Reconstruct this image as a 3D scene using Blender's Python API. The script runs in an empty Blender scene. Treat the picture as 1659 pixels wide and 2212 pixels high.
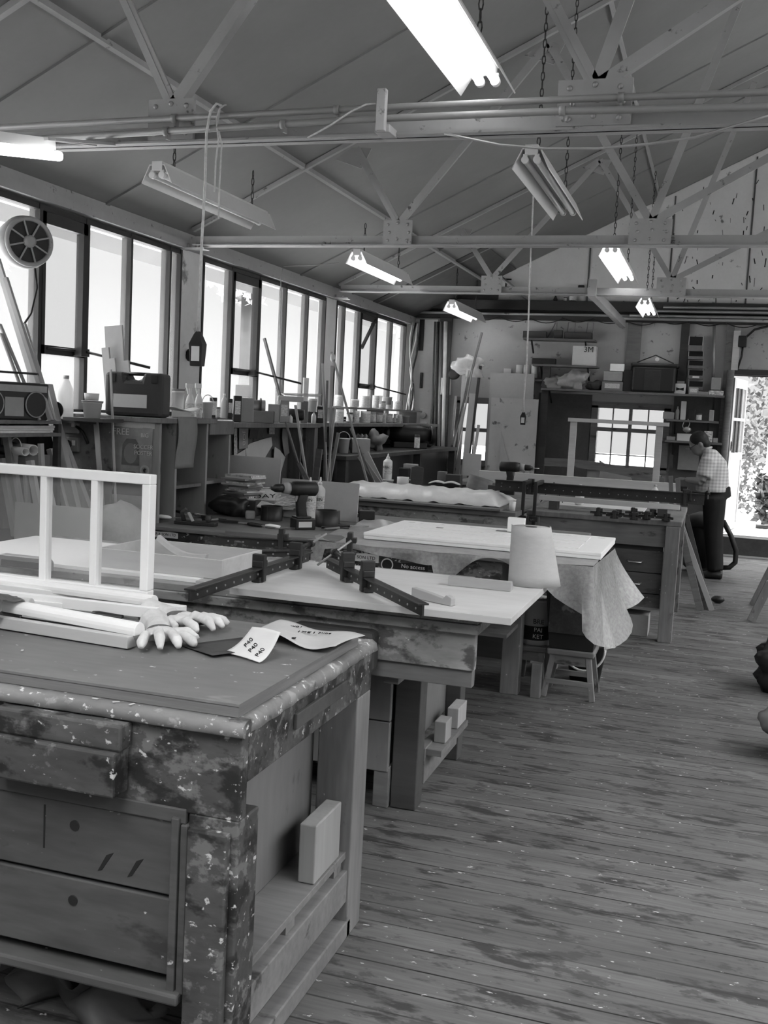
import bpy, math, random
from mathutils import Vector as V, Matrix, Euler, noise as NOISE
PI = math.pi
S = bpy.context.scene
COL = S.collection
rnd = random.Random(7)

# ---------------------------------------------------------------- camera, sky, light, exposure
FPX, YAW, PITCH, ROLL, EYE = 2240.0, math.radians(17.5), math.radians(5.6), math.radians(2.9), V((0, 0, 1.6))
_f = V((-math.sin(YAW) * math.cos(PITCH), math.cos(YAW) * math.cos(PITCH), -math.sin(PITCH)))
_r0 = _f.cross(V((0, 0, 1))).normalized(); _u0 = _r0.cross(_f)
_r = _r0 * math.cos(ROLL) + _u0 * math.sin(ROLL); _u = _u0 * math.cos(ROLL) - _r0 * math.sin(ROLL)
cd = bpy.data.cameras.new('camera'); cam = bpy.data.objects.new('camera', cd); COL.objects.link(cam)
cd.sensor_fit = 'HORIZONTAL'; cd.sensor_width = 36; cd.lens = FPX / 1659 * 36; cd.clip_start = .05; cd.clip_end = 200
m = Matrix((_r, _u, -_f)).transposed().to_4x4(); m.translation = EYE; cam.matrix_world = m
S.camera = cam
S.view_settings.view_transform = 'Standard'; S.view_settings.look = 'None'
S.view_settings.gamma = 1; S.view_settings.use_curve_mapping = False
S.view_settings.exposure = 0.74
SKY_H, SKY_Z, LAMP = 0.48, 11.0, 5.5          # overcast sky: horizon, zenith; lit tubes
w = bpy.data.worlds.new('overcast'); S.world = w; w.use_nodes = True
nt = w.node_tree; bg = nt.nodes['Background']
tc = nt.nodes.new('ShaderNodeTexCoord'); sx = nt.nodes.new('ShaderNodeSeparateXYZ'); mr = nt.nodes.new('ShaderNodeMapRange')
nt.links.new(tc.outputs['Generated'], sx.inputs[0]); nt.links.new(sx.outputs['Z'], mr.inputs['Value'])
mr.inputs['From Min'].default_value = .26; mr.inputs['From Max'].default_value = .75
mr.inputs['To Min'].default_value = SKY_H; mr.inputs['To Max'].default_value = SKY_Z
nt.links.new(mr.outputs[0], bg.inputs['Strength']); bg.inputs['Color'].default_value = (1, 1, 1, 1)
cy = S.cycles
cy.use_denoising = True; cy.max_bounces = 7; cy.diffuse_bounces = 4; cy.glossy_bounces = 3; cy.transparent_max_bounces = 12
cy.transmission_bounces = 4; cy.caustics_reflective = False; cy.caustics_refractive = False; cy.sample_clamp_indirect = 6

def at(px, py, **k):
    """the point of the place seen at a pixel of the photograph, on the plane x=, y= or z="""
    d = _f + _r * ((px - 829.5) / FPX) - _u * ((py - 1106) / FPX)
    (ax, v), = k.items(); i = 'xyz'.index(ax)
    return EYE + d * ((v - EYE[i]) / d[i])

# ---------------------------------------------------------------- materials
MATS = {}
def M(name, c, var=.15, sc=5, st=(1, 1, 1), blotch=0., bsc=1.2, stain=0., ssc=4, scol=.02, fleck=0., fsc=30, fcol=.7, rough=.6,
      metal=0., bump=.0, vary=0., spec=.3, trans=0., transl=0., emit=0., alpha_c=.95, planks=None, patch=0., psc=5, pcol=.3, fine=.5):
    mt = bpy.data.materials.new(name); mt.use_nodes = True; MATS[name] = mt
    N = mt.node_tree.nodes; L = mt.node_tree.links; b = N['Principled BSDF']; out = N['Material Output']
    def n(t, **kw):
        x = N.new(t)
        for a, v in kw.items():
            if a in x.inputs.keys(): x.inputs[a].default_value = v
            else: setattr(x, a, v)
        return x
    def math_(op, a, v):
        x = n('ShaderNodeMath', operation=op)
        for i, q in enumerate((a, v)):
            if isinstance(q, (int, float)): x.inputs[i].default_value = q
            else: L.new(q, x.inputs[i])
        return x.outputs[0]
    co = n('ShaderNodeTexCoord').outputs['Object']
    if vary:
        oi = n('ShaderNodeObjectInfo'); av = n('ShaderNodeVectorMath', operation='ADD'); sc_ = n('ShaderNodeVectorMath', operation='SCALE')
        L.new(oi.outputs['Random'], sc_.inputs[0]); sc_.inputs['Scale'].default_value = 17.
        L.new(co, av.inputs[0]); L.new(sc_.outputs[0], av.inputs[1]); co = av.outputs[0]
    def noise(scale, stretch=(1, 1, 1), det=4, off=0, rgh=.55):
        mp = n('ShaderNodeMapping'); L.new(co, mp.inputs[0]); mp.inputs['Scale'].default_value = stretch; mp.inputs['Location'].default_value = (off, off * .7, off * .3)
        t = n('ShaderNodeTexNoise', Scale=scale, Detail=det, Roughness=rgh); L.new(mp.outputs[0], t.inputs['Vector']); return t.outputs[0]
    def ramp(a, lo, hi):
        r = n('ShaderNodeMapRange'); L.new(a, r.inputs['Value']); r.inputs['From Min'].default_value = lo; r.inputs['From Max'].default_value = hi; return r.outputs[0]
    g = noise(sc, st)
    val = math_('MULTIPLY', math_('ADD', math_('MULTIPLY', math_('SUBTRACT', g, .5), 4 * var), 1.), c)
    if fine:
        val = math_('MULTIPLY', val, math_('ADD', math_('MULTIPLY', math_('SUBTRACT', noise(sc * 7, st, 3, 31), .5), 4 * var * fine), 1.))
    if blotch:
        val = math_('MULTIPLY', val, math_('ADD', math_('MULTIPLY', math_('SUBTRACT', noise(bsc, (1, 1, 1), 3, 5), .5), 4 * blotch), 1.))
    if vary:
        val = math_('MULTIPLY', val, math_('ADD', math_('MULTIPLY', math_('SUBTRACT', oi.outputs['Random'], .5), 2 * vary), 1.))
    if planks:
        pw, pax = planks
        sp = n('ShaderNodeSeparateXYZ'); L.new(co, sp.inputs[0])
        q = math_('DIVIDE', sp.outputs[pax], pw); fl = math_('FLOOR', q, 0); fr = math_('FRACT', q, 0)
        wn = n('ShaderNodeTexWhiteNoise', noise_dimensions='1D'); L.new(fl, wn.inputs['W'])
        val = math_('MULTIPLY', val, math_('ADD', math_('MULTIPLY', wn.outputs[0], .35), .82))
        edge = math_('MULTIPLY', math_('LESS_THAN', math_('ABSOLUTE', math_('SUBTRACT', fr, .5), 0), .472), 1.)
        gap = ramp(noise(3, (1, 1, 1), 2, 3), .35, .6)
        val = math_('MULTIPLY', val, math_('SUBTRACT', 1., math_('MULTIPLY', math_('SUBTRACT', 1., edge), math_('ADD', math_('MULTIPLY', gap, .5), .38))))
    def mixv(val, fac, tgt):
        return math_('ADD', math_('MULTIPLY', val, math_('SUBTRACT', 1., fac)), math_('MULTIPLY', fac, tgt))
    if patch:
        lo = .66 - patch * .36
        val = mixv(val, math_('MULTIPLY', ramp(noise(psc, tuple(s ** .28 for s in st), 5, 41, .65), lo, lo + .05), .7), pcol)
    if stain:
        lo = .66 - stain * .36
        val = mixv(val, math_('MULTIPLY', ramp(noise(ssc, tuple(s ** .45 for s in st), 5, 11, .62), lo, lo + .07), .85), scol)
    if fleck:
        lo = .71 - fleck * .3
        val = mixv(val, ramp(noise(fsc, tuple(s ** .3 for s in st), 3, 23, .6), lo, lo + .05), fcol)
    val = math_('MAXIMUM', val, .008)
    cc = n('ShaderNodeCombineColor')
    for i in range(3): L.new(val, cc.inputs[i])
    L.new(cc.outputs[0], b.inputs['Base Color'])
    b.inputs['Roughness'].default_value = rough; b.inputs['Metallic'].default_value = metal; b.inputs['Specular IOR Level'].default_value = spec
    if bump:
        bp = n('ShaderNodeBump', Strength=bump, Distance=.004); L.new(g, bp.inputs['Height']); L.new(bp.outputs[0], b.inputs['Normal'])
    if emit:
        b.inputs['Emission Color'].default_value = (1, 1, 1, 1); b.inputs['Emission Strength'].default_value = emit
    cur = b.outputs[0]
    if transl:
        t = n('ShaderNodeBsdfTranslucent'); L.new(cc.outputs[0], t.inputs[0]); mx = n('ShaderNodeMixShader'); mx.inputs[0].default_value = transl
        L.new(cur, mx.inputs[1]); L.new(t.outputs[0], mx.inputs[2]); cur = mx.outputs[0]
    if trans:
        t = n('ShaderNodeBsdfTransparent'); t.inputs[0].default_value = (alpha_c,) * 3 + (1,); mx = n('ShaderNodeMixShader'); mx.inputs[0].default_value = trans
        L.new(cur, mx.inputs[1]); L.new(t.outputs[0], mx.inputs[2]); cur = mx.outputs[0]
    L.new(cur, out.inputs[0])
    return mt
GX, GY, GZ = (.12, 1, 1), (1, .12, 1), (1, 1, .12)
floor_m = M('floor_planks', .092, .24, 9, (.09, 1.3, 1), .2, 1.1, .3, 10, .026, .1, 42, .42, .62, bump=.25, planks=(.115, 1), spec=.25, patch=.26, psc=15, pcol=.045, fine=.9)
ceil_m = M('ceiling_paint', .2, .04, 3, blotch=.08, bsc=.6, rough=.8)
wall_m = M('wall_paint', .36, .05, 4, blotch=.1, bsc=.8, stain=.1, ssc=9, scol=.08, rough=.8)
gable_m = M('gable_board', .55, .05, 4, blotch=.08, bsc=.8, stain=.02, ssc=9, scol=.06, rough=.8)
wallw_m = M('white_wash', .6, .06, 4, blotch=.1, stain=.1, scol=.15, rough=.8)
lowwall_m = M('dirty_low_wall', .1, .2, 4, blotch=.3, stain=.2, ssc=6, rough=.8)
darkwall_m = M('dark_wall', .075, .15, 4, blotch=.2, rough=.8)
steel_m = M('painted_steel', .3, .06, 4, blotch=.08, rough=.5, spec=.4, stain=.06, ssc=14)
pipe_m = M('painted_pipe', .22, .05, 4, rough=.4, spec=.5)
frame_m = M('dark_window_frame', .03, .1, 9, rough=.6)
beamd_m = M('dark_beam', .035, .2, 5, GX, rough=.7)
glass_m = M('frosted_glass', .85, .02, 6, rough=.35, trans=.93, alpha_c=.97, transl=.5)
clear_m = M('clear_glass', .9, 0, 1, rough=.05, trans=.94, alpha_c=.98, spec=.6)
pale_m = M('pale_new_timber', .47, .12, 7, GX, .08, rough=.55, vary=.12)
paleZ_m = M('sawn_timber', .27, .16, 7, (1, 1, .08), .1, rough=.6, vary=.3)
mid_m = M('old_timber', .14, .18, 6, GX, .2, 2.5, .12, 9, .03, rough=.65, bump=.15, fine=1.)
midZ_m = M('old_timber_upright', .15, .18, 6, GZ, .2, 2.5, .12, 9, .03, .06, 40, .5, rough=.65, bump=.15, fine=1.)
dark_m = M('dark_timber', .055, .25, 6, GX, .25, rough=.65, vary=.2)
worn_m = M('paint_worn_timber', .058, .22, 7, (.3, 1, 1), .3, 4, .42, 11, .010, .26, 44, .42, .6, bump=.35, patch=.34, psc=15, pcol=.15, fine=1.)
wornl_m = M('scuffed_bench_board', .26, .17, 6, (.3, 1, 1), .24, 2.6, .3, 11, .05, .12, 44, .5, .6, bump=.2, patch=.3, psc=14, pcol=.14, fine=1.)
edge_m = M('paint_crusted_edge', .17, .2, 10, (.4, 1, 1), .25, 5, .2, 8, .04, .34, 48, .58, .65, bump=.5, patch=.3, psc=12, pcol=.3)
top_m = M('worn_benchtop_ply', .145, .1, 5, (.2, 1, 1), .14, 2.6, .06, 5, .14, .06, 40, .55, .55, bump=.1, patch=.12, psc=3, pcol=.24, fine=1.)
plyedge_m = M('ply_edge', .15, .2, 40, (.05, .05, 1.6), .1, rough=.7)
drawer_m = M('drawer_front', .062, .18, 5, (.2, 1, 1), .25, 2.2, .2, 7, .03, .05, 40, .4, .55, bump=.15, fine=1.2)
cab_m = M('cupboard_panel', .25, .1, 5, (1, 1, .25), .2, 2, .08, 8, .06, rough=.6)
panel_m = M('end_panel_ply', .135, .08, 5, (1, 1, .25), .15, 2, .06, 9, .07, rough=.6, fine=1.)
plyw_m = M('clean_ply', .5, .09, 5, (.12, 1, 1), .1, 2, rough=.5, fine=.8)
white_m = M('white_paint', .86, .02, 5, rough=.4, spec=.4)
whitew_m = M('white_primed_timber', .72, .04, 7, GX, rough=.45)
mdf_m = M('mdf_board', .4, .04, 20, rough=.7)
paper_m = M('paper', .66, .04, 8, rough=.8, transl=.15)
card_m = M('cardboard', .26, .08, 6, rough=.8, vary=.3)
black_m = M('black_plastic', .014, .1, 8, rough=.45, spec=.4)
iron_m = M('black_iron', .022, .3, 12, rough=.45, metal=.2, spec=.5, fleck=.08, fsc=40, fcol=.15)
metal_m = M('bright_metal', .5, .1, 10, rough=.3, metal=.9)
galv_m = M('dull_metal', .3, .12, 9, rough=.45, metal=.5)
plast_m = M('white_plastic', .72, .02, 5, rough=.4, transl=.1)
grey_m = M('grey_plastic', .26, .08, 6, rough=.55, vary=.35)
film_m = M('polythene', .75, .1, 12, rough=.25, trans=.35, transl=.3, spec=.6, bump=.6)
wrap_m = M('bubble_wrap', .7, .22, 55, rough=.2, trans=.48, transl=.3, spec=.7, bump=1., fine=0)
lit_m = M('lit_tube', .9, 0, 1, emit=LAMP)
tube_m = M('unlit_tube', .6, 0, 1, rough=.3)
refl_m = M('enamel_reflector', .6, .04, 5, rough=.35, spec=.5)
rope_m = M('cord', .5, .2, 60, rough=.8)
skin_m = M('skin', .2, .05, 8, rough=.55)
hair_m = M('hair', .012, .3, 60, rough=.6)
cloth_m = M('dark_trousers', .012, .2, 14, rough=.9)
leather_m = M('glove_cloth', .5, .15, 14, rough=.85)
leaf_m = M('ivy_leaf', .07, .5, 14, rough=.5, vary=.2)
conc_m = M('concrete_yard', .6, .08, 3, rough=.8)
brick_m = M('brick_plinth', .05, .2, 9, rough=.85)
ink_m = M('ink', .012, 0, 1, rough=.7)

# ---------------------------------------------------------------- mesh builder
class MB:
    def __init__(s): s.v = []; s.f = []; s.sm = []
    def add(s, vs, fs, sm=False, mx=None):
        o = len(s.v); s.v += [tuple(mx @ V(p)) if mx else tuple(p) for p in vs]
        s.f += [tuple(i + o for i in f) for f in fs]; s.sm += [sm] * len(fs); return s
    def box(s, lo, hi, mx=None):
        (a, b, c), (d, e, f) = lo, hi
        return s.add([(a, b, c), (d, b, c), (d, e, c), (a, e, c), (a, b, f), (d, b, f), (d, e, f), (a, e, f)],
                     [(3, 2, 1, 0), (4, 5, 6, 7), (0, 1, 5, 4), (1, 2, 6, 5), (2, 3, 7, 6), (3, 0, 4, 7)], False, mx)
    def cb(s, c, d, mx=None): return s.box([c[i] - d[i] / 2 for i in range(3)], [c[i] + d[i] / 2 for i in range(3)], mx)
    def beam(s, p, q, w, t, up=(0, 0, 1)):
        p, q = V(p), V(q); z = (q - p); l = z.length; z.normalize(); x = V(up).cross(z)
        if x.length < 1e-4: x = V((1, 0, 0)).cross(z)
        x.normalize(); y = z.cross(x); mx = Matrix((x, y, z)).transposed().to_4x4(); mx.translation = p
        return s.box((-w / 2, -t / 2, 0), (w / 2, t / 2, l), mx)
    def prism(s, poly, a, b, mx=None, sm=False):
        n = len(poly); vs = [(x, y, a) for x, y in poly] + [(x, y, b) for x, y in poly]
        return s.add(vs, [tuple(range(n - 1, -1, -1)), tuple(range(n, 2 * n))] , False, mx).__class__._side(s, n, sm)
    def _side(s, n, sm):
        o = len(s.v) - 2 * n
        for i in range(n):
            j = (i + 1) % n; s.f.append((o + i, o + j, o + n + j, o + n + i)); s.sm.append(sm)
        return s
    def rings(s, R, cap=True, sm=True, close=True):
        o = len(s.v); n = len(R[0])
        for r in R: s.v += [tuple(p) for p in r]
        for k in range(len(R) - 1):
            for i in range(n if close else n - 1):
                j = (i + 1) % n; s.f.append((o + k * n + i, o + k * n + j, o + (k + 1) * n + j, o + (k + 1) * n + i)); s.sm.append(sm)
        if cap:
            s.f.append(tuple(o + i for i in range(n - 1, -1, -1))); s.sm.append(False)
            s.f.append(tuple(o + (len(R) - 1) * n + i for i in range(n))); s.sm.append(False)
        return s
    def tube(s, P, r, n=8, cap=True):
        P = [V(p) for p in P]; rr = r if isinstance(r, (list, tuple)) else [r] * len(P); R = []; u = None
        for i, p in enumerate(P):
            t = (P[min(i + 1, len(P) - 1)] - P[max(i - 1, 0)]).normalized()
            if u is None: u = t.cross(V((0, 0, 1)) if abs(t.z) < .9 else V((1, 0, 0))).normalized()
            u = (u - t * u.dot(t)).normalized(); w_ = t.cross(u)
            R.append([p + (u * math.cos(2 * PI * k / n) + w_ * math.sin(2 * PI * k / n)) * rr[i] for k in range(n)])
        return s.rings(R, cap)
    def cyl(s, p, q, r, r2=None, n=16): return s.tube([p, q], [r, r if r2 is None else r2], n)
    def lathe(s, prof, c=(0, 0, 0), n=18, mx=None):
        R = [[V((r * math.cos(2 * PI * k / n), r * math.sin(2 * PI * k / n), z)) for k in range(n)] for r, z in prof]
        if mx: R = [[mx @ p for p in r] for r in R]
        return s.rings([[p + V(c) for p in r] for r in R])
    def ball(s, c, r, n=10, mx=None):
        r = (r, r, r) if not hasattr(r, '__len__') else r; R = []
        for k in range(n + 1):
            a = PI * k / n; q = max(math.sin(a), .02)
            R.append([V((c[0] + r[0] * q * math.cos(2 * PI * i / (n * 2)), c[1] + r[1] * q * math.sin(2 * PI * i / (n * 2)), c[2] - r[2] * math.cos(a))) for i in range(n * 2)])
        if mx: R = [[mx @ p for p in x] for x in R]
        return s.rings(R)
    def sheet(s, fn, nu, nv, th=0):
        o = len(s.v); g = [[V(fn(i / nu, j / nv)) for i in range(nu + 1)] for j in range(nv + 1)]
        for r in g: s.v += [tuple(p) for p in r]
        for j in range(nv):
            for i in range(nu):
                a = o + j * (nu + 1) + i; s.f.append((a, a + 1, a + nu + 2, a + nu + 1)); s.sm.append(True)
        return s
    def crumple(s, amp=.3, f=6., seed=0):
        c_ = sum((V(p) for p in s.v), V()) / len(s.v); zmin = min(p[2] for p in s.v)
        s.v = [tuple(c_ + (V(p) - c_) * (1 + amp * (NOISE.noise(V(p) * f + V((seed, 0, 0))) + .5 * NOISE.noise(V(p) * f * 2.7 + V((0, seed, 0)))))) for p in s.v]
        s.v = [(x, y, max(z, zmin)) for x, y, z in s.v]; return s
    def move(s, v):
        s.v = [tuple(V(p) + V(v)) for p in s.v]; return s
    def xf(s, mx):
        s.v = [tuple(mx @ V(p)) for p in s.v]; return s
    def build(s, name, mt, parent=None, bev=0, off=None, solid=0):
        me = bpy.data.meshes.new(name); vs = s.v
        if off is not None: vs = [tuple(V(p) - V(off)) for p in vs]
        me.from_pydata(vs, [], s.f); me.polygons.foreach_set('use_smooth', s.sm); me.update()
        o = bpy.data.objects.new(name, me); COL.objects.link(o); me.materials.append(mt)
        if off is not None and parent is None: o.location = off
        if parent is not None: o.parent = parent
        if solid:
            md = o.modifiers.new('thickness', 'SOLIDIFY'); md.thickness = solid; md.offset = 0
        if bev:
            md = o.modifiers.new('bevel', 'BEVEL'); md.width = bev; md.segments = 2; md.limit_method = 'ANGLE'; md.angle_limit = .7
        return o
def tag(o, label, cat, group=None, kind=None):
    o['label'] = label; o['category'] = cat
    if group: o['group'] = group
    if kind: o['kind'] = kind
    return o
def thing(name, label, cat, loc=(0, 0, 0), rz=0, group=None, rot=None):
    o = bpy.data.objects.new(name, None); COL.objects.link(o); o.empty_display_size = .1
    o.location = loc; o.rotation_euler = rot or (0, 0, rz); return tag(o, label, cat, group)
def one(name, label, cat, mb, mt, base, group=None, bev=0, rz=0, world=True, solid=0, rot=None):
    """a thing that is a single mesh; mb in world coordinates, base its foot (or local coordinates with world=False)"""
    o = mb.build(name, mt, None, bev, base if world else None, solid)
    if not world: o.location = base; o.rotation_euler = rot or (0, 0, rz)
    return tag(o, label, cat, group)
def struct(name, mb, mt, parent=None, bev=0):
    o = mb.build(name, mt, parent, bev)
    if parent is None: o['kind'] = 'structure'
    return o
def dup(root, loc, label=None, rz=None, group=None, rot=None):
    def cp(o, par):
        c = o.copy(); COL.objects.link(c); c.parent = par
        for ch in list(o.children): cp(ch, c)
        return c
    r = cp(root, None); r.location = loc
    if rz is not None: r.rotation_euler = (0, 0, rz)
    if rot is not None: r.rotation_euler = rot
    if label: r['label'] = label
    if group: r['group'] = group
    return r
def letters(txt, parent, loc, size, rot=(PI / 2, 0, 0), mt=None, name='lettering', align='CENTER', sx=1):
    c = bpy.data.curves.new(name, 'FONT'); c.body = txt; c.size = size; c.align_x = align; c.align_y = 'CENTER'; c.extrude = .0006; c.resolution_u = 3
    tmp = bpy.data.objects.new('tmp', c); COL.objects.link(tmp); dg = bpy.context.evaluated_depsgraph_get(); dg.update()
    me = bpy.data.meshes.new_from_object(tmp.evaluated_get(dg)); me.materials.clear(); me.materials.append(mt or ink_m)
    bpy.data.objects.remove(tmp); bpy.data.curves.remove(c)
    o = bpy.data.objects.new(name, me); COL.objects.link(o); o.parent = parent; o.location = loc; o.rotation_euler = rot; o.scale = (sx, 1, 1); return o
def rotm(x=0, y=0, z=0, loc=(0, 0, 0)):
    m_ = Euler((x, y, z)).to_matrix().to_4x4(); m_.translation = loc; return m_
# ---------------------------------------------------------------- the building
XL, YB, XR, YF, RX, GRD = -4.0, 13.6, 6.4, -3.0, 1.2, .25
def roofz(x): return 2.86 + .49 * ((x if x < RX else 2 * RX - x) + 4)
struct('floor', MB().box((XL - .3, YF, -.12), (XR + .3, YB + .1, 0)), floor_m)
# left wall: plinth under the windows, piers, head
struct('wall_left', MB().box((XL - .25, YF, 0), (XL, YB + .2, 1.44)), lowwall_m); wl = MB()
for a, b in ((.8, 1.14), (4.0, 4.34), (7.17, 7.52), (10.24, 10.56), (13.22, YB + .2)): wl.box((XL - .06, a, 1.44), (XL + .02, b, 2.86))
wl.box((XL - .25, YF, 1.44), (XL, .8, 2.86)); wl.box((XL - .25, YF, 2.74), (XL - .03, YB + .2, 2.95))
struct('wall_left_upper', wl, wallw_m)
struct('trim_1', MB().box((XL - .06, YF, 1.44), (XL + .1, YB, 1.475)), mid_m)                      # window board
struct('trim_2', MB().box((XL - .03, YF, 2.745), (XL + .07, YB, 2.80)).box((XL - .03, YF, 2.80), (XL + .03, YB, 2.87)), steel_m)   # eaves beam
# windows: dark steel frames; the second light of each bay is a casement over a fixed pane
bays = [[1.14, 1.7, 2.25, 2.8, 3.35, 4.0], [4.34, 4.9, 5.45, 5.94, 6.47, 7.01, 7.17], [7.54, 8.06, 8.62, 9.21, 9.76, 10.24], [10.58, 10.83, 11.36, 11.96, 12.58, 13.18]]
openers = [1, 2, 1, 2]
for k, b in enumerate(bays):
    W = MB(); zt, zb = 2.735, 1.475
    W.box((XL - .05, b[0] - .01, zt - .035), (XL + .02, b[-1] + .01, zt)).box((XL - .05, b[0], zb), (XL + .02, b[-1], zb + .03))
    for i, y in enumerate(b): t = .026 if i not in (openers[k], openers[k] + 1) else .038; W.box((XL - .05, y - t / 2, zb), (XL + .025, y + t / 2, zt))
    wo = struct('window_%d' % (k + 1), W, frame_m)
    for i in range(len(b) - 1):
        y0, y1 = b[i] + .012, b[i + 1] - .012
        if i == openers[k]:
            Fm = MB()
            for z0, z1 in ((zt - .11, zt - .04), (1.84, 1.895)): Fm.box((XL - .02, y0, z0), (XL + .03, y1, z1))
            for ya, yb in ((y0, y0 + .03), (y1 - .045, y1)): Fm.box((XL - .02, ya, 1.84), (XL + .03, yb, zt - .04))
            Fm.build('casement_frame', frame_m, wo)
            MB().box((XL - .012, y0 + .03, 1.895), (XL - .008, y1 - .045, zt - .11)).build('casement_pane', clear_m, wo)
            MB().box((XL - .012, y0, zb + .03), (XL - .008, y1, 1.84)).build('pane', glass_m, wo)
            H = MB().tube([(XL + .03, y0 + .05, 1.875), (XL + .06, y0 + .3, 1.88)], .008).cb((XL + .07, y0 + .36, 1.87), (.06, .09, .05))
            H.tube([(XL + .08, y0 + .36, 1.88), (XL + .42, y0 + .62, 1.80)], .009)
            st = H.build('stay_bar', iron_m, wo)
        else:
            MB().box((XL - .012, y0, zb + .03), (XL - .008, y1, zt - .035)).build('pane', glass_m, wo)
MB().beam((XL + .03, 11.42, 2.3), (XL + .03, 11.86, 2.66), .03, .03).build('brace_bar', frame_m, wo)
# back wall (gable) with two windows and a doorway
def gable(name, y0, y1, holes, mt, x0=XL - .25, x1=XR + .25, zlow=0):
    xs = sorted({x0, x1, RX, *[h[0] for h in holes], *[h[1] for h in holes]}); g = MB()
    for a, b in zip(xs, xs[1:]):
        hs = sorted([h for h in holes if h[0] <= a and h[1] >= b], key=lambda h: h[2]); z = zlow
        for h in hs:
            if h[2] > z: g.box((a, y0, z), (b, y1, h[2]))
            z = h[3]
        ta, tb = roofz(a), roofz(b); mx = Matrix(((1, 0, 0, 0), (0, 0, -1, 0), (0, 1, 0, 0), (0, 0, 0, 1)))
        g.prism([(a, z), (b, z), (b, tb), (a, ta)], -y1, -y0, mx)
    return struct(name, g, mt)
W1, W2, DR = (-3.3, -2.88, .97, 1.78), (-1.5, -.62, 1.02, 1.80), (.13, 1.15, .02, 2.25)
gable('wall_back', YB, YB + .25, [W1, W2, DR], wall_m)
gable('wall_front', YF - .25, YF, [], wall_m)
wr = MB().box((XR, YF, 0), (XR + .25, YB + .2, 1.2)).box((XR, YF, 2.6), (XR + .25, YB + .2, 2.9))
for a, b in ((YF, -2), (1, 1.6), (4.4, 5), (7.8, 8.4), (11.2, YB + .2)): wr.box((XR, a, 1.2), (XR + .25, b, 2.6))
struct('wall_right', wr, wall_m)
c1 = MB()
mx = Matrix(((1, 0, 0, 0), (0, 0, -1, 0), (0, 1, 0, 0), (0, 0, 0, 1)))
def roofpart(x0, x1, y0, y1): c1.prism([(x0, roofz(x0)), (x1, roofz(x1)), (x1, roofz(x1) + .12), (x0, roofz(x0) + .12)], -y1, -y0, mx)
LA, LB = (-2.4, .3, -2.6, .2), (3.0, 5.2, -2.6, 12.8)                 # unseen roof openings added for sky light: left slope behind the camera, right slope
for x0, x1, y0, y1 in [(XL - .4, RX, LA[3], YB + .4), (XL - .4, RX, YF - .3, LA[2]), (XL - .4, LA[0], LA[2], LA[3]), (LA[1], RX, LA[2], LA[3]), (RX, LB[0], YF - .3, YB + .4), (LB[1], XR + .4, YF - .3, YB + .4), (LB[0], LB[1], LB[3], YB + .4), (LB[0], LB[1], YF - .3, LB[2])] + [(LA[0], LA[1], y, y + .08) for y in (-1.7, -.8)] + [(LB[0], LB[1], -2.6 + 1.1 * q, -2.3 + 1.1 * q) for q in range(1, 14)]: roofpart(x0, x1, y0, y1)
struct('ceiling', c1, ceil_m)
def slope(name, x0, x1, y0, y1, d0, d1, mt):   # a flat strip under the left roof slope
    g = MB().prism([(x0, roofz(x0) - d1), (x1, roofz(x1) - d1), (x1, roofz(x1) - d0), (x0, roofz(x0) - d0)], -y1, -y0, mx); return struct(name, g, mt)
slope('trim_3', XL + .02, -2.65, 11.75, YB, .0, .012, darkwall_m)
k = 4
for y in (2.9, 4.55, 6.12, 9.5, 11.0, 11.9): slope('trim_%d' % k, XL, RX, y, y + .045, .0, .014, ceil_m); k += 1
for x in (-3.02, -.9): slope('trim_%d' % k, x, x + .022, YF, YB, .0, .03, steel_m); k += 1
# gable face: dark unpainted corner, board joints, dark beam
struct('trim_%d' % k, MB().prism([(XL, 3.12), (-2.86, 3.12), (-2.86, roofz(-2.86) - .01), (XL, roofz(XL) - .01)], -YB, -YB + .012, mx), darkwall_m); k += 1
struct('trim_%d' % k, MB().prism([(-2.86, 3.12), (1.2, 3.12), (1.2, roofz(1.2) - .01), (-2.86, roofz(-2.86) - .01)], -YB, -YB + .012, mx), gable_m); k += 1
for x in (-1.72, -.72, .2): struct('trim_%d' % k, MB().box((x, YB - .022, 3.12), (x + .02, YB - .012, roofz(x) - .05)), darkwall_m); k += 1
struct('trim_%d' % k, MB().box((XL, YB - .14, 2.98), (XR, YB, 3.1)).box((XL, YB - .1, 2.86), (XR, YB, 2.93)).box((XL, YB - .03, 2.93), (XR, YB, 2.98)), beamd_m); k += 1
r_ = random.Random(11); g = MB()
for i in range(95):
    x, z = r_.uniform(-.75, 1.0), 3.15 + 1.75 * r_.random() ** 1.5; L_ = abs(r_.gauss(0, .05)) + .012; t_ = r_.uniform(.004, .014)
    if z < roofz(x) - .1: g.beam((x, YB - .0135, z), (x + r_.gauss(0, .012), YB - .0135, z - L_), t_, .002, (0, 1, 0))
struct('trim_%d' % k, g, ink_m); k += 1          # scratches and drips on the gable
# wall linings: whitewashed strip at the left, darker sections under the shelves
struct('trim_%d' % k, MB().box((XL, YB - .02, 0), (-3.66, YB, 2.84)), wallw_m); k += 1
struct('trim_%d' % k, MB().box((-2.24, YB - .03, .6), (W2[0] - .06, YB, 1.93)).box((W2[1] + .08, YB - .03, .3), (.06, YB, 1.98)), darkwall_m); k += 1
for x, wd, z0, mt in ((-1.17, .17, 2.05, mid_m), (-.52, .1, 2.05, dark_m), (.02, .09, 0, mid_m), (-3.62, .16, 0, dark_m)): struct('trim_%d' % k, MB().box((x, YB - .06, z0), (x + wd, YB, 2.86)), mt); k += 1
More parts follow.
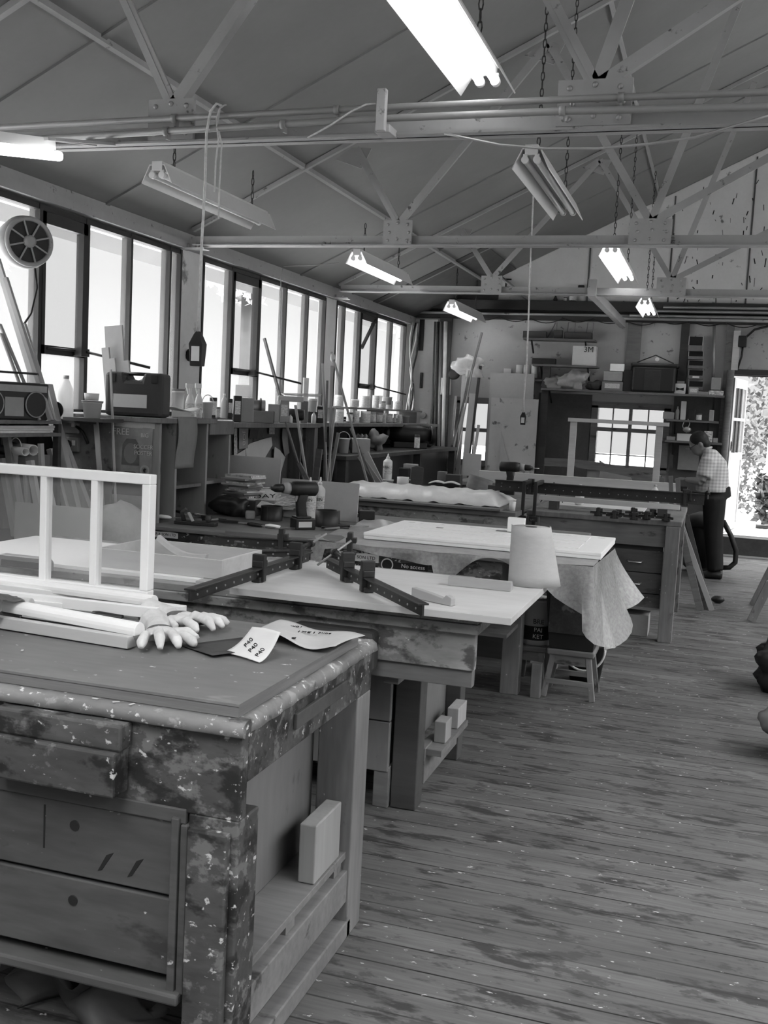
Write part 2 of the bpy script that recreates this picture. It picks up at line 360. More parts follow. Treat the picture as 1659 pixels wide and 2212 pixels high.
# small-paned windows in the back wall
def casement(n, R, cols, rows, ci=None):
    a, b, z0, z1 = R; g = MB()
    for p, q in (((a - .05, z0 - .05), (b + .05, z0 + .03)), ((a - .05, z1 - .03), (b + .05, z1 + .05)), ((a - .05, z0), (a + .03, z1)), ((b - .03, z0), (b + .05, z1))): g.box((p[0], YB - .04, p[1]), (q[0], YB + .1, q[1]))
    for i in range(1, cols): t = .04 if i == ci else .014; x = a + (b - a) * i / cols; g.box((x - t / 2, YB - .01 if i != ci else YB - .03, z0), (x + t / 2, YB + .05, z1))
    for z, t in rows: g.box((a, YB - .015, z - t / 2), (b, YB + .05, z + t / 2))
    o = struct('window_%d' % n, g, mid_m)
    MB().box((a, YB + .02, z0), (b, YB + .024, z1)).build('pane', clear_m, o)
casement(5, W2, 4, [(1.50, .05), (1.18, .014)], 2)
casement(6, W1, 2, [(1.40, .05)])
# doorway, leaf open outwards, brick plinth, yard
g = MB().box((DR[0] - .07, YB - .05, 0), (DR[0], YB + .27, 2.32)).box((DR[1], YB - .05, 0), (DR[1] + .07, YB + .27, 2.32)).box((DR[0], YB - .05, 2.25), (DR[1], YB + .27, 2.32))
struct('door_1', g, dark_m)
struct('trim_%d' % k, MB().box((DR[0], YB + .02, 0), (DR[1], YB + .27, GRD - .01)), brick_m); k += 1
struct('ground', MB().box((-30, YB + .25, GRD - .1), (30, 45, GRD)).box((-40, -12, -.3), (XL - .3, 45, -.05)).box((XR + .3, -12, -.3), (40, 45, -.05)), conc_m)['kind'] = 'structure'
lf = thing('door_leaf', 'half glazed white door leaf standing open in the yard doorway', 'door', (DR[0] + .02, YB + .27, GRD), math.radians(79))
D = MB()
for x0, x1, z0, z1 in ((0, .1, .01, 1.98), (.86, .94, .01, 1.98), (.1, .86, 1.86, 1.98), (.1, .86, .93, 1.03), (.1, .86, .01, .09), (.1, .86, 1.44, 1.48)): D.box((x0, -.02, z0), (x1, .02, z1))
D.build('door_frame', grey_m, lf, .003)
MB().box((.1, -.008, .09), (.86, .008, .93)).build('lower_panel', white_m, lf)
for x in (.36, .6): MB().box((x - .035, -.018, 1.03), (x + .035, .018, 1.86)).build('glazing_bar', beamd_m, lf)
MB().box((.1, -.003, 1.03), (.86, .003, 1.86)).build('glass', clear_m, lf)
MB().tube([(.05 + .03 * math.cos(t), -.03, 1.12 + .06 * math.sin(t)) for t in [i * PI / 6 for i in range(13)]], .006).build('pull_ring', iron_m, lf)

# ---------------------------------------------------------------- steel roof trusses
RV = []
def truss(y, label, dz=0., big=0):
    t = thing('roof_truss', label, 'roof truss', (XL, y, 2.78), 0, 'steel roof trusses'); o = V((XL, y, 2.78)); zb = 2.765 + dz
    def bd(mb, name, mt=steel_m, par=t): mb.move(-o); q = mb.build(name, mt, par); return q
    def bolt(p, par):
        if not RV: RV.append(MB().ball((0, 0, 0), (.011, .009, .011), 5).build('rivet', galv_m, par))
        q = RV[0] if RV[0].parent == par and 'used' not in RV[0].name and len(RV) == 1 else RV[0].copy()
        if q is not RV[0]: COL.objects.link(q)
        else: RV.append(1)
        q.parent = par; q.location = V(p) - o
    xa, xb = XL + .12, XR - .12; h = .075 + big
    bd(MB().box((xa, y - .006, zb), (xb, y + .006, zb + h)).box((xa, y - .05, zb), (xb, y + .05, zb + .009)), 'bottom_chord')
    for s in (0, 1):
        fx = (lambda x: x) if s == 0 else (lambda x: 2 * RX - x)
        bd(MB().beam((fx(XL + .1), y, roofz(XL + .1) - .022), (fx(RX), y, roofz(RX) - .022), .03, .035, (0, 1, 0)), 'rafter')
        for (xn, zn), ends in (((-2.26, zb + .15), [(-2.60, roofz(-2.6) - .1), (-1.27, roofz(-1.27) - .1)]), ((-.52, zb + .15), [(-1.27, roofz(-1.27) - .1), (.08, roofz(.08) - .1), (RX, 3.9)])):
            for i, (xe, ze) in enumerate(ends):
                bd(MB().beam((fx(xn), y + .012 * (i - 1), zn), (fx(xe), y + .012 * (i - 1), ze), .012, .07, (0, 1, 0)).beam((fx(xn), y - .040, zn), (fx(xe), y - .040, ze), .05, .010, (0, 1, 0)), 'strut')
            wd = .105 if xn < -1 else .135
            gp = bd(MB().prism([(fx(xn) - wd, zb + .01), (fx(xn) + wd, zb + .01), (fx(xn) + wd, zb + .175), (fx(xn) - wd, zb + .175)], -(y - .034), -(y - .053), mx), 'gusset_plate')
            for i in range(3):
                for j in range(3):
                    if (i, j) == (1, 1) and xn < -1: continue
                    bolt((fx(xn) + (i - 1) * wd * .68 + (.012 if j == 1 else 0), y - .053, zb + .035 + j * .055 + (.01 if i == 1 else 0)), gp)
        for xe in (-2.60, -1.27):
            zr = roofz(xe)
            gp = bd(MB().prism([(fx(xe) - .16 * (1 - 2 * s), zr - .17), (fx(xe) + .04, zr - .24), (fx(xe) + .11, zr - .10), (fx(xe) - .04, zr - .09)][::(1 if s == 0 else -1)], -(y - .02), -(y - .03), mx), 'gusset_plate')
            bolt((fx(xe), y - .03, zr - .15), gp); bolt((fx(xe) + .03, y - .03, zr - .2), gp)
    bd(MB().box((RX - .03, y - .03, zb + .03), (RX + .03, y + .03, roofz(RX) - .1)), 'king_post')
    bd(MB().box((XL + .02, y - .05, 2.74), (XL + .22, y + .05, 2.752)).cyl((XL + .08, y - .03, 2.752), (XL + .08, y - .03, 2.78), .012, n=8).cyl((XL + .16, y - .03, 2.752), (XL + .16, y - .03, 2.78), .012, n=8), 'bearing_plate')
    return t
truss(4.0, 'nearest steel roof truss, the one carrying two long pipes', -.10)
truss(7.2, 'middle steel roof truss, its plates behind the unlit hanging lamps')
truss(10.4, 'farthest steel roof truss, in front of the gable', .05)
# pipes clipped to the nearest truss
for dz, nm, lb in ((0, 0, 'upper of the two steel pipes clipped along the nearest roof truss'), (1, 1, 'lower of the two steel pipes clipped along the nearest roof truss')):
    pts = [((-30, 277), (835, 232), (1240, 214), (2500, 168)), ((-30, 307), (800, 257), (1215, 240), (2500, 212))][nm]
    P = [at(*p, y=3.90 - .02 * dz) for p in pts]
    t = thing('steel_pipe', lb, 'pipe', P[0], 0, 'pipes along the truss')
    MB().tube(P, .0125 + .001 * dz, 10).move(-P[0]).build('pipe_run', pipe_m, t)
    for px in ((405, 740, 1357), (385, 630, 1215))[nm]:
        yy = 3.90 - .02 * dz; a = at(px, 0, y=yy); i = max(j for j in range(3) if pts[j][0] <= px); u = (px - pts[i][0]) / (pts[i + 1][0] - pts[i][0]); q = P[i].lerp(P[i + 1], u)
        MB().cyl(q + V((-.011, 0, 0)), q + V((.011, 0, 0)), .0185, n=12).box(q + V((-.004, 0, -.03)), q + V((.004, .03, .01))).move(-P[0]).build('pipe_clip', pipe_m, t)
a = at(824, 285, y=3.86); b = at(824, 197, y=3.86)
one('hanger_bracket', 'short timber bracket fixed upright across the truss pipes', 'bracket', MB().box((a.x - .018, 3.835, a.z), (a.x + .018, 3.865, b.z + .004)).box((a.x - .03, 3.865, a.z), (a.x + .03, 3.96, a.z + .03)), steel_m, (a.x, 3.85, a.z), bev=.003)
# timber lath on the far truss running back to the gable
p, q = at(1280, 615, y=10.3), at(1345, 700, y=13.35)
t = thing('timber_strut', 'sloping timber strut running from the far truss to the gable beam', 'strut', p)
MB().beam(p + V((0, 0, -.07)), q, .07, .09).move(-p).build('strut_bar', steel_m, t); MB().cb((0, 0, -.03), (.08, .05, .16)).build('end_block', steel_m, t)

# ---------------------------------------------------------------- fluorescent fittings on chains
def fitting(x, z, y0, L, label, lit, tilt=0, group='twin tube fittings hung on chains', chain=True, wd=.2):
    t = thing('fluorescent_fitting', label, 'lamp', (x, y0, z), 0, group)
    MB().box((-.035, 0, -.005), (.035, L, .05)).build('channel', refl_m, t, .003)
    for s in (-1, 1):
        prof = [(s * .036, .03), (s * .05, .03), (s * wd / 2, -.075), (s * wd / 2 - s * .004, -.079), (s * .046, .024), (s * .036, .024)]
        MB().prism(prof if s > 0 else prof[::-1], 0, L, Matrix(((1, 0, 0, 0), (0, 0, 1, 0), (0, 1, 0, 0), (0, 0, 0, 1)))).build('reflector', refl_m, t)
        MB().cyl((s * .032, .03, -.03), (s * .032, L - .03, -.03), .0165, n=12).build('tube', lit_m if lit else tube_m, t)
        for yy in (.012, L - .012): MB().cyl((s * .032, yy - .015, -.03), (s * .032, yy + .012, -.03), .02, n=12).box((s * .032 - .012, yy - .008, -.03), (s * .032 + .012, yy + .008, 0)).build('lamp_holder', plast_m, t)
    if chain:
        for yy in (.2, L - .2):
            zt = roofz(x) - z - .02; n = max(3, int((zt - .05) / .042)); Cn = MB()
            for i in range(n):
                zc = .05 + (i + .5) * (zt - .05) / n; hl = (zt - .05) / n * .62; ww = .009
                d = V((1, 0, 0)) if i % 2 else V((0, 1, 0))
                Cn.tube([V((0, yy, zc)) + d * (ww * math.cos(a_)) + V((0, 0, hl * math.sin(a_))) for a_ in [j * PI / 4 for j in range(9)]], .0032, 5)
            Cn.build('chain', iron_m, t)
    return t
fitting(-3.23, 2.93, 5.5, 1.5, 'unlit twin tube lamp hanging near the windows behind the pull cords', False)
fitting(-1.05, 2.99, 5.6, 1.45, 'unlit twin tube lamp hanging over the middle of the room', False)
fitting(-.99, 2.97, 2.75, 1.5, 'lit twin tube lamp at the top edge, closest to the camera', True, wd=.23)
p = at(732, 560, y=8.8); q = at(770, 555, y=8.8)
fitting(q.x, q.z + .02, 8.8, 1.45, 'lit twin tube lamp near the windows beyond the middle truss', True)
q = at(975, 660, y=11.9); fitting(q.x, q.z + .02, 11.9, 1.45, 'small lit twin tube lamp far down by the window wall corner', True)
q = at(1320, 537, y=8.7); fitting(q.x, q.z + .02, 8.7, 1.75, 'lit twin tube lamp between the middle and far trusses', True)
q = at(1393, 652, y=11.9); fitting(q.x, q.z + .02, 11.9, 1.2, 'small lit twin tube lamp hanging before the gable beam', True)
p, q = at(-45, 319, y=3.28), at(133, 338, y=3.55)
t = thing('single_tube_lamp', 'bare lit single tube at the left edge below the nearest truss', 'lamp', p)
MB().tube([p, p.lerp(q, .97), q], [.019, .019, .015], 12).move(-p).build('tube', lit_m, t)
MB().beam(p + V((0, 0, .045)), q + V((-.04, 0, .045)), .04, .04).move(-p).build('channel', refl_m, t)
for u in (.25, .8):
    s = p.lerp(q, u) + V((0, 0, .06)); MB().beam(s, V((s.x, 3.96, 2.668)), .02, .012).move(-p).build('bracket_arm', steel_m, t)
# ---------------------------------------------------------------- workbenches
def B(lo, hi): return MB().box(lo, hi)
# nearest bench with drawers
t = thing('workbench', 'paint-splashed workbench with two drawers in the near corner, ply board on top', 'workbench', (-.95, 2.05, 0)); o1 = V((-.95, 2.05, 0))
def p1(name, mb, mt, bev=0, par=t): return mb.move(-o1).build(name, mt, par, bev)
XW = -2.75
def crusty(lo, hi, n=60, amp=.004):
    g = MB(); x0, y0, z0 = lo; x1, y1, z1 = hi; R = []
    for i in range(n + 1):
        x = x0 + (x1 - x0) * i / n; j = lambda s: amp * math.sin(x * s * 37 + s) * math.sin(x * 23 * s)
        R.append([V((x, y0 + j(1.1), z0 + .006)), V((x, y0 + .012, z0)), V((x, y1, z0)), V((x, y1, z1)), V((x, y0 + .016, z1 + j(1.7) * .3)), V((x, y0 + .003 + j(2.3), z1 - .009))])
    return g.rings([r[::-1] for r in R])
p1('bench_top', B((XW, 2.065, .865), (-.96, 2.97, .9)), edge_m)
p1('top_edging', crusty((XW, 2.028, .862), (-.938, 2.07, .9)), edge_m)
e = crusty((0, 0, 0), (.935, .04, .037)); e.xf(Matrix(((0, -1, 0, -.938), (1, 0, 0, 2.04), (0, 0, 1, .863), (0, 0, 0, 1)))); p1('top_edging', e, edge_m)
p1('board_core', B((XW, 2.062, .901), (-.966, 2.87, .926)), plyedge_m)
p1('board_face', B((XW, 2.060, .926), (-.964, 2.872, .932)), top_m)
p1('front_apron', B((XW, 2.05, .665), (-.95, 2.09, .866)), worn_m, .004)
p1('end_apron', B((-.99, 2.09, .745), (-.95, 2.97, .866)), worn_m, .004)
p1('apron_strip', B((-.95, 2.35, .795), (-.94, 2.72, .835)), dark_m, .002)
for nm, lo, hi, mt in (('leg', (-1.075, 2.05, 0), (-.95, 2.16, .666), worn_m), ('leg', (-1.07, 2.85, 0), (-.95, 2.97, .746), midZ_m), ('leg', (XW, 2.85, 0), (XW + .12, 2.97, .866), midZ_m), ('leg_facing', (-1.065, 2.025, 0), (-.967, 2.05, .64), worn_m)): p1(nm, B(lo, hi), mt, .004)
p1('end_panel', B((-1.11, 2.14, .26), (-1.095, 2.88, .86)), panel_m)
p1('end_shelf', B((-1.095, 2.12, .25), (-.965, 2.9, .272)), mid_m, .002)
for y in (2.15, 2.42, 2.78): p1('shelf_block', B((-1.05, y, .2), (-.975, y + .06, .25)), midZ_m)
p1('end_rail', B((-.995, 2.14, .115), (-.957, 2.86, .215)), mid_m, .003)
p1('foot_rail', B((-1.0, 2.14, 0), (-.95, 2.88, .055)), mid_m, .004)
p1('drawer_frame', B((XW, 2.045, .64), (-1.08, 2.075, .675)).box((-1.112, 2.035, .235), (-1.092, 2.075, .655)).box((-1.09, 2.04, .235), (-1.072, 2.075, .64)), drawer_m, .003)
p1('bottom_rail', B((XW, 2.02, .215), (-1.075, 2.10, .242)), drawer_m, .006)
p1('carcase', B((XW, 2.30, .24), (-1.112, 2.84, .866)), dark_m)
for z0, z1, hz in ((.462, .64, .585), (.268, .452, .400)):
    d = p1('drawer', B((XW + .3, 2.052, z0), (-1.114, 2.072, z1)), drawer_m, .003)
    p1('finger_hole_shade', MB().cyl((-1.375, 2.049, hz), (-1.375, 2.056, hz), .0125, n=20), ink_m, par=d)  # flush dark disc stands for the shade inside the hole
p1('drawer_mark', B((-1.461, 2.0505, .515), (-1.457, 2.0525, .622)), ink_m)
for dx in (-1.29, -1.21): p1('gouge', MB().prism([(dx - .02, .485), (dx - .008, .49), (dx + .022, .537), (dx + .003, .528)], -2.053, -2.0508, mx), ink_m)
p1('vice_jaw', B((-1.57, 1.985, .695), (-1.232, 2.05, .80)).box((-1.565, 1.998, .80), (-1.225, 2.05, .862)), worn_m, .006)
p = at(678, 1912, z=.274); q = at(733, 1850, z=.274); one('timber_offcut', 'short thick offcut standing on the low shelf in the near bench end', 'offcut', B((-.05, 0, 0), (.0, min(q.y, 2.84) - p.y, .17)), paleZ_m, (p.x, p.y, .2735), bev=.004, world=False)
# what lies under it in the dark
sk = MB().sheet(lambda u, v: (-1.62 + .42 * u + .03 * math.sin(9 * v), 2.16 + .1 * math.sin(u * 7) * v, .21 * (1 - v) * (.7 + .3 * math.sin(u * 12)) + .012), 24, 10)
one('polythene_sack', 'crumpled sack, coloured dark for the shade, under the near bench', 'sack', sk, dark_m, (-1.4, 2.16, .0), solid=.004)  # dark colour on the sack stands for under-bench shade
tb = thing('cardboard_box', 'small open box on the floor under the near bench', 'box', (-1.62, 2.42, 0))
B((-.12, -.08, 0), (.12, .1, .075)).build('box_body', card_m, tb); MB().beam((-.12, -.08, .075), (-.12, -.15, .09), .002, .12).build('flap', card_m, tb)

# second bench
t = thing('workbench', 'workbench behind the nearest one, scuffed board apron, ply sheet and clamps on top', 'workbench', (-.75, 3.52, 0)); o2 = V((-.75, 3.52, 0))
def p2(name, mb, mt, bev=0): return mb.move(-o2).build(name, mt, t, bev)
XW = -3.1
p2('bench_top', B((XW, 3.50, .872), (-.95, 4.38, .9)), wornl_m, .003); p2('front_batten', B((-.95, 3.50, .872), (-.74, 3.72, .9)), wornl_m, .003); p2('bench_top', B((XW, 3.49, .836), (-.735, 3.74, .871)), wornl_m, .004)
p2('front_apron', B((XW, 3.52, .70), (-.75, 3.56, .836)), wornl_m, .003)
p2('lower_rail', B((XW, 3.535, .635), (-.757, 3.58, .70)), mid_m, .003); p2('cross_rail', B((-1.1, 3.58, .60), (-1.04, 4.6, .70)), mid_m, .003)
p2('leg', B((-1.145, 3.91, 0), (-1.04, 4.01, .70)), dark_m, .004); p2('leg', B((-1.1, 4.58, 0), (-1.03, 4.68, .836)), dark_m, .004)
p2('leg', B((XW, 3.91, 0), (XW + .1, 4.01, .70)), dark_m, .004); p2('leg', B((XW, 4.45, 0), (XW + .1, 4.55, .836)), dark_m, .004)
p2('leg_block', B((-1.215, 3.89, 0), (-1.15, 3.97, .17)), mid_m, .004)
p2('side_stretcher', B((-1.07, 4.01, .08), (-1.035, 4.58, .23)), mid_m, .003); p2('side_panel', B((-1.12, 4.01, .23), (-1.10, 4.58, .70)), panel_m)
p2('drawer_carcase', B((-2.2, 3.91, .15), (-1.16, 4.5, .62)), dark_m); p2('drawer_front', B((-2.2, 3.885, .36), (-1.155, 3.91, .60)), panel_m, .004); p2('drawer_front', B((-2.2, 3.885, .15), (-1.155, 3.91, .355)), panel_m, .004)
vj = p2('vice_jaw', B((-1.42, 3.44, .66), (-1.10, 3.52, .815)), dark_m, .02)
p2('shelf_board', B((-1.035, 4.02, .2), (-.97, 4.5, .225)), mid_m)
for y, w_ in ((4.12, .1), (4.34, .16)): one('timber_offcut', 'pale offcut on the stretcher of the second bench, ' + ('front one' if w_ < .15 else 'rear one'), 'offcut', B((0, 0, 0), (.05, w_, .09)), paleZ_m, (-1.03, y, .226), 'offcuts on the second bench stretcher', .003, world=False)
tv = thing('metal_vice', 'rounded metal vice jaw plate rising at the left of the second bench', 'vice', (-2.58, 3.47, .9))
MB().prism([(-.12, 0), (.12, 0), (.12, .035), (.105, .052), (-.105, .052), (-.12, .035)], -.02, .02, Matrix(((1, 0, 0, 0), (0, 0, -1, 0), (0, 1, 0, 0), (0, 0, 0, 1)))).build('jaw_plate', galv_m, tv, .004); B((-.095, -.026, .008), (.085, -.019, .032)).build('jaw_insert', black_m, tv); MB().cyl((0, .02, .02), (0, .14, .02), .012).build('screw', iron_m, tv)
# third bench
t = thing('workbench', 'cluttered workbench carrying drill, glue bottles and wrapped white door', 'workbench', (-1.0, 5.22, 0)); o3 = V((-1.0, 5.22, 0)); Y3 = 5.22
def p3(name, mb, mt, bev=0): return mb.move(-o3).build(name, mt, t, bev)
p3('bench_top', B((-3.05, Y3 - .02, .855), (-.72, 6.75, .88)), mid_m, .004); p3('front_apron', B((-3.05, Y3, .56), (-1.0, Y3 + .04, .855)), worn_m, .004); p3('end_apron', B((-1.04, Y3 + .04, .66), (-1.0, 6.3, .855)), dark_m, .004)
p3('board_edge', B((-2.55, Y3 - .04, .862), (-1.9, Y3 + .2, .893)), mid_m, .003)
for x, y, a in ((-1.085, 5.84, .105), (-.76, 6.62, .1), (-3.0, 5.5, .1), (-3.0, 6.2, .1)): p3('leg', B((x, y, 0), (x + a, y + .1, .855 if y < 6.4 else .84)), midZ_m, .004)
p3('side_rail', B((-.76, 5.4, .78), (-.70, 6.72, .855)), dark_m)
p3('under_shelf', B((-2.9, 5.5, .40), (-1.0, 6.25, .42)), mid_m); p3('diagonal_brace', MB().beam((-1.42, 5.86, .38), (-1.03, 5.86, .72), .03, .05), mid_m)
p3('back_panel', B((-2.9, 6.68, 0), (-1.05, 6.7, .855)), dark_m)
def sign(px, py, kind, txt, w_, h_, dark, sz, name='sign', label='', mtx=None, disc=False):
    q = at(px, py, y=Y3 - .004); s = thing('site_sign', label, 'sign', q)
    poly = [(-w_ / 2, -h_ / 2), (w_ / 2, -h_ / 2), (w_ / 2, h_ / 2 - .004), (w_ * .2, h_ / 2), (-w_ * .1, h_ / 2 - .005), (-w_ / 2, h_ / 2)]
    MB().prism(poly, -.003, .003, Matrix(((1, 0, 0, 0), (0, 0, -1, 0), (0, 1, 0, 0), (0, 0, 0, 1)))).build('sticker', paper_m if not dark else black_m, s)
    if disc:
        MB().lathe([(.021, -.001), (.028, -.001), (.028, .001), (.021, .001)], (0, 0, 0), 24, rotm(PI / 2, 0, 0, (-w_ * .36, -.004, 0))).build('prohibition_ring', ink_m, s); MB().beam((-w_ * .36 - .02, -.0045, .02), (-w_ * .36 + .02, -.0045, -.02), .006, .002, (0, 1, 0)).build('prohibition_bar', ink_m, s)
        MB().cyl((-w_ * .36, -.003, 0), (-w_ * .36, -.0042, 0), .034, n=24).build('disc', paper_m, s)
    for tx, dx, dz, s_ in txt: letters(tx, s, (dx, -.0042, dz), s_, mt=(paper_m if dark else ink_m), sx=1.05)
    return s
sign(352, 1154, 0, [('ENER & SON LTD', 0, 0, .021)], .19, .036, False, 0, label='torn white sign strip reading SON LTD on the cluttered bench apron')
sign(352, 1168, 0, [('No access', 0, 0, .026)], .185, .035, True, 0, label='black sign strip reading No access below the torn strip, beside the tray')
sign(774, 1203, 0, [('ENER & SON LTD', 0, 0, .024)], .23, .045, False, 0, label='torn white sign strip reading SON LTD under the bubble wrap')
sign(774, 1222, 0, [('beyond this point', 0, 0, .02)], .22, .03, True, 0, label='black sign strip reading beyond this point under the bubble wrap')
sign(873, 1223, 0, [('No access', .05, 0, .03)], .26, .042, True, 0, label='black sign with prohibition disc reading No access beside the paper roll', disc=True)

# fourth bench (long, padded roll) and the drawer bench at its end
t = thing('workbench', 'long bench with a white wrapped roll along its front, behind the wrapped door', 'workbench', (-1.4, 7.55, 0)); o4 = V((-1.4, 7.55, 0))
def p4(name, mb, mt, bev=0): return mb.move(-o4).build(name, mt, t, bev)
p4('bench_top', B((-3.11, 7.53, .86), (-1.36, 9.6, .9)), mid_m, .004); p4('top_board', B((-2.95, 7.5, .9), (-1.47, 8.0, .918)), mid_m, .003)
p4('front_apron', B((-3.0, 7.55, .62), (-1.38, 7.59, .86)), wornl_m, .004)
for x, y in ((-3.0, 7.7), (-1.5, 7.7), (-3.0, 9.4), (-1.5, 9.4)): p4('leg', B((x, y, 0), (x + .1, y + .1, .86)), dark_m)
p4('apron_block', B((-1.72, 7.535, .66), (-1.6, 7.55, .82)), midZ_m)
t = thing('workbench', 'drawer workbench under the long sash clamp, boards leaning on its end', 'workbench', (-.2, 7.82, 0)); o5 = V((-.2, 7.82, 0))
def p5(name, mb, mt, bev=0, par=None): return mb.move(-o5).build(name, mt, par or t, bev)
p5('bench_top', B((-1.33, 7.82, .86), (-.19, 9.3, .9)), midZ_m, .006); p5('front_apron', B((-1.33, 7.84, .70), (-.21, 7.88, .86)), mid_m, .003)
for x, y in ((-.30, 7.81), (-1.33, 7.83), (-.30, 9.18), (-1.33, 9.18)): p5('leg', B((x, y, 0), (x + .1, y + .1, .86)), midZ_m, .004)
p5('carcase', B((-.80, 7.9, .24), (-.31, 8.6, .70)), dark_m)
for z0, z1 in ((.50, .665), (.345, .495), (.24, .34)):
    d = p5('drawer', B((-.70, 7.865, z0), (-.305, 7.9, z1)), drawer_m, .003)
    if z0 > .3: p5('handle', MB().tube([(-.56, 7.865, (z0 + z1) / 2), (-.55, 7.84, (z0 + z1) / 2 - .008), (-.46, 7.84, (z0 + z1) / 2 - .008), (-.45, 7.865, (z0 + z1) / 2)], .006, 8), metal_m, par=d)
p5('dark_back', B((-1.3, 8.55, .1), (-.8, 8.6, .86)), dark_m); p5('foot_rail', B((-1.25, 8.1, .2), (-.31, 8.2, .24)), mid_m)
tb = thing('cardboard_box', 'dark box standing on the floor under the drawer bench', 'box', (-.5, 8.0, 0)); B((-.16, -.04, 0), (.12, .2, .16)).build('box_body', card_m, tb, .003)
# far bench where the man works
t = thing('workbench', 'far workbench by the back windows, long pale beam lying along it', 'workbench', (-.3, 10.6, 0)); o6 = V((-.3, 10.6, 0))
def p6(name, mb, mt, bev=0): return mb.move(-o6).build(name, mt, t, bev)
p6('bench_top', B((-2.6, 10.6, .86), (-.3, 11.9, .9)), mid_m, .004); p6('front_apron', B((-2.6, 10.62, .68), (-.32, 10.66, .86)), mid_m, .003)
for x, y in ((-2.55, 10.7), (-.45, 10.7), (-2.55, 11.75), (-.45, 11.75)): p6('leg', B((x, y, 0), (x + .1, y + .1, .86)), dark_m)
# ---------------------------------------------------------------- things on the nearest bench
XZ = Matrix(((1, 0, 0, 0), (0, 0, -1, 0), (0, 1, 0, 0), (0, 0, 0, 1)))       # profile x,z extruded along y
def remesh(o, v, smooth=6, keep=True):
    md = o.modifiers.new('skin', 'REMESH'); md.mode = 'VOXEL'; md.voxel_size = v; md.use_smooth_shade = True
    if smooth:
        s_ = o.modifiers.new('soft', 'SMOOTH'); s_.iterations = smooth; s_.factor = .5
    return o
def bottle(name, label, loc, h, r, group=None, mt=None, txt='', cap=None):
    t = thing(name, label, 'bottle', loc, 0, group)
    MB().lathe([(.002, 0), (r * .95, 0), (r, .006), (r, h * .66), (r * .93, h * .72), (r * .45, h * .80), (r * .36, h * .82), (.002, h * .82)]).build('bottle_body', mt or plast_m, t)
    MB().lathe([(.002, h * .81), (r * .42, h * .81), (r * .4, h * .87), (r * .2, h * .89), (r * .1, h), (.002, h)], n=12).build('nozzle', cap or plast_m, t)
    lb = MB().lathe([(r + .0006, h * .2), (r + .0006, h * .55)], n=18); lb.f = lb.f[:-2]; lb.sm = lb.sm[:-2]; lb.build('bottle_label', M_label, t)
    if txt: letters(txt, t, (0, -r - .0015, h * .47), h * .10)
    return t
M_label = M('printed_label', .55, .5, 60, (1, 1, 3), rough=.5)
def moulding(p, q, r, label, kind, mt):
    p, q = V(p), V(q); d = q - p; l = d.length
    a = math.atan2(d.y, d.x); b = -math.asin(d.z / l)
    if kind == 'round': prof = [(r * math.cos(x), r * math.sin(x)) for x in [PI * i / 8 for i in range(9)]] + [(-r, -r * .55), (r, -r * .55)]
    elif kind == 'square': prof = [(-r, -r * .8), (r, -r * .8), (r, r * .8), (-r, r * .8)]
    else: prof = [(-r, -r * .7), (r, -r * .7), (r, 0), (r * .5, r * .35), (r * .2, r * .9), (-r, r * .9)]
    g = MB().prism(prof, 0, l, Matrix(((0, 0, 1, 0), (1, 0, 0, 0), (0, 1, 0, 0), (0, 0, 0, 1))))
    return one('wooden_moulding', label, 'moulding', g, mt, p, 'white mouldings in the plastic tied bundle', .0015, world=False, rot=(0, b, a))
mz = .952
E_ = [((-2.5, 2.96, .952), (333, 1300), .975, .021, 'round', 'white rounded moulding at the back of the bundle, against the sash'),
      ((-2.45, 2.74, .95), (344, 1325), .97, .02, 'ogee', 'white moulding ending beside the gloves, second row of the bundle'),
      ((-2.4, 2.87, .95), (398, 1318), .945, .016, 'square', 'white square strip sticking out farthest right behind the gloves'),
      ((-2.3, 2.55, .985), (302, 1362), .975, .022, 'round', 'thick white rounded moulding on top at the front of the bundle'),
      ((-2.3, 2.46, .952), (285, 1388), .95, .02, 'ogee', 'unpainted moulding at the very front, its end beside the glove fingers'),
      ((-2.4, 2.66, .95), (68, 1303), .965, .015, 'round', 'short dark-ended moulding inside the bundle, left of the others'),
      ((-2.4, 2.63, .95), (140, 1312), .95, .017, 'ogee', 'short pale moulding with a mitred end in the middle of the bundle'),
      ((-2.3, 2.60, .949), (270, 1352), .95, .016, 'square', 'flat white strip half hidden under the thick rounded moulding')]
for i, (p, px, z, r, kd, lb) in enumerate(E_):
    q = at(*px, z=z); moulding(p, q, r, lb, kd, pale_m if i in (4, 5) else whitew_m)
g = MB().sheet(lambda u, v: (-2.02 + .16 * u + .012 * math.sin(17 * v), 2.44 + .1 * math.cos(v * 2 * PI) * (1 + .25 * math.sin(u * 9)) * (1 - .5 * u), .985 + .055 * math.sin(v * 2 * PI) * (1 - .5 * u) + .006 * math.sin(v * 31 + u * 11)), 14, 28)
one('plastic_bag', 'dark crumpled plastic bag tied round the moulding bundle', 'bag', g, M('smoky_film', .12, .25, 16, rough=.2, trans=.25, spec=.7, bump=.6), (-1.95, 2.44, .933), solid=.002)
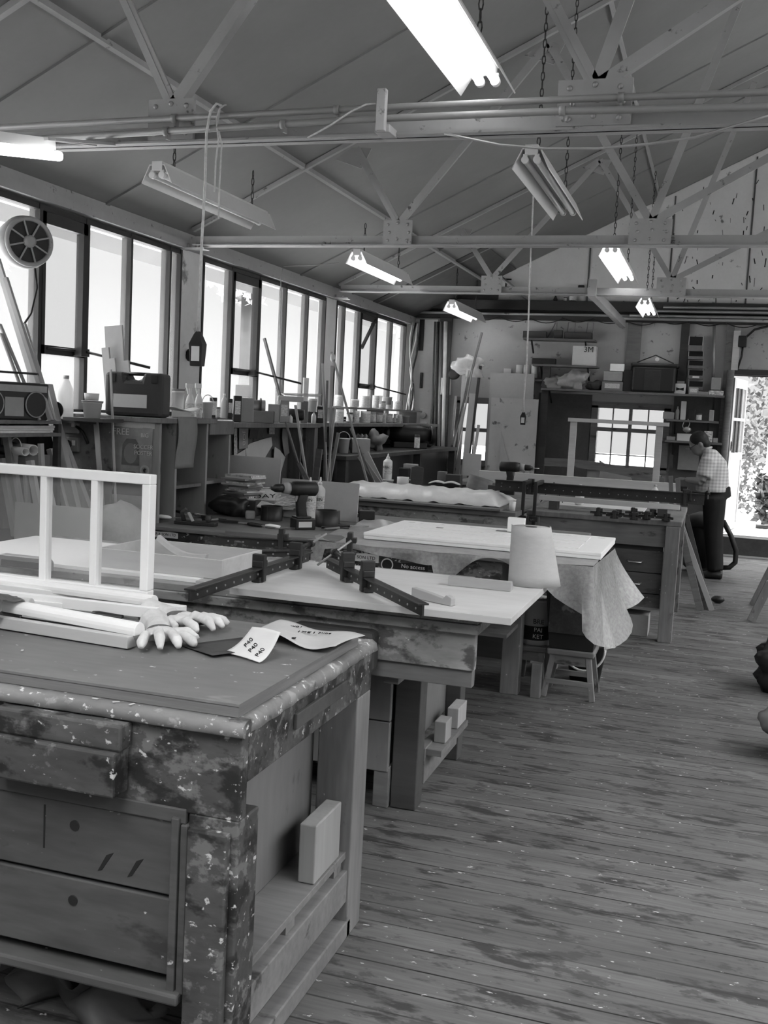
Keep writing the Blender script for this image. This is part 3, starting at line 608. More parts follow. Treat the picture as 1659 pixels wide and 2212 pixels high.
# white sash with three panes
q0 = at(325, 1025, y=2.93); sh = thing('glazed_screen', 'white painted glazed sash frame standing upright on the near bench', 'window sash', (q0.x, 2.93, .933))
W_, H_ = 1.0, q0.z - .933 - .004
for nm, lo, hi in (('stile', (-.03, 0, .045), (0, .042, H_ - .03)), ('stile', (-W_, 0, .045), (-W_ + .03, .042, H_ - .03)), ('top_rail', (-W_, 0, H_ - .03), (0, .042, H_ + .002)), ('bottom_rail', (-W_, 0, 0), (0, .042, .045))): B(lo, hi).build(nm, white_m, sh, .003)
for px in (93, 203): x = at(px, 1030, y=2.93).x - q0.x; B((x - .013, .002, .04), (x + .013, .038, H_ - .025)).build('glazing_bar', white_m, sh, .003)
B((-W_ + .02, .018, .03), (-.02, .021, H_ - .02)).build('glass', M('sash_glass', .6, 0, 1, rough=.03, trans=.88, alpha_c=.95, spec=.9), sh)
# gloves, chisel, sandpaper
def glove(loc, rz, label, flip=1):
    t = thing('work_glove', label, 'glove', loc, rz, 'pair of work gloves')
    g = MB().ball((0, 0, .024), (.055, .047, .021), 8); g.tube([(-.05, 0, .02), (-.1, .005, .02), (-.15, .0, .022)], [.034, .038, .046], 10)
    for i, (y, l, c) in enumerate(((-.036, .085, .0), (-.012, .105, .012), (.013, .098, .004), (.037, .075, -.004))):
        g.tube([(.03, y, .022), (.06, y * 1.45, .034 + c), (.04 + l * .75, y * 1.85, .026 + c), (.035 + l, y * 2.0, .014)], [.0145, .0145, .0155, .008], 8)
    g.tube([(-.02, .035 * flip, .02), (.01, .07 * flip, .028), (.055, .088 * flip, .022)], [.017, .016, .010], 8)
    remesh(g.build('glove_body', leather_m, t), .0042, 3)
    k = MB().ball((-.01, 0, .031), (.05, .04, .014), 8); remesh(k.build('knit_back', M('grey_knit', .1, .2, 60, rough=.95), t), .005, 3)
    return t
p = at(350, 1392, z=.936); glove((p.x - .02, p.y + .03, .934), -.9, 'work glove lying nearest, its pale finger tips towards the drawers', 1)
p = at(385, 1358, z=.936); glove((p.x, p.y + .03, .936), -.25, 'work glove behind the first one, fingers towards the sandpaper', -1)
p = at(200, 1328, z=.95); q = at(330, 1345, z=.94)
t = thing('chisel', 'dark handled chisel lying between the mouldings and the gloves', 'chisel', p)
MB().tube([p, p.lerp(q, .1), p.lerp(q, .5)], [.012, .014, .011], 10).move(-p).build('handle', black_m, t); MB().beam(p.lerp(q, .5), q, .012, .005).move(-p).build('blade', metal_m, t)
def curl(nm, label, cx, cy, L, Wd, rz, amp, mt, grp=None, th=.0012, tw=0, ph=0):
    g = MB().sheet(lambda u, v: (L * (u - .5), Wd * (v - .5), .0025 + amp * abs(u - .5 + ph) ** 1.7 * 3 + tw * u * v), 20, 8)
    t = thing(nm, label, 'sandpaper', (cx, cy, .933), rz, grp); g.build('sheet', mt, t, solid=th); return t
a0, a1, b0, b1 = at(476, 1408, z=.937), at(560, 1431, z=.937), at(545, 1354, z=1.005), at(606, 1366, z=1.005); p = a0.lerp(a1, .5)
def p40(u, v): q = a0.lerp(a1, u).lerp(b0.lerp(b1, u), v); return V((q.x, q.y, .937 + .068 * v ** 1.9 + .003 * math.sin(u * PI)))
t = thing('sandpaper_sheet', 'curled sandpaper sheet with three P40 prints in front of the printed one', 'sandpaper', p); MB().sheet(p40, 10, 20).move(-p).build('sheet', paper_m, t, solid=.0012)
for u, v in ((.28, .62), (.52, .5), (.78, .42)):
    q = p40(u, v); e1 = (p40(u, v + .02) - q).normalized(); e2 = (p40(u + .02, v) - q).normalized(); nz = e2.cross(e1).normalized(); rm = Matrix((e1, nz.cross(e1), nz)).transposed()
    letters('P40', t, q - p + nz * .0022, .02, rm.to_euler())
g = MB().sheet(lambda u, v: (.17 * (u - .5), .2 * (v - .5), .0005 + .008 * u), 4, 4)
one('sandpaper_sheet', 'dark sandpaper piece under the P40 sheet', 'sandpaper', g, dark_m, (at(492, 1398, z=.935).x, at(492, 1398, z=.935).y, .9335), world=False, rz=-.55, solid=.001)
p = at(668, 1374, z=.94)
t = thing('sandpaper_sheet', 'large wavy sandpaper sheet with printed back at the bench corner', 'sandpaper', (p.x, p.y, .934), -.05)
wv = lambda u, v: (.30 * (u - .5), .22 * (v - .5) - .05 * u, .006 + .016 * (1 + math.sin(u * 8 + v * 2 - 1.0)) * (1 - .5 * v) * .8)
MB().sheet(wv, 30, 10).build('sheet', M('sandpaper_back', .42, .06, 8, rough=.8), t, solid=.0012)
for tx, u, v, s in (('10m', .3, .75, .022), ('115x10m', .42, .62, .03), ('50m', .62, .8, .02), ('B', .5, .14, .026)):
    a = wv(u, v); letters(tx, t, (a[0], a[1], a[2] + .004), s, (0, 0, .25 + PI))
p = at(400, 1345, z=.94); q = at(440, 1356, z=.94)
one('sandpaper_strip', 'dark curled abrasive strip lying beyond the gloves', 'sandpaper', MB().sheet(lambda u, v: (.09 * (u - .5), .05 * (v - .5), .002 + .02 * (u - .5) ** 2 * 4), 8, 2), dark_m, (p.x + .03, p.y, .9335), world=False, rz=-.5, solid=.001)
for i, (px, py) in enumerate(((205, 1508), (243, 1518), (172, 1573), (48, 1405))):
    p = at(px, py, z=.9345 if py < 1450 else .903); one('wood_chip', 'tiny pale chip of wood lying on the near bench', 'wood chip', MB().cb((0, 0, 0), (.016, .006, .0015)), pale_m, (p.x, max(p.y, 2.045) if py > 1450 else p.y, p.z if py < 1500 else .9015), 'wood chips on the near bench', world=False, rz=i * .7)

# ---------------------------------------------------------------- second bench
one('white_board', 'white melamine board lying on the second bench under the tray', 'board', B((-3.08, 3.56, .9), (-1.86, 4.22, .915)), white_m, (-2.5, 3.56, .9), bev=.001)
one('pale_board', 'pale board under the front of the shallow tray', 'board', B((-1.855, 3.53, .9), (-1.665, 4.3, .914)), pale_m, (-1.8, 3.53, .9), bev=.001)
one('ply_sheet', 'large clean ply sheet overhanging the end of the second bench', 'board', B((-1.655, 3.415, .9005), (-.61, 4.2, .925)), plyw_m, (-1.2, 3.41, .9), bev=.001)
t = thing('wooden_tray', 'shallow wooden tray box with a curved strip inside', 'tray', (-2.34, 3.6, .9155)); a, b, h = .56, .37, .075
for nm, lo, hi in (('front_side', (0, 0, 0), (a, .012, h)), ('back_side', (0, b - .012, 0), (a, b, h)), ('left_side', (0, .012, 0), (.012, b - .012, h)), ('right_side', (a - .012, .012, 0), (a, b - .012, h)), ('tray_base', (.012, .012, .003), (a - .012, b - .012, .01))): B(lo, hi).build(nm, pale_m, t, .001)
p, q = at(340, 1165, y=3.9), at(445, 1207, y=3.66)
P = [p.lerp(q, u) + V((0, 0, -.03 * math.sin(u * PI))) for u in [i / 12 for i in range(13)]]; g = MB()
g.rings([[x + V((0, -.012, 0)), x + V((.0, .012, 0)), x + V((.008, .012, .02)), x + V((.008, -.012, .02))] for x in P], sm=False)
one('curved_strip', 'bowed pale wooden strip resting in the shallow tray', 'strip', g, pale_m, p, bev=.001)
def sash_clamp(p, q, heads, label, hbar=.042, screw=True, group='sash clamps on the second bench', sticker=False, wb=.02):
    p, q = V(p), V(q); d = (q - p); L = d.length; a = math.atan2(d.y, d.x); b = -math.asin(d.z / L)
    t = thing('sash_clamp', label, 'clamp', p, group=group, rot=(0, b, a))
    g = B((0, -.004, 0), (L, .004, hbar)); g.box((0, -wb, hbar - .006), (L, wb, hbar)); br = g.build('bar', iron_m, t, .001)
    n = int(L / .07); 
    for i in range(n): MB().cyl((.05 + i * .07, -.0062, hbar * .4), (.05 + i * .07, .0062, hbar * .4), .0042, n=8).build('peg_hole', galv_m, br)
    for hx, hh in heads:
        g = B((hx - .012, -.026, -.012), (hx + .012, .026, hbar + hh)).box((hx - .03, -.018, -.014), (hx + .03, .018, .006)).box((hx - .018, -.022, hbar), (hx + .03, .022, hbar + .025)); g.build('jaw', iron_m, t, .003)
    if screw:
        hx, hh = heads[-1]; s = MB().cyl((hx, 0, hbar + hh * .55), (hx + .16, 0, hbar + hh * .55), .009, n=10).cyl((hx + .15, 0, hbar + hh * .55), (hx + .18, 0, hbar + hh * .55), .016, n=10); so = s.build('screw', iron_m, t)
        MB().cyl((hx + .165, -.07, hbar + hh * .55 + .05), (hx + .165, .07, hbar + hh * .55 - .05), .005, n=8).build('tommy_bar', galv_m, so)
        B((hx + .03, -.02, hbar * .3), (hx + .05, .02, hbar + hh * .7)).build('fixed_head', iron_m, t, .004)
    if sticker:
        B((L * .42, -.0052, .008), (L * .56, -.004, .034)).build('sticker', black_m, t); letters('Record', t, (L * .50, -.0062, .021), .022, (PI / 2, 0, PI), mt=paper_m)
        for x in (.37, .325): B((L * x, -.0056, .008), (L * x + .034, -.004, .034)).build('sticker', paper_m, t)
    return t
p, q = at(408, 1306, z=.93), at(652, 1222, z=.93); q = p.lerp(q, .97); u = (q - p).normalized()
sash_clamp((p.x, p.y, .9400), (q.x, q.y + .1, .9410), [(.56, .05), (.93, .055)], 'dark sash clamp whose bar sticks out towards the sandpaper from beside the tray', screw=True)
p, q = at(913, 1338, z=.93), at(706, 1232, z=.93)
sash_clamp((p.x, p.y, .9400), (q.x, q.y, .9410), [(p - q).length * .76 > .5 and (.52, .06) or (.5, .06), (.74, .06)], 'dark sash clamp lying across the clean ply sheet with white stickers on its bar', sticker=True)
p, q = at(470, 1192, y=4.35), at(668, 1222, y=4.45)
sash_clamp((p.x, p.y, .9405), (q.x, q.y, .9405), [(.3, .05), (.62, .05)], 'dark sash clamp lying crosswise behind the tray', screw=False)
p, q = at(575, 1225, z=.945), at(622, 1195, z=.96); sash_clamp((-2.02, 4.02, .93), (-1.7, 4.32, .93), [(.1, .04)], 'short dark clamp bar crossing behind the tray corner', screw=False, hbar=.03)
g = MB().prism([(0, 0), (.19, 0), (.19, .028), (.165, .036), (.15, .022), (.09, .03), (.0, .038)], -.012, .012, XZ)
off_m = M('offcut_timber', .34, .1, 8, GX, rough=.6)
p = at(893, 1288, z=.93); one('shaped_offcut', 'notched pale offcut at the front edge of the clean ply sheet', 'offcut', g, off_m, (p.x, p.y, .926), world=False, rz=-.46, bev=.002)
p = at(968, 1262, z=.93); one('wooden_moulding', 'short length of pale moulding before the paper roll', 'moulding', MB().prism([(-.022, 0), (.022, 0), (.022, .02), (.008, .036), (-.022, .036)], 0, .25, Matrix(((0, 0, 1, 0), (1, 0, 0, 0), (0, 1, 0, 0), (0, 0, 0, 1)))), off_m, (p.x, p.y + .02, .926), world=False, rz=.0, bev=.001)
# paper roll with a loose end
p = at(1137, 1262, z=.93); t = thing('paper_roll', 'standing roll of thin packing paper, loose end flaring at the bottom', 'paper roll', (p.x, p.y + .03, .9255))
fl = M('packing_paper', .42, .05, 20, (1, 1, 3), rough=.85, bump=.2)
MB().lathe([(.018, 0), (.076, 0), (.076, .235), (.018, .235)], n=32).build('roll', fl, t)
MB().lathe([(.0185, .232), (.024, .236), (.024, .2365), (.0185, .2365)], n=20).build('core', dark_m, t)
g = MB().sheet(lambda u, v: ((.079 + .05 * u ** 1.5 * (1 - v)) * math.sin(-1.5 + 3.6 * u) + .012 * u * (1 - v), -(.079 + .02 * u * (1 - v)) * math.cos(-1.5 + 3.6 * u), .001 + .24 * v), 24, 6)
g.build('loose_end', fl, t, solid=.001)
# ---------------------------------------------------------------- third bench: wrapped door, tools
Z3 = .881
dr = thing('panelled_door', 'white primed panelled door lying flat on bubble wrap on the third bench', 'door', (-1.82, 5.42, .886))
B((0, 0, 0), (1.30, .78, .018)).build('door_slab', white_m, dr, .002)
B((-.002, -.004, .018), (1.302, .784, .036)).build('door_face', white_m, dr, .004)
for nm, x0, x1, y0, y1 in (('panel_mould', .13, 1.17, .1, .33), ('panel_mould', .13, 1.17, .45, .68)):
    g = MB()
    for lo, hi in (((x0, y0, .036), (x1, y0 + .008, .0385)), ((x0, y1 - .008, .036), (x1, y1, .0385)), ((x0, y0, .036), (x0 + .008, y1, .0385)), ((x1 - .008, y0, .036), (x1, y1, .0385))): g.box(lo, hi)
    g.build(nm, white_m, dr, .001)
B((.62, .60, .0365), (.74, .65, .0385)).build('paper_label', grey_m, dr); B((.28, .5, .0365), (.32, .53, .0385)).build('paper_label', grey_m, dr)
# bubble wrap: over the bench front, then round the end
def wrap(u, v):
    # u along: -2.06 .. -.66 on the front, then round the end towards the back ; v from top (0) to hem (1)
    fr = .80; s = u / fr
    hem = (.835 if .04 < u < .37 else .765) + .02 * math.sin(u * 14) + .10 * max(0, math.sin((u - .42) * 16)) * (.42 < u < .62)
    if u > .70: hem = .74 - .34 * max(0, 1 - abs(u - .87) / .17) ** .8 + .02 * math.sin(u * 75)
    if u <= fr: x, y = -2.03 + 1.50 * s, 5.165
    else: k = (u - fr) / (1 - fr); x, y = -.53 + .03 * k, 5.165 + .85 * k
    z = .884 + (hem - .884) * v
    out = v ** 1.3
    if u <= fr: y -= .035 * out * math.sin(u * 40) * (.4 + u)
    if u > .66: k = (u - .66) / .34; x += out * (.15 * k + .045 * math.sin(u * 70)); y += .06 * out * math.sin(u * 62) - .02
    if v < .02: z = .884
    return (x, y, z)
wt = thing('bubble_wrap', 'sheet of bubble wrap draped under the white door and hanging to a point', 'packing', (-1.3, 5.165, .884))
wo = V((-1.3, 5.165, .884))
MB().sheet(wrap, 110, 22).move(-wo).build('hanging_skirt', wrap_m, wt)
MB().sheet(lambda u, v: (-2.06 + 1.53 * u, 5.165 + .95 * v - .02 * math.sin(u * 30) * (1 - v), .8835 + (.012 * math.sin(u * 25 + v * 9) ** 2 + .03 * max(0, v - .84) * 6 if (u < .14 or v > .84) else 0)), 60, 30).move(-wo).build('top_layer', film_m, wt)
# drills, bottles, belts
def drill(name, label, loc, rz, s=1.0):
    t = thing(name, label, 'drill', loc, rz)
    def b(mb, n_, mt, bev=.004): return mb.xf(Matrix.Scale(s, 4)).build(n_, mt, t, bev)
    b(B((-.035, -.038, 0), (.07, .038, .055)).box((-.03, -.034, .055), (.05, .034, .065)), 'battery', black_m, .008)
    b(MB().rings([[V((x + a, y * q, z)) for x, y in ((-.022, -.017), (.022, -.019), (.026, 0), (.022, .019), (-.022, .017), (-.026, 0))] for a, q, z in ((.01, 1.1, .062), (.006, .9, .09), (.002, .95, .13), (.012, 1.05, .17))]), 'grip', black_m, .004)
    b(MB().tube([(-.06, 0, .20), (-.03, 0, .20), (.075, 0, .198), (.085, 0, .198)], [.031, .037, .036, .024], 16), 'motor_housing', black_m, 0)
    b(MB().tube([(-.06, 0, .20), (-.095, 0, .20)], [.029, .026], 16), 'gear_case', grey_m, 0)
    b(MB().tube([(-.095, 0, .20), (-.1, 0, .2), (-.135, 0, .20), (-.155, 0, .20)], [.018, .022, .02, .009], 14), 'chuck', black_m, 0)
    b(MB().cyl((-.155, 0, .2), (-.2, 0, .2), .003, n=8), 'drill_bit', metal_m, 0)
    b(B((-.028, -.006, .135), (-.012, .006, .165)), 'trigger', grey_m, .003)
    b(B((-.02, -.0385, .012), (.05, -.037, .04)), 'battery_label', paper_m, 0)
    return t
p = at(648, 1140, z=Z3); drill('cordless_drill', 'black cordless drill standing on its battery before the two glue bottles', (p.x + .02, p.y - .06, Z3), .8, 1.2)
for px, lb in ((652, 'left of the two white glue bottles behind the drill'), (668, 'right of the two white glue bottles behind the drill')):
    p = at(px, 1125, z=Z3); bottle('glue_bottle', lb, (p.x, p.y + .12 + (.05 if px > 660 else 0), Z3), .27, .042, 'pair of glue bottles on the third bench', txt='RESIN')
def belt(label, px0, px1, pyb, pyt, z, mt=black_m, cut=False):
    p = at((px0 + px1) / 2, pyb, z=z); d = (p - EYE).dot(_f); r = (px1 - px0) / 2 * d / FPX; h = (pyb - pyt) * d / FPX
    t = thing('sanding_belt', label, 'sanding belt', (p.x, p.y + r, z), 0, 'sanding belts')
    n = 32; g = MB(); R = []
    for rr, zz in ((r, 0), (r, h), (r - .004, h), (r - .004, 0), (r, 0)): R.append([V((rr * math.cos(2 * PI * k / n), rr * math.sin(2 * PI * k / n), zz)) for k in range(n)])
    g.rings(R, cap=False).build('belt_loop', mt, t); 
    B((-.002, -r - .0012, .003), (.002, -r + .0005, h - .003)).build('joint_tape', dark_m, t); return t
belt('standing black sanding belt left of the cordless drill', 553, 600, 1126, 1094, Z3)
belt('standing black sanding belt right of the cordless drill', 670, 724, 1140, 1104, Z3)
# two fibre boards standing behind
def board(name, label, pa, pb, th, mt, rot=None, base_z=None, lean=.08, group=None, cat='board', **k):
    """upright board: pa lower left pixel, pb upper right pixel on plane y"""
    a, b = at(*pa, **k), at(*pb, **k); z0 = base_z if base_z is not None else min(a.z, b.z); w_ = b.x - a.x; h = b.z - z0
    return one(name, label, cat, B((0, 0, 0), (w_, th, h)), mt, (a.x, a.y, z0), group, .001, world=False, rot=(-lean, 0, 0))
board('fibre_board', 'square fibre board standing behind the newspaper pile', (489, 1085), (604, 990), .012, mdf_m, y=6.45, base_z=Z3)
board('fibre_board', 'low wide fibre board standing behind the glue bottles', (604, 1105), (774, 1045), .012, mdf_m, y=6.22, base_z=Z3)
# newspaper heap on boxes
p = at(455, 1105, z=Z3); p.x = max(p.x, -2.78)
for i, (dx, dy, w_, h, lb) in enumerate(((-.12, .1, .13, .09, 'small dark box under the newspaper pile, left'), (.02, .08, .16, .1, 'cardboard box directly under the folded newspaper'), (.2, .12, .12, .07, 'small box right of the newspaper pile'))):
    one('small_box', lb, 'box', B((-w_ / 2, -.06, 0), (w_ / 2, .06, h)), (black_m, card_m, grey_m)[i], (p.x + dx, p.y + dy, Z3), bev=.003, world=False, rz=.2 * i - .2)
news_m = M('newsprint', .48, .85, 60, (.5, 2, 1), rough=.9)
t = thing('newspaper', 'folded newspaper with large headline lying on the box', 'newspaper', (p.x + .05, p.y + .08, Z3 + .103), .25)
t.rotation_euler = (.42, -.05, .3); t.scale = (1.2, 1.2, 1)
for i in range(4): MB().sheet(lambda u, v: (.26 * (u - .5) + .01 * i, .2 * (v - .5), .003 + i * .004 + .012 * math.sin(u * 5 + i)), 12, 4).build('folded_sheet', news_m if i == 3 else paper_m, t, solid=.001)
letters('DAY', t, (-.03, -.02, .037), .06, (0, 0, .1)); letters('LIVE', t, (.07, .04, .036), .03, (0, 0, .1))
# stack of magazines on the shelf behind, to the left
p = at(412, 1070, y=6.1); p.x = max(p.x, -2.9)
one('box_stand', 'dark crate under the leaning stack of magazines', 'crate', B((-.13, -.1, 0), (.13, .12, .10)), dark_m, (p.x, 6.15, Z3), world=False, bev=.004)
for i in range(14):
    one('magazine', 'magazine in the untidy stack beside the tall cabinet', 'magazine', B((-.105, -.08, 0), (.105, .08, .0105)), (paper_m, card_m, grey_m, news_m)[i * 7 % 4], (p.x + rnd.uniform(-.02, .02), 6.15 + rnd.uniform(-.02, .02), Z3 + .101 + i * .0112), 'magazines stacked beside the tall cabinet', world=False, rz=rnd.uniform(-.5, .5))
# small hand tools along the front edge
def tool(kind, label, px, py, rz, s=1.0, z=Z3, dy=0):
    p = at(px, py, z=z); t = thing(kind, label, kind.replace('_', ' '), (p.x, p.y + dy, z), rz); Lx = .2 * s
    if kind in ('chisel', 'screwdriver'):
        MB().tube([(-Lx / 2, 0, .013), (-Lx * .35, 0, .014), (0, 0, .012)], [.009, .0135, .009], 10).build('handle', (white_m if 'pale' in label else black_m), t); MB().box((0, -.005 * s, .010), (Lx / 2, .005 * s, .014)).build('blade', metal_m, t)
    elif kind == 'pliers':
        for sg in (-1, 1): MB().tube([(-Lx / 2, sg * .03, .01), (-.02, sg * .016, .012), (0, 0, .012), (Lx * .3, -sg * .006, .012)], [.007, .008, .009, .004], 8).build('handle', black_m if sg > 0 else grey_m, t)
    elif kind == 'brush':
        MB().tube([(-Lx / 2, 0, .012), (-.02, 0, .012)], [.007, .01], 8).build('handle', pale_m, t); MB().box((-.02, -.02, .004), (.02, .02, .02)).build('ferrule', galv_m, t); MB().box((.02, -.02, .005), (.07, .02, .018)).build('bristles', dark_m, t)
    elif kind == 'wood_plane':
        MB().box((-Lx / 2, -.03, 0), (Lx / 2, .03, .02)).build('sole', iron_m, t, .003); MB().tube([(-Lx * .3, 0, .02), (-Lx * .36, 0, .07), (-Lx * .25, 0, .09)], [.014, .013, .011], 8).build('rear_handle', dark_m, t); MB().ball((Lx * .3, 0, .04), (.018, .018, .022), 6).build('front_knob', dark_m, t); MB().beam((-.02, 0, .02), (-.05, 0, .07), .04, .004).build('blade', metal_m, t)
    elif kind == 'scraper':
        MB().box((-Lx / 2, -.012, .004), (0, .012, .02)).build('handle', black_m, t, .004); MB().prism([(0, -.01), (.08, -.03), (.08, .03), (0, .01)], .008, .011).build('blade', metal_m, t)
    elif kind == 'tape_measure':
        MB().box((-.03, -.02, 0), (.03, .02, .055)).build('case', grey_m, t, .01); MB().box((.03, -.008, .002), (.06, .008, .004)).build('tape', paper_m, t)
    return t
tool('chisel', 'white handled pale chisel near the left end of the cluttered bench', 372, 1122, .3, 1.0)
tool('wood_plane', 'old bench plane lying before the newspaper pile', 418, 1135, .1, 1.25, dy=.03)
tool('pliers', 'dark pliers below the newspaper', 470, 1126, .9, .9)
tool('scraper', 'bright paint scraper at the bench front under the newspaper', 515, 1132, .15, 1.2)
tool('chisel', 'dark handled chisel in front of the left sanding belt', 565, 1140, -.2, 1.0)
tool('screwdriver', 'pale handled screwdriver beside the drill battery', 605, 1143, .1, .9)
tool('pliers', 'open pliers right of the drill at the end of the tools', 735, 1144, .7, 1.0, dy=-.02)
tool('screwdriver', 'black screwdriver left of the bubble wrap corner', 755, 1140, .6, 1.2)
tool('tape_measure', 'grey tape measure between newspaper and left belt', 540, 1122, .5, 1.0)
tool('brush', 'small brush lying behind the plane', 436, 1118, -.5, 1.0)
tool('wood_plane', 'small dark plane behind the right sanding belt', 748, 1118, .4, .9, dy=.1)
tool('scraper', 'black scraper at the left of the plane', 395, 1112, -.7, 1.0)
p = at(505, 1112, z=Z3); t = thing('tape_roll', 'white roll lying on its side beside the newspaper', 'tape', (p.x, p.y, Z3 + .036), .5)
MB().tube([(-.06, 0, 0), (.06, 0, 0)], .034, 20).build('roll', plast_m, t); MB().tube([(-.0605, 0, 0), (.0605, 0, 0)], .022, 16).build('core', card_m, t)
p = at(632, 1112, z=Z3); t = thing('tin', 'dark tin with pale label standing left of the drill grip', 'tin', (p.x - .02, p.y + .14, Z3)); MB().lathe([(.03, 0), (.033, .003), (.033, .12), (.026, .135), (.002, .135)]).build('can', black_m, t); g = MB().lathe([(.0336, .03), (.0336, .09)]); g.f = g.f[:-2]; g.sm = g.sm[:-2]; g.build('tin_label', M_label, t)
p = at(400, 1108, z=Z3); p.x = max(p.x, -2.9); g = MB().ball((0, 0, .06), (.13, .08, .07), 14).crumple(.5, 9); one('leather_bag', 'black soft tool bag at the left end of the cluttered bench', 'bag', g, black_m, (p.x, p.y + .06, Z3 - .003), world=False)
p = at(790, 1110, z=Z3)
t = thing('plastic_bag', 'clear crumpled plastic bag standing behind the right belt', 'bag', (p.x - .05, 6.35, Z3))
MB().sheet(lambda u, v: (.15 * (u - .5) * (1.2 - .4 * v), .04 * math.sin(u * 17 + v * 5), .02 + .17 * v * (.55 + .45 * math.sin(u * 6 + .4)) ), 24, 12).build('film', film_m, t, solid=.001)
B((-.09, -.03, 0), (.02, .03, .03)).build('contents', black_m, t, .006)
p = at(795, 1132, z=Z3); g = B((-.05, -.035, 0), (.05, .035, .085)); one('small_box', 'small black box beside the bubble wrap corner', 'box', g, black_m, (p.x - .01, p.y, Z3), world=False, bev=.006, rz=.3)
p = at(1107, 1150, z=.93); one('white_block', 'small white block standing behind the paper roll on the door', 'block', B((-.05, -.02, 0), (.05, .02, .085)), white_m, (p.x + .01, p.y + .06, .927), world=False, bev=.003)
# ---------------------------------------------------------------- bin on a stool, bucket on steps
def stool(name, label, x, y, w_, d_, h, splay, rail=True, rz=0):
    t = thing(name, label, 'stool', (x, y, 0), rz)
    B((-w_ / 2, -d_ / 2, h - .035), (w_ / 2, d_ / 2, h)).build('seat', mid_m, t, .008)
    B((-w_ / 2 + .02, -d_ / 2 + .015, h - .09), (w_ / 2 - .02, -d_ / 2 + .03, h - .035)).build('apron', mid_m, t)
    for sx_ in (-1, 1):
        for sy_ in (-1, 1): MB().beam((sx_ * (w_ / 2 - .03 + splay), sy_ * (d_ / 2 - .03 + splay * .6), 0), (sx_ * (w_ / 2 - .035), sy_ * (d_ / 2 - .03), h - .03), .032, .032, (0, 1, 0)).build('leg', midZ_m, t, .003)
    if rail:
        for sy_ in (-1, 1): B((-w_ / 2 + .0, sy_ * (d_ / 2 - .01) - .01, h * .28), (w_ / 2 - .0, sy_ * (d_ / 2 - .01) + .01, h * .28 + .03)).build('rail', mid_m, t, .002)
    return t
stool('work_stool', 'low wooden stool carrying the black bin beside the third bench', -.70, 6.03, .27, .26, .285, .035)
t = thing('plastic_bin', 'battered black bin standing on the low wooden stool', 'bin', (-.70, 6.03, .286))
def rect(w_, d_, z): return [V((x, y, z)) for x, y in ((-w_, -d_), (w_, -d_), (w_, d_), (-w_, d_))]
MB().rings([rect(.125, .12, 0), rect(.158, .15, .335), rect(.15, .142, .335), rect(.118, .113, .012)], sm=False).build('bin_body', black_m, t, .01)
MB().rings([rect(.17, .162, .325), rect(.17, .162, .345), rect(.152, .145, .345), rect(.152, .145, .325), rect(.17, .162, .325)], cap=False, sm=False).build('rim', black_m, t, .004)
B((-.13, -.158, .1), (.11, -.152, .31)).build('front_patch', M('smeared_plastic', .035, .5, 9, stain=.2, fleck=.2, fsc=12, fcol=.12, rough=.4), t)
t = thing('rope_bucket', 'black bucket with white rope handle on the floor behind the stool', 'bucket', (-.66, 6.38, 0))
MB().lathe([(.09, 0), (.125, .23), (.132, .23), (.132, .25), (.12, .25), (.086, .01), (.002, .01)], n=24).build('bucket_body', black_m, t)
MB().tube([(.125 * math.cos(a), -.13 - .012 * math.sin(-a), .235 + .14 * math.sin(a)) for a in [-PI * i / 16 for i in range(17)]], .0075, 8).build('rope_handle', rope_m, t)
stool('step_stool', 'small step stool under the paint bucket below the ply sheet', -.955, 6.18, .2, .3, .255, .01, False)
one('step_block', 'short upright block beside the step stool', 'block', B((0, 0, 0), (.055, .06, .2)), midZ_m, (-.905, 5.83, 0), world=False, bev=.003)
t = thing('paint_bucket', 'white paint kettle bucket with dark lettered label on the step stool', 'bucket', (-.945, 6.14, .256))
MB().lathe([(.083, 0), (.092, .26), (.096, .26), (.096, .275), (.002, .275)], n=28).build('bucket_body', plast_m, t)
g = MB().lathe([(.0862, .03), (.0888, .115)], n=28); g.f = g.f[:-2]; g.sm = g.sm[:-2]; g.build('dark_label', ink_m, t)
letters('BRE', t, (.03, -.0925, .145), .04); letters('PAI', t, (.03, -.0905, .095), .036, mt=paper_m); letters('KET', t, (.03, -.0895, .055), .036, mt=paper_m)
for i, (x, y, z0, w_, d_, h, lb) in enumerate(((-1.25, 5.9, .421, .12, .15, .2, 'dark tin box on the shelf inside the third bench'), (-1.5, 5.95, .421, .15, .15, .14, 'grey box on the shelf inside the third bench, farther in'))):
    one('storage_box', lb, 'box', B((-w_ / 2, -d_ / 2, 0), (w_ / 2, d_ / 2, h)), (grey_m, card_m)[i], (x, y + .16, z0), world=False, bev=.003)
one('timber_offcut', 'thick pale block on the floor inside the end of the third bench', 'offcut', B((0, 0, 0), (.09, .25, .1)), paleZ_m, (-.95, 6.2 + .2, 0), world=False, bev=.003)
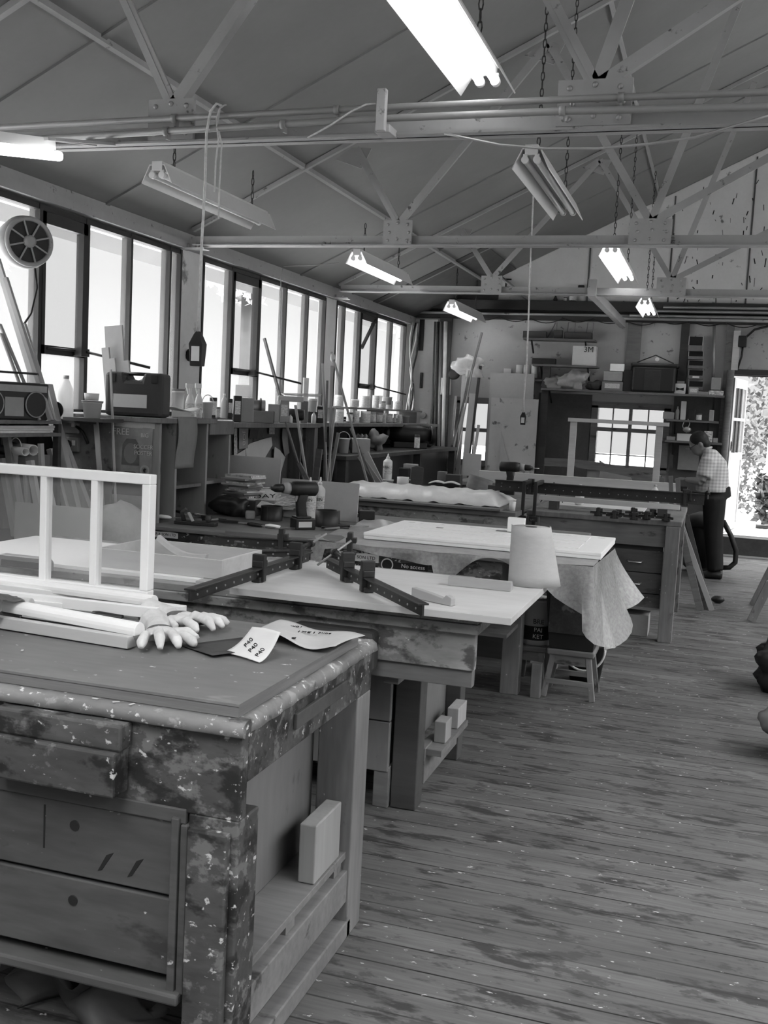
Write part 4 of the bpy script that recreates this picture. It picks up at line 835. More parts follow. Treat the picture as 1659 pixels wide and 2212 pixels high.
# ---------------------------------------------------------------- along the window wall
def pit(kind, name, label, l, r, yb, yt, mt, Z=None, group=None, cat=None, rz=.45, depth=.8, txt='', lid=None, **pl):
    """an item standing with its foot at (l..r, yb) in the photograph, its top at yt"""
    p = at((l + r) / 2, yb, **pl); d = (p - EYE).dot(_f); w_ = (r - l) * d / FPX; h = (yb - yt) * d / FPX; z = p.z if Z is None else Z
    R = w_ / 2
    if kind == 'box':
        t = thing(name, label, cat or name.split('_')[-1], (p.x, p.y, z), rz, group); b = MB().box((-R, -R * depth, 0), (R, R * depth, h)); b.build('box_body', mt, t, min(.006, h * .1))
        if txt: B((-R * .7, -R * depth - .001, h * .3), (R * .7, -R * depth + .001, h * .8)).build('box_label', M_label, t)
        return t
    t = thing(name, label, cat or name.split('_')[-1], (p.x, p.y, z), rz, group)
    if kind == 'tin':
        MB().lathe([(R * .96, 0), (R, .004), (R, h * .96), (R * .97, h), (R * .9, h), (R * .88, h * .97), (.002, h * .97)]).build('can', mt, t)
        g = MB().lathe([(R * 1.006, h * .12), (R * 1.006, h * .82)]); g.f = g.f[:-2]; g.sm = g.sm[:-2]; g.build('tin_label', lid or M_label, t)
    elif kind == 'tub':
        MB().lathe([(R * .82, 0), (R * .95, h * .86), (R, h * .86), (R, h), (.002, h)]).build('tub_body', mt, t)
        MB().lathe([(R * .3, h), (R * 1.02, h * .96), (R * 1.02, h * 1.03), (.002, h * 1.03)]).build('lid', lid or mt, t)
    elif kind == 'bucket':
        MB().lathe([(R * .78, 0), (R * .96, h), (R, h), (R, h * .94), (R * .93, h * .94), (R * .9, h), (R * .74, .01), (.002, .01)]).build('bucket_body', mt, t)
        MB().tube([(R * math.cos(a), 0, h * .94 + h * .5 * math.sin(a)) for a in [PI * i / 14 for i in range(15)]], .003, 6).build('wire_handle', plast_m, t)
    elif kind == 'bottle':
        MB().lathe([(R * .9, 0), (R, .006), (R, h * .6), (R * .85, h * .72), (R * .3, h * .88), (R * .3, h * .93), (.002, h * .93)]).build('bottle_body', mt, t)
        MB().lathe([(R * .34, h * .92), (R * .34, h), (.002, h)], n=12).build('cap', lid or grey_m, t)
    elif kind == 'spray':
        MB().lathe([(R * .85, 0), (R, .006), (R, h * .45), (R * .8, h * .58), (R * .34, h * .72), (R * .32, h * .8), (.002, h * .8)]).build('bottle_body', mt, t)
        MB().box((-R * 1.1, -R * .3, h * .86), (R * .6, R * .3, h)).box((-R * .3, -R * .25, h * .78), (R * .3, R * .25, h * .87)).build('trigger_head', plast_m, t, .004); MB().beam((-R * .8, 0, h * .86), (-R * .5, 0, h * .7), R * .3, .008).build('trigger', plast_m, t)
        g = MB().lathe([(R * 1.01, h * .06), (R * 1.01, h * .42)]); g.f = g.f[:-2]; g.sm = g.sm[:-2]; g.build('bottle_label', M_label, t)
    return t
clearp_m = M('clear_plastic', .8, .03, 6, rough=.2, trans=.4, transl=.3, spec=.5)
# shelf cupboard with poster on its end
CX, CZ = -3.07, 1.488
t = thing('tall_cabinet', 'open fronted cupboard with a soccer poster on its end, tool case on top', 'cupboard', (CX, 5.36, 0)); oc = V((CX, 5.36, 0))
def pc(name, mb, mt, bev=0, par=t): return mb.move(-oc).build(name, mt, par, bev)
pc('end_panel', B((-3.62, 5.36, 0), (CX - .01, 5.385, CZ - .03)), cab_m, .002); pc('cabinet_top', B((-3.98, 5.34, CZ - .03), (CX + .01, 6.05, CZ)), midZ_m, .003)
pc('back_panel', B((-3.98, 5.36, 0), (-3.9, 6.3, CZ - .03)), dark_m)
yd = [5.40, at(382, 950, x=CX).y, at(449, 950, x=CX).y, at(499, 950, x=CX).y]
for i, y in enumerate(yd[1:]): pc('divider', B((-3.9, y - .012, 0), (CX - .004 * i, y + .012, CZ - .03 if i < 2 else CZ - .06)), cab_m, .001)
pc('bay_shade', B((-3.55, yd[0], .0), (-3.5, yd[1] - .015, CZ - .03)), black_m)  # black sheet stands for the shade inside the open bay
for z in (.55, 1.06): pc('shelf', B((-3.9, yd[1] + .012, z), (CX - .03, yd[2] - .012, z + .02)), mid_m)
for z in (.6, 1.07): pc('shelf', B((-3.9, yd[2] + .012, z), (CX - .02, yd[3] - .012, z + .02)), cab_m)
pc('lower_top', B((-3.98, yd[2] + .02, CZ - .10), (CX + .005, yd[3] + .03, CZ - .012)), midZ_m, .003)
pf = thing('pegboard_strip', 'row of small hanging tools inside the dark cupboard bay', 'rack', (-3.495, yd[0] + .1, 1.2)); 
for i in range(4): B((.0, i * .035, -.02), (.012, i * .035 + .02, .0)).build('tool_tag', paper_m, pf)
# poster on the end panel
pa, pb = at(234, 1085, y=5.355), at(330, 925, y=5.355)
ps = thing('soccer_poster', 'worn soccer poster with FREE headline, face and crest on the cupboard end', 'poster', (pa.x, 5.357, pa.z)); pw, ph = pb.x - pa.x, pb.z - pa.z
MB().sheet(lambda u, v: (pw * u, -.001 - .002 * math.sin(u * 9) * v, ph * v), 10, 10).build('poster_sheet', M('poster_print', .26, .12, 6, blotch=.3, bsc=8, rough=.6), ps)
letters('FREE', ps, (pw * .26, -.004, ph * .93), .055, mt=paper_m); letters('BIG', ps, (pw * .82, -.004, ph * .9), .034, mt=paper_m)
letters('SOCCER', ps, (pw * .8, -.0055, ph * .75), .034, mt=paper_m); letters('POSTER', ps, (pw * .8, -.0055, ph * .67), .034, mt=paper_m)
g = MB().cyl((pw * .84, -.004, ph * .45), (pw * .84, -.0035, ph * .45), .032, n=28); g.build('crest', card_m, ps); MB().cyl((pw * .84, -.0048, ph * .45), (pw * .84, -.004, ph * .45), .02, n=24).build('crest_centre', grey_m, ps); 
MB().prism([(-.005, -.012), (.008, -.012), (.006, 0), (.012, .008), (.002, .014), (-.01, .004)], -.0, .001, XZ @ Matrix.Translation((pw * .84, ph * .45, .005))).build('crest_lion', ink_m, ps)
MB().prism([(.045 * math.cos(a), .06 * math.sin(a)) for a in [i * PI / 10 for i in range(20)]], .003, .004, XZ @ Matrix.Translation((pw * .5, ph * .66, 0))).build('printed_face', card_m, ps)
MB().prism([(-.06, -.07), (.06, -.07), (.055, .05), (.03, .085), (-.03, .085), (-.055, .05)], .002, .003, XZ @ Matrix.Translation((pw * .5, ph * .66, 0))).build('printed_hair', mid_m, ps)
MB().prism([(-.12, -.12), (.13, -.12), (.1, -.01), (.03, .02), (-.03, .02), (-.1, -.01)], .0015, .0025, XZ @ Matrix.Translation((pw * .5, ph * .38, 0))).build('printed_shirt', dark_m, ps)
B((-.01, -.002, ph * .99), (pw * 1.04, .0015, ph * 1.07)).build('plastic_flap', film_m, ps)
# hanging paper on the front of the cupboard
a, b = at(384, 900, x=CX + .012), at(421, 1010, x=CX + .012)
one('paper_sheet', 'long pale sheet of card hanging on the cupboard front', 'paper', MB().sheet(lambda u, v: (.01 * math.sin(v * 5), (b.y - a.y) * u, (b.z - a.z) * v), 4, 12), card_m, (a.x, a.y, a.z), world=False, solid=.002)
# power tool case on top
a, b = at(243, 888, y=5.45), at(355, 808, y=5.45); w_, h = b.x - a.x + .02, b.z - CZ
t = thing('tool_case', 'dark plastic power tool case with white label on the cupboard top', 'tool case', ((a.x + b.x) / 2, 5.45, CZ + .001), .12)
g = MB().prism([(-w_ / 2, 0), (w_ / 2, 0), (w_ / 2, h), (w_ * .16, h), (w_ * .13, h - .045), (-w_ * .13, h - .045), (-w_ * .16, h), (-w_ / 2, h)], -.07, .07, XZ); g.build('case_body', M('case_plastic', .045, .06, 30, rough=.5), t, .022)
MB().tube([(-w_ * .2, 0, h - .008), (w_ * .2, 0, h - .008)], .011, 10).build('handle', black_m, t)
B((-w_ * .34, -.0725, h * .2), (w_ * .24, -.069, h * .5)).build('case_label', paper_m, t)
for dx in (-.36, .36): B((w_ * dx - .02, -.076, h - .06), (w_ * dx + .02, -.06, h - .01)).build('latch', black_m, t, .003)
# offcuts standing in front of the window behind the case
for i, (l, r, yt, yy, lb) in enumerate(((229, 276, 705, 5.75, 'tallest grey board standing at the window behind the tool case'), (226, 245, 752, 5.7, 'narrow board at the left of the boards behind the tool case'), (243, 258, 775, 5.65, 'short pale strip among the boards behind the tool case'), (270, 288, 780, 5.68, 'short board at the right of the boards behind the tool case'))):
    a, b = at(l, 885, y=yy), at(r, yt, y=yy); one('timber_offcut', lb, 'offcut', MB().beam((0, 0, 0), (-.05, .0, b.z - CZ), (r - l) * yy * 1.05 / FPX, .015, (0, 1, 0)), mdf_m, ((a.x + b.x) / 2 + .02, yy, CZ + .001), 'boards standing behind the tool case', .001, world=False)
# items on the cupboard top
pit('tub', 'plastic_tub', 'white tub with dark lid at the right of the tool case', 370, 398, 890, 832, clearp_m, CZ, rz=.4, lid=grey_m, x=-3.4)
pit('box', 'small_box', 'pale low box under loose papers right of the tool case', 372, 412, 893, 878, paper_m, CZ, depth=.7, x=-3.2)
one('paper_bundle', 'bundle of loose papers on the low box right of the tool case', 'papers', MB().sheet(lambda u, v: (.22 * (u - .5), .12 * (v - .5), .01 + .012 * math.sin(u * 6 + v * 3)), 8, 4), paper_m, tuple(V(at(395, 880, x=-3.2)[:2] + (CZ + .048,)) if 0 else (at(395, 880, x=-3.2).x, at(395, 880, x=-3.2).y, CZ + .045)), world=False, rz=.3, solid=.006)
for l, r, lb in ((400, 420, 'left of the two white spray bottles'), (420, 437, 'right of the two white spray bottles')): pit('spray', 'spray_bottle', lb + ' on the cupboard top', l, r, 892, 818, plast_m, CZ, 'white spray bottles', 'bottle', rz=.9, x=-3.22)
pit('bucket', 'plastic_bucket', 'small white bucket with wire handle beside the spray bottles', 436, 460, 893, 858, plast_m, CZ, cat='bucket', x=-3.2)
B_ = at(470, 860, x=-3.85); one('board_sign', 'pale board standing at the window behind the bucket', 'board', B((0, 0, 0), (.012, .5, .2)), card_m, (-3.86, 6.25, 1.478), world=False, bev=.001)
pit('tin', 'paint_tin', 'dark tall tin behind the small white bucket', 452, 468, 893, 850, black_m, CZ, x=-3.4, cat='tin')
pit('bottle', 'sealant_tube', 'white topped tube standing right of the small bucket', 475, 492, 893, 840, plast_m, CZ, x=-3.25, lid=white_m, cat='tube')
pit('box', 'small_box', 'narrow dark and white carton right of the white topped tube', 492, 502, 895, 852, black_m, CZ, x=-3.2, txt='x')
pit('tin', 'paint_tin', 'squat dark tin low between tube and bucket', 466, 476, 893, 868, grey_m, CZ, x=-3.2, cat='tin')
# long window shelf further along
SZ = 1.455
t = thing('loaded_shelf', 'long loaded shelf under the windows running to the far corner', 'shelf', (-3.3, 6.4, 0)); os_ = V((-3.3, 6.4, 0))
def pl(name, mb, mt, bev=0): return mb.move(-os_).build(name, mt, t, bev)
pl('shelf_board', B((-3.98, yd[3] + .05, SZ - .035), (-3.3, 8.5, SZ)), midZ_m, .003); 
pl('backing', B((-3.62, yd[3] + .05, .1), (-3.60, 8.5, SZ - .035)), mid_m); pl('post', B((-3.42, 8.46, 0), (-3.34, 8.54, SZ - .035)), midZ_m); pl('side_panel', B((-3.9, 8.54, .3), (-3.5, 8.57, SZ - .035)), midZ_m)
t = thing('corner_shelf', 'narrow shelf of tins under the last window, reaching the far corner', 'shelf', (-3.45, 8.52, SZ)); B((-.53, 0, -.035), (0, 4.58, 0)).build('shelf_board', mid_m, t, .003)
for y in (.2, 2.6, 4.4): MB().beam((-.5, y, -.2), (-.06, y, -.04), .02, .02).build('bracket', iron_m, t)
X2 = -3.42
pit('box', 'carton', 'white printed carton with a dark top at the left end of the long shelf', 503, 520, 912, 855, black_m, SZ, x=X2, txt='x', rz=.6)
pit('box', 'plastic_crate', 'translucent crate standing on the cartons at the shelf end', 508, 543, 858, 832, clearp_m, None, x=X2 - .05)
pit('box', 'carton', 'tall plain grey box on the long shelf', 520, 547, 911, 858, grey_m, SZ, x=X2 + .03)
p = at(556, 873, x=X2); t = thing('duct_piece', 'round metal duct piece lying beside the tall grey box', 'duct', (p.x, p.y, SZ + .12), .5); MB().tube([(-.12, 0, 0), (.06, 0, 0)], .055, 20).build('duct_tube', galv_m, t); MB().tube([(.02, 0, 0), (.03, 0, 0)], .07, 20).build('flange', dark_m, t); B((-.07, -.05, -.1195), (.05, .05, -.05)).build('stand', card_m, t)
pit('box', 'long_box', 'long box with a black end lying on the shelf front', 545, 590, 914, 888, card_m, SZ, x=X2 + .08, depth=.5)
pit('box', 'long_box', 'black lid box at the end of the long carton', 566, 592, 914, 888, black_m, SZ, x=X2 + .09, depth=.5)
pit('box', 'carton', 'dark grey carton behind the taller grey cabinet box', 578, 602, 912, 873, grey_m, SZ, x=X2 - .05)
pit('box', 'metal_cabinet', 'upright grey box with two small windows on its front', 603, 623, 912, 863, grey_m, SZ, x=X2 + .03, txt='x')
pit('bottle', 'glue_bottle', 'small white bottle before the round lamp on the shelf', 622, 632, 912, 893, plast_m, SZ, x=X2 + .07, cat='bottle')
p = at(637, 885, x=X2); t = thing('work_lamp', 'round headed lamp lying on the shelf between two grey boxes', 'lamp', (p.x, p.y, SZ + .07), .5); MB().tube([(-.14, 0, 0), (.06, 0, 0), (.075, 0, 0)], [.05, .05, .045], 18).build('lamp_body', black_m, t); MB().tube([(.076, 0, 0), (.08, 0, 0)], .044, 18).build('lamp_face', paper_m, t); B((-.06, -.04, -.069), (.04, .04, -.04)).build('foot', black_m, t)
pit('box', 'carton', 'tall grey box right of the round lamp', 648, 664, 913, 866, grey_m, SZ, x=X2)
pit('box', 'flat_box', 'flat dark box lying across the tall boxes', 600, 655, 868, 856, mdf_m, None, x=X2 - .08, depth=.4)
pit('tub', 'plastic_tub', 'white tub near the shelf post', 664, 684, 890, 862, plast_m, None, x=X2 - .05)
pit('box', 'carton', 'dark carton with picture at the shelf post', 683, 698, 914, 878, black_m, SZ, x=X2, txt='x')
pit('bottle', 'sealant_tube', 'white nozzle tube at the shelf front near the post', 672, 682, 915, 890, plast_m, SZ, x=X2 + .05, cat='tube')
pit('box', 'carton', 'dark carton under the white tub', 664, 683, 914, 890, dark_m, SZ, x=X2 - .05)
p = at(650, 858, x=X2 - .05)
for i in range(4): one('wood_strip', 'thin strip in the loose heap lying on the shelf boxes', 'strip', MB().beam((-.17, -.05 + i * .03, .004 * i), (.17, .05 - i * .035, .004 * i + .01 * (i % 2)), .025, .006), pale_m, (p.x, p.y, p.z + .012), 'loose strips on the shelf boxes', world=False, rz=.7)
a, b = at(659, 857, x=-3.85), at(670, 812, x=-3.85); one('timber_offcut', 'pale offcut standing against the window above the strips', 'offcut', B((0, 0, 0), (.015, .12, .42)), pale_m, (-3.88, a.y, SZ + .001), world=False, bev=.001)
a, b = at(607, 865, x=-3.7), at(571, 731, x=-3.9); one('wooden_dowel', 'long dowel leaning on the window between the two stay bars', 'dowel', MB().beam(a, b, .022, .022), mid_m, a)
# jars, tins at the far end of the shelf
X3 = -3.62
rowA = [(722, 742, 906, 878, 'tin', plast_m), (748, 762, 906, 884, 'tin', black_m), (764, 776, 914, 888, 'jar', 0), (778, 800, 914, 889, 'tin', plast_m), (800, 812, 915, 892, 'tin', grey_m), (813, 826, 915, 893, 'tin', card_m), (826, 834, 916, 895, 'tin', plast_m), (835, 848, 916, 896, 'tin', galv_m), (849, 856, 916, 896, 'tin', grey_m), (857, 866, 917, 898, 'tin', plast_m), (868, 884, 918, 902, 'tub', grey_m)]
for i, (l, r, yb, yt, kd, mt) in enumerate(rowA):
    lb = ['first white topped tin by the leaning strips', 'dark tin second in the shelf row', 'glass jar with brushes third in the shelf row', 'pale tin before the gap in the shelf row', 'grey tin right of the gap', 'brown label tin in the middle of the lower row', 'slim pale tin in the lower row', 'metal tin with black square label in the lower row', 'small grey tin next to the black label tin', 'small pale tin near the corner end of the row', 'low grey tub at the corner end of the row'][i]
    pit('tub' if kd == 'tub' else 'tin', 'paint_tin' if kd != 'tub' else 'plastic_tub', lb, l, r, yb, yt, clearp_m if mt == 0 else mt, SZ, 'tins on the far end of the long shelf', 'tin', x=X3 + .02)
t = thing('upper_shelf', 'short raised shelf carrying the upper row of tins', 'shelf', (-3.75, 11.0, SZ)); B((-.2, -.9, .14), (.1, 2.0, .16)).build('shelf_board', mid_m, t); 
for y in (-.85, .5, 1.9): B((-.15, y, 0), (.05, y + .03, .14)).build('support', mid_m, t)
rowB = [(722, 741, 890, 866, plast_m, 'white lidded tin at the start of the upper row'), (757, 775, 887, 870, clearp_m, 'clear jar in the upper row'), (778, 798, 886, 861, paper_m, 'large pale tin in the upper row'), (803, 818, 893, 866, paper_m, 'crumpled white pot in the upper row'), (818, 832, 894, 878, grey_m, 'grey tin below the large tubs'), (833, 848, 895, 877, plast_m, 'tin with black label in the upper row'), (849, 864, 897, 879, paper_m, 'last pale tin of the upper row')]
for l, r, yb, yt, mt, lb in rowB: pit('tin', 'paint_tin', lb, l, r, yb, yt, mt, SZ + .162, 'tins on the raised shelf', 'tin', x=-3.78)
pit('tub', 'plastic_tub', 'wide clear tub highest on the raised shelf', 804, 826, 872, 855, clearp_m, None, x=-3.8); pit('tub', 'plastic_tub', 'wide grey tub beside the clear one on top', 826, 847, 874, 858, grey_m, None, x=-3.8)
# paper and templates hanging under the shelf
XP = -3.58
tem = [([(505, 925), (512, 925), (512, 985), (505, 985)], 'narrow printed strip pinned under the shelf end', news_m), ([(516, 925), (536, 925), (535, 968), (516, 970)], 'grey poster reading JOB pinned under the shelf', grey_m), ([(540, 928), (558, 928), (555, 948), (538, 946)], 'small dark picture pinned under the shelf', black_m), ([(581, 922), (593, 920), (593, 938), (581, 938)], 'small printed ticket pinned under the shelf', news_m), ([(540, 958), (570, 948), (586, 944), (588, 962), (570, 992), (556, 1040), (538, 1040), (530, 965)], 'large folded pale paper sheet hanging under the shelf', paper_m), ([(610, 926), (622, 926), (621, 950), (625, 978), (615, 986), (611, 965), (609, 945)], 'curved pale template left of the leaning dowels', card_m), ([(642, 930), (650, 930), (654, 940), (648, 965), (640, 990), (636, 960), (640, 940)], 'oval card template between the leaning dowels', card_m), ([(660, 922), (680, 923), (674, 945), (673, 980), (662, 978), (661, 950)], 'long curved pale template right of the leaning dowels', card_m), ([(593, 965), (604, 972), (616, 988), (606, 1022), (596, 1035), (590, 1000)], 'angular pale template hanging low above the fibre board', paper_m), ([(506, 985), (530, 970), (532, 1042), (506, 1042)], 'white torn sheet low under the shelf', paper_m), ([(672, 980), (680, 975), (678, 1010), (673, 1010)], 'small printed label strip near the shelf post', news_m)]
for i, (pts, lb, mt) in enumerate(tem):
    P = [at(*q, x=XP + .004 * (i % 3)) for q in pts]; c_ = sum(P, V()) / len(P)
    g = MB(); g.v = [tuple(q) for q in P] + [tuple(q + V((.002, 0, 0))) for q in P]; n = len(P); g.f = [tuple(range(n)), tuple(range(2 * n - 1, n - 1, -1))] + [(k_, k_ + n, (k_ + 1) % n + n, (k_ + 1) % n) for k_ in range(n)]; g.sm = [False] * len(g.f)
    o = one('paper_template', lb, 'template', g, mt, c_)
    if 'JOB' in lb: letters('JOB', o, (.004, 0, 0), .07, (PI / 2, PI / 2, PI / 2), mt=paper_m)
# rack at the left edge with radio
t = thing('storage_rack', 'dark loaded rack under the radio at the left edge', 'rack', (-3.45, 4.4, 0)); orr = V((-3.45, 4.4, 0))
def pr(name, mb, mt, bev=0): return mb.move(-orr).build(name, mt, t, bev)
for z in (.5, 1.17, 1.36, 1.43): pr('shelf', B((-3.95, 4.2, z), (-3.53, 5.05, z + .02)), mid_m, .002)
for y in (4.2, 5.03): pr('upright', B((-3.95, y, 0), (-3.92, y + .03, 1.6)), dark_m); pr('upright', B((-3.57, y, 0), (-3.535, y + .03, 1.43)), dark_m)
pr('back', B((-3.97, 4.2, 0), (-3.955, 5.06, 1.43)), black_m)
a, b = at(-30, 857, x=-3.6), at(62, 800, x=-3.6)
t = thing('radio', 'old twin speaker radio cassette player on the rack at the left edge', 'radio', (-3.6, (a.y + b.y) / 2, 1.4505), PI / 2 - .25); w_ = .46; h = .2
B((-w_ / 2, -.05, 0), (w_ / 2, .06, h)).build('case', M('radio_case', .03, .05, 6, rough=.4), t, .01)
for sx_ in (-1, 1): q = MB().tube([(sx_ * w_ * .3, -.052, h * .42), (sx_ * w_ * .3, -.06, h * .42)], .068, 24).build('speaker', black_m, t); MB().tube([(sx_ * w_ * .3 + .068 * math.cos(a_), -.058, h * .42 + .068 * math.sin(a_)) for a_ in [i * PI / 12 for i in range(25)]], .004, 6, False).build('speaker_ring', galv_m, q)
B((-.06, -.056, .02), (.06, -.05, .12)).build('cassette_door', grey_m, t); B((-w_ * .46, -.056, .15), (w_ * .46, -.05, .185)).build('tuning_dial', galv_m, t); MB().tube([(-w_ * .45, 0, h), (-w_ * .42, 0, h + .05), (w_ * .42, 0, h + .05), (w_ * .45, 0, h)], .006, 8).build('carry_handle', black_m, t)
for i, (z, y0, y1) in enumerate(((1.381, 4.3, 4.95), (1.394, 4.22, 5.0), (1.407, 4.4, 5.02))): one('plank', 'flat plank in the small stack directly under the radio', 'plank', B((0, 0, 0), (.34 - .03 * i, y1 - y0, .0125)), pale_m, (-3.87 + .02 * i, y0, z), 'planks under the radio', .001, world=False)
one('stereo_unit', 'flat black stereo unit below the planks on the rack', 'stereo', B((-.2, -.36, 0), (.2, .36, .1)), black_m, (-3.66, 4.62, 1.2), world=False, bev=.005) if 0 else None
pit('bucket', 'plastic_bucket', 'small white bucket on the rack shelf below the radio', 22, 46, 956, 912, plast_m, 1.191, cat='bucket', x=-3.62)
for l, yy, lb in ((56, 928, 'small'), (73, 925, 'larger')):
    p = at(l, yy, x=-3.5); r_ = .022 if lb == 'small' else .03; one('cardboard_tube', lb + ' pale tube end pointing outwards on the rack', 'tube', MB().rings([[V((x, rr * math.cos(k_ * PI / 8), rr * math.sin(k_ * PI / 8))) for k_ in range(16)] for x, rr in ((-.3, r_), (0, r_), (0, r_ * .8), (-.29, r_ * .8))], True), paper_m, (p.x, p.y, 1.26 + r_ if 1 else 0), 'tubes on the rack', world=False, rz=-.5)
one('timber_offcut', 'wood block under the tubes on the rack', 'offcut', B((-.3, -.09, 0), (0, .13, .065)), panel_m, (-3.55, 4.85, 1.191), world=False, bev=.003)
one('storage_box', 'black box in the dark of the rack low shelf', 'box', B((-.3, -.25, 0), (0, .25, .3)), black_m, (-3.52, 4.7, .521), world=False, bev=.005)
one('storage_box', 'flat black unit directly under the plank stack', 'box', B((-.36, -.38, 0), (0, .36, .1)), black_m, (-3.5, 4.62, 1.2215), world=False, bev=.005) if 0 else None
# backing board with sockets, tub, bottle
t = thing('socket_board', 'worn backing board with two power sockets beside the tall planks', 'socket board', (-3.7, 5.12, .6)); ob = V((-3.7, 5.12, .6))
a, b = at(128, 1100, y=5.32), at(243, 903, y=5.32)
MB().box((a.x - .05, 5.32, a.z - .1), (b.x, 5.335, b.z)).move(-ob).build('board', M('scuffed_wall_board', .15, .2, 6, blotch=.4, bsc=4, stain=.2, ssc=6, fleck=.1, rough=.7), t)
for q, pl_ in (((155, 920), 0), ((156, 960), 1)):
    p = at(*q, y=5.315) - ob; s = MB().cb((p.x, p.y, p.z), (.10, .03, .085)).build('socket', grey_m, t, .004); MB().cb((p.x + .02, p.y - .017, p.z + .01), (.02, .006, .03)).build('switch', plast_m, s)
    if pl_: MB().ball((p.x - .015, p.y - .03, p.z), (.028, .025, .028), 7).build('plug', black_m, s); MB().tube([(p.x - .015, p.y - .03, p.z - .02), (p.x - .01, p.y - .03, p.z - .2), (p.x, p.y - .02, p.z - .35)], .004, 6).build('flex', black_m, s)
    else: MB().tube([(p.x + .04, p.y - .01, p.z), (p.x + .09, p.y - .02, p.z - .03), (p.x + .12, p.y - .01, p.z - .1)], .009, 8).build('flex', black_m, s)
p = at(200, 903, y=5.2); t = thing('small_shelf', 'small dark shelf bracket under the white tub', 'shelf', (p.x, 5.2, p.z)); B((-.13, -.1, -.02), (.13, .12, 0)).build('shelf_board', dark_m, t)
zsh = p.z
p = at(199, 900, y=5.2); t = thing('plastic_tub', 'stained white tub with a smaller tub on its lid at the window', 'tub', (p.x, 5.2, zsh + .0005)); MB().lathe([(.045, 0), (.055, .085), (.06, .085), (.06, .093), (.002, .093)]).build('tub_body', plast_m, t); MB().lathe([(.062, .09), (.062, .098), (.002, .098)]).build('lid', grey_m, t)
t = thing('plastic_tub', 'smaller white tub standing on the stained tub', 'tub', (p.x - .006, 5.2, zsh + .0995)); MB().lathe([(.038, 0), (.043, .042), (.002, .042)]).build('tub_body', paper_m, t)
p = at(128, 905, y=5.2); t = thing('plastic_bottle', 'large clear plastic bottle standing before the lower window pane', 'bottle', (p.x, 5.26, p.z)); MB().lathe([(.042, 0), (.045, .01), (.045, .14), (.04, .18), (.014, .235), (.014, .25), (.002, .25)]).build('bottle_body', clearp_m, t); MB().lathe([(.0165, .235), (.0165, .255), (.002, .255)], n=12).build('cap', grey_m, t); 
B((-.06, -.05, -.015), (.06, .045, 0)).build('support_ledge', dark_m, t) if 0 else None
t = thing('bottle_ledge', 'narrow dark ledge carrying the clear bottle by the planks', 'shelf', (p.x, 5.26, p.z)); B((-.12, -.06, -.02), (.2, .055, -.0005)).build('shelf_board', dark_m, t)
one('sanding_disc', 'dark round disc leaning by the clear bottle', 'disc', MB().cyl((0, 0, 0), (0, .006, 0), .05, n=24), black_m, (p.x - .02, 5.19, p.z + .05), world=False)
# timbers leaning on the window wall
def lean(label, T, Q, y, wpx, th=.02, mt=None, name='timber_batten', group=None, floor=0., y2=None):
    a, b = at(*T, y=y), at(*Q, y=y2 if y2 else y); u = (a.z - floor) / (a.z - b.z) if floor is not None else 1; b = a.lerp(b, u); d = (a - EYE).dot(_f); mt = mt or paleZ_m
    o = V(b); L = (a - b).length
    g = MB().box((-wpx * d / FPX / 2, -th / 2, 0), (wpx * d / FPX / 2, th / 2, L)); z = (a - b).normalized(); x = V((0, 1, 0)).cross(z).normalized(); y_ = z.cross(x)
    R_ = Matrix((x, y_, z)).transposed()
    return one(name, label, name.split('_')[-1], g, mt, o, group, .0015, world=False, rot=R_.to_euler())
G1 = 'timbers leaning at the left edge'
zt = M('upright_timber', .34, .12, 7, GZ, .1, rough=.6, vary=.25)
lean('widest pale plank of the tall bundle leaning before the sockets', (100, 832), (178, 1165), 5.16, 21, .05, zt, 'timber_plank')
lean('second pale plank in the tall bundle, beside the sockets', (117, 905), (215, 1165), 5.2, 16, .04, zt, 'timber_plank')
lean('short pale plank left of the tall bundle', (108, 970), (160, 1165), 5.11, 12, .03, zt, 'timber_plank')
lean('thin plank at the right of the tall bundle', (128, 930), (205, 1150), 5.24, 8, .03, zt, 'timber_plank')
lean('thin pale lath leaning up against the tool case', (239, 798), (252, 1145), 5.27, 4.5, .01, pale_m, 'timber_lath')
lean('grey strip with two pale tape marks leaning by the poster', (207, 905), (224, 1140), 5.28, 11, .012, zt, 'timber_strip')
for i, (T, Q, w_, y) in enumerate((((12, 600), (85, 830), 10, 4.86), ((-6, 560), (75, 830), 14, 4.9), ((0, 700), (62, 850), 4, 4.82), ((25, 640), (98, 850), 6, 4.93), ((2, 720), (50, 850), 4, 4.8), ((52, 700), (92, 830), 8, 4.98))):
    lean(['broad dark board among the tall battens in front of the fan', 'leftmost tall board crossing in front of the fan', 'thin batten at the far left above the radio', 'thin batten right of the broad dark board', 'short thin batten just above the radio', 'short board end right of the radio'][i], T, Q, y, w_, .02, zt, 'timber_batten', G1, floor=1.452)
one('timber_offcut', 'upright pale offcut beside the radio', 'offcut', B((0, 0, 0), (.03, .07, .28)), zt, (-3.55, 5.07, 1.18), world=False, bev=.002) if 0 else None
for i, (T, Q, w_) in enumerate((((8, 905), (42, 1110), 15), ((88, 958), (95, 1100), 8), ((3, 990), (24, 1110), 12), ((30, 1000), (48, 1110), 9), ((65, 995), (85, 1110), 14), ((55, 1020), (62, 1110), 7), ((100, 1030), (118, 1110), 9))):
    lean(['pale upright timber leaning before the small white bucket', 'narrow upright timber right of the tubes', 'timber behind the sash, far left', 'timber behind the sash, second from the left', 'wide pale timber behind the left sash pane', 'thin split lath behind the left sash pane', 'pale timber behind the middle sash pane'][i], T, Q, 4.74 - .015 * i, w_, .03, zt, 'timber_length', 'timbers leaning behind the sash')
board('fibre_board', 'large grey fibre board standing behind the white sash', (25, 1215), (200, 1100), .012, mdf_m, y=4.58, base_z=0, lean=.02)
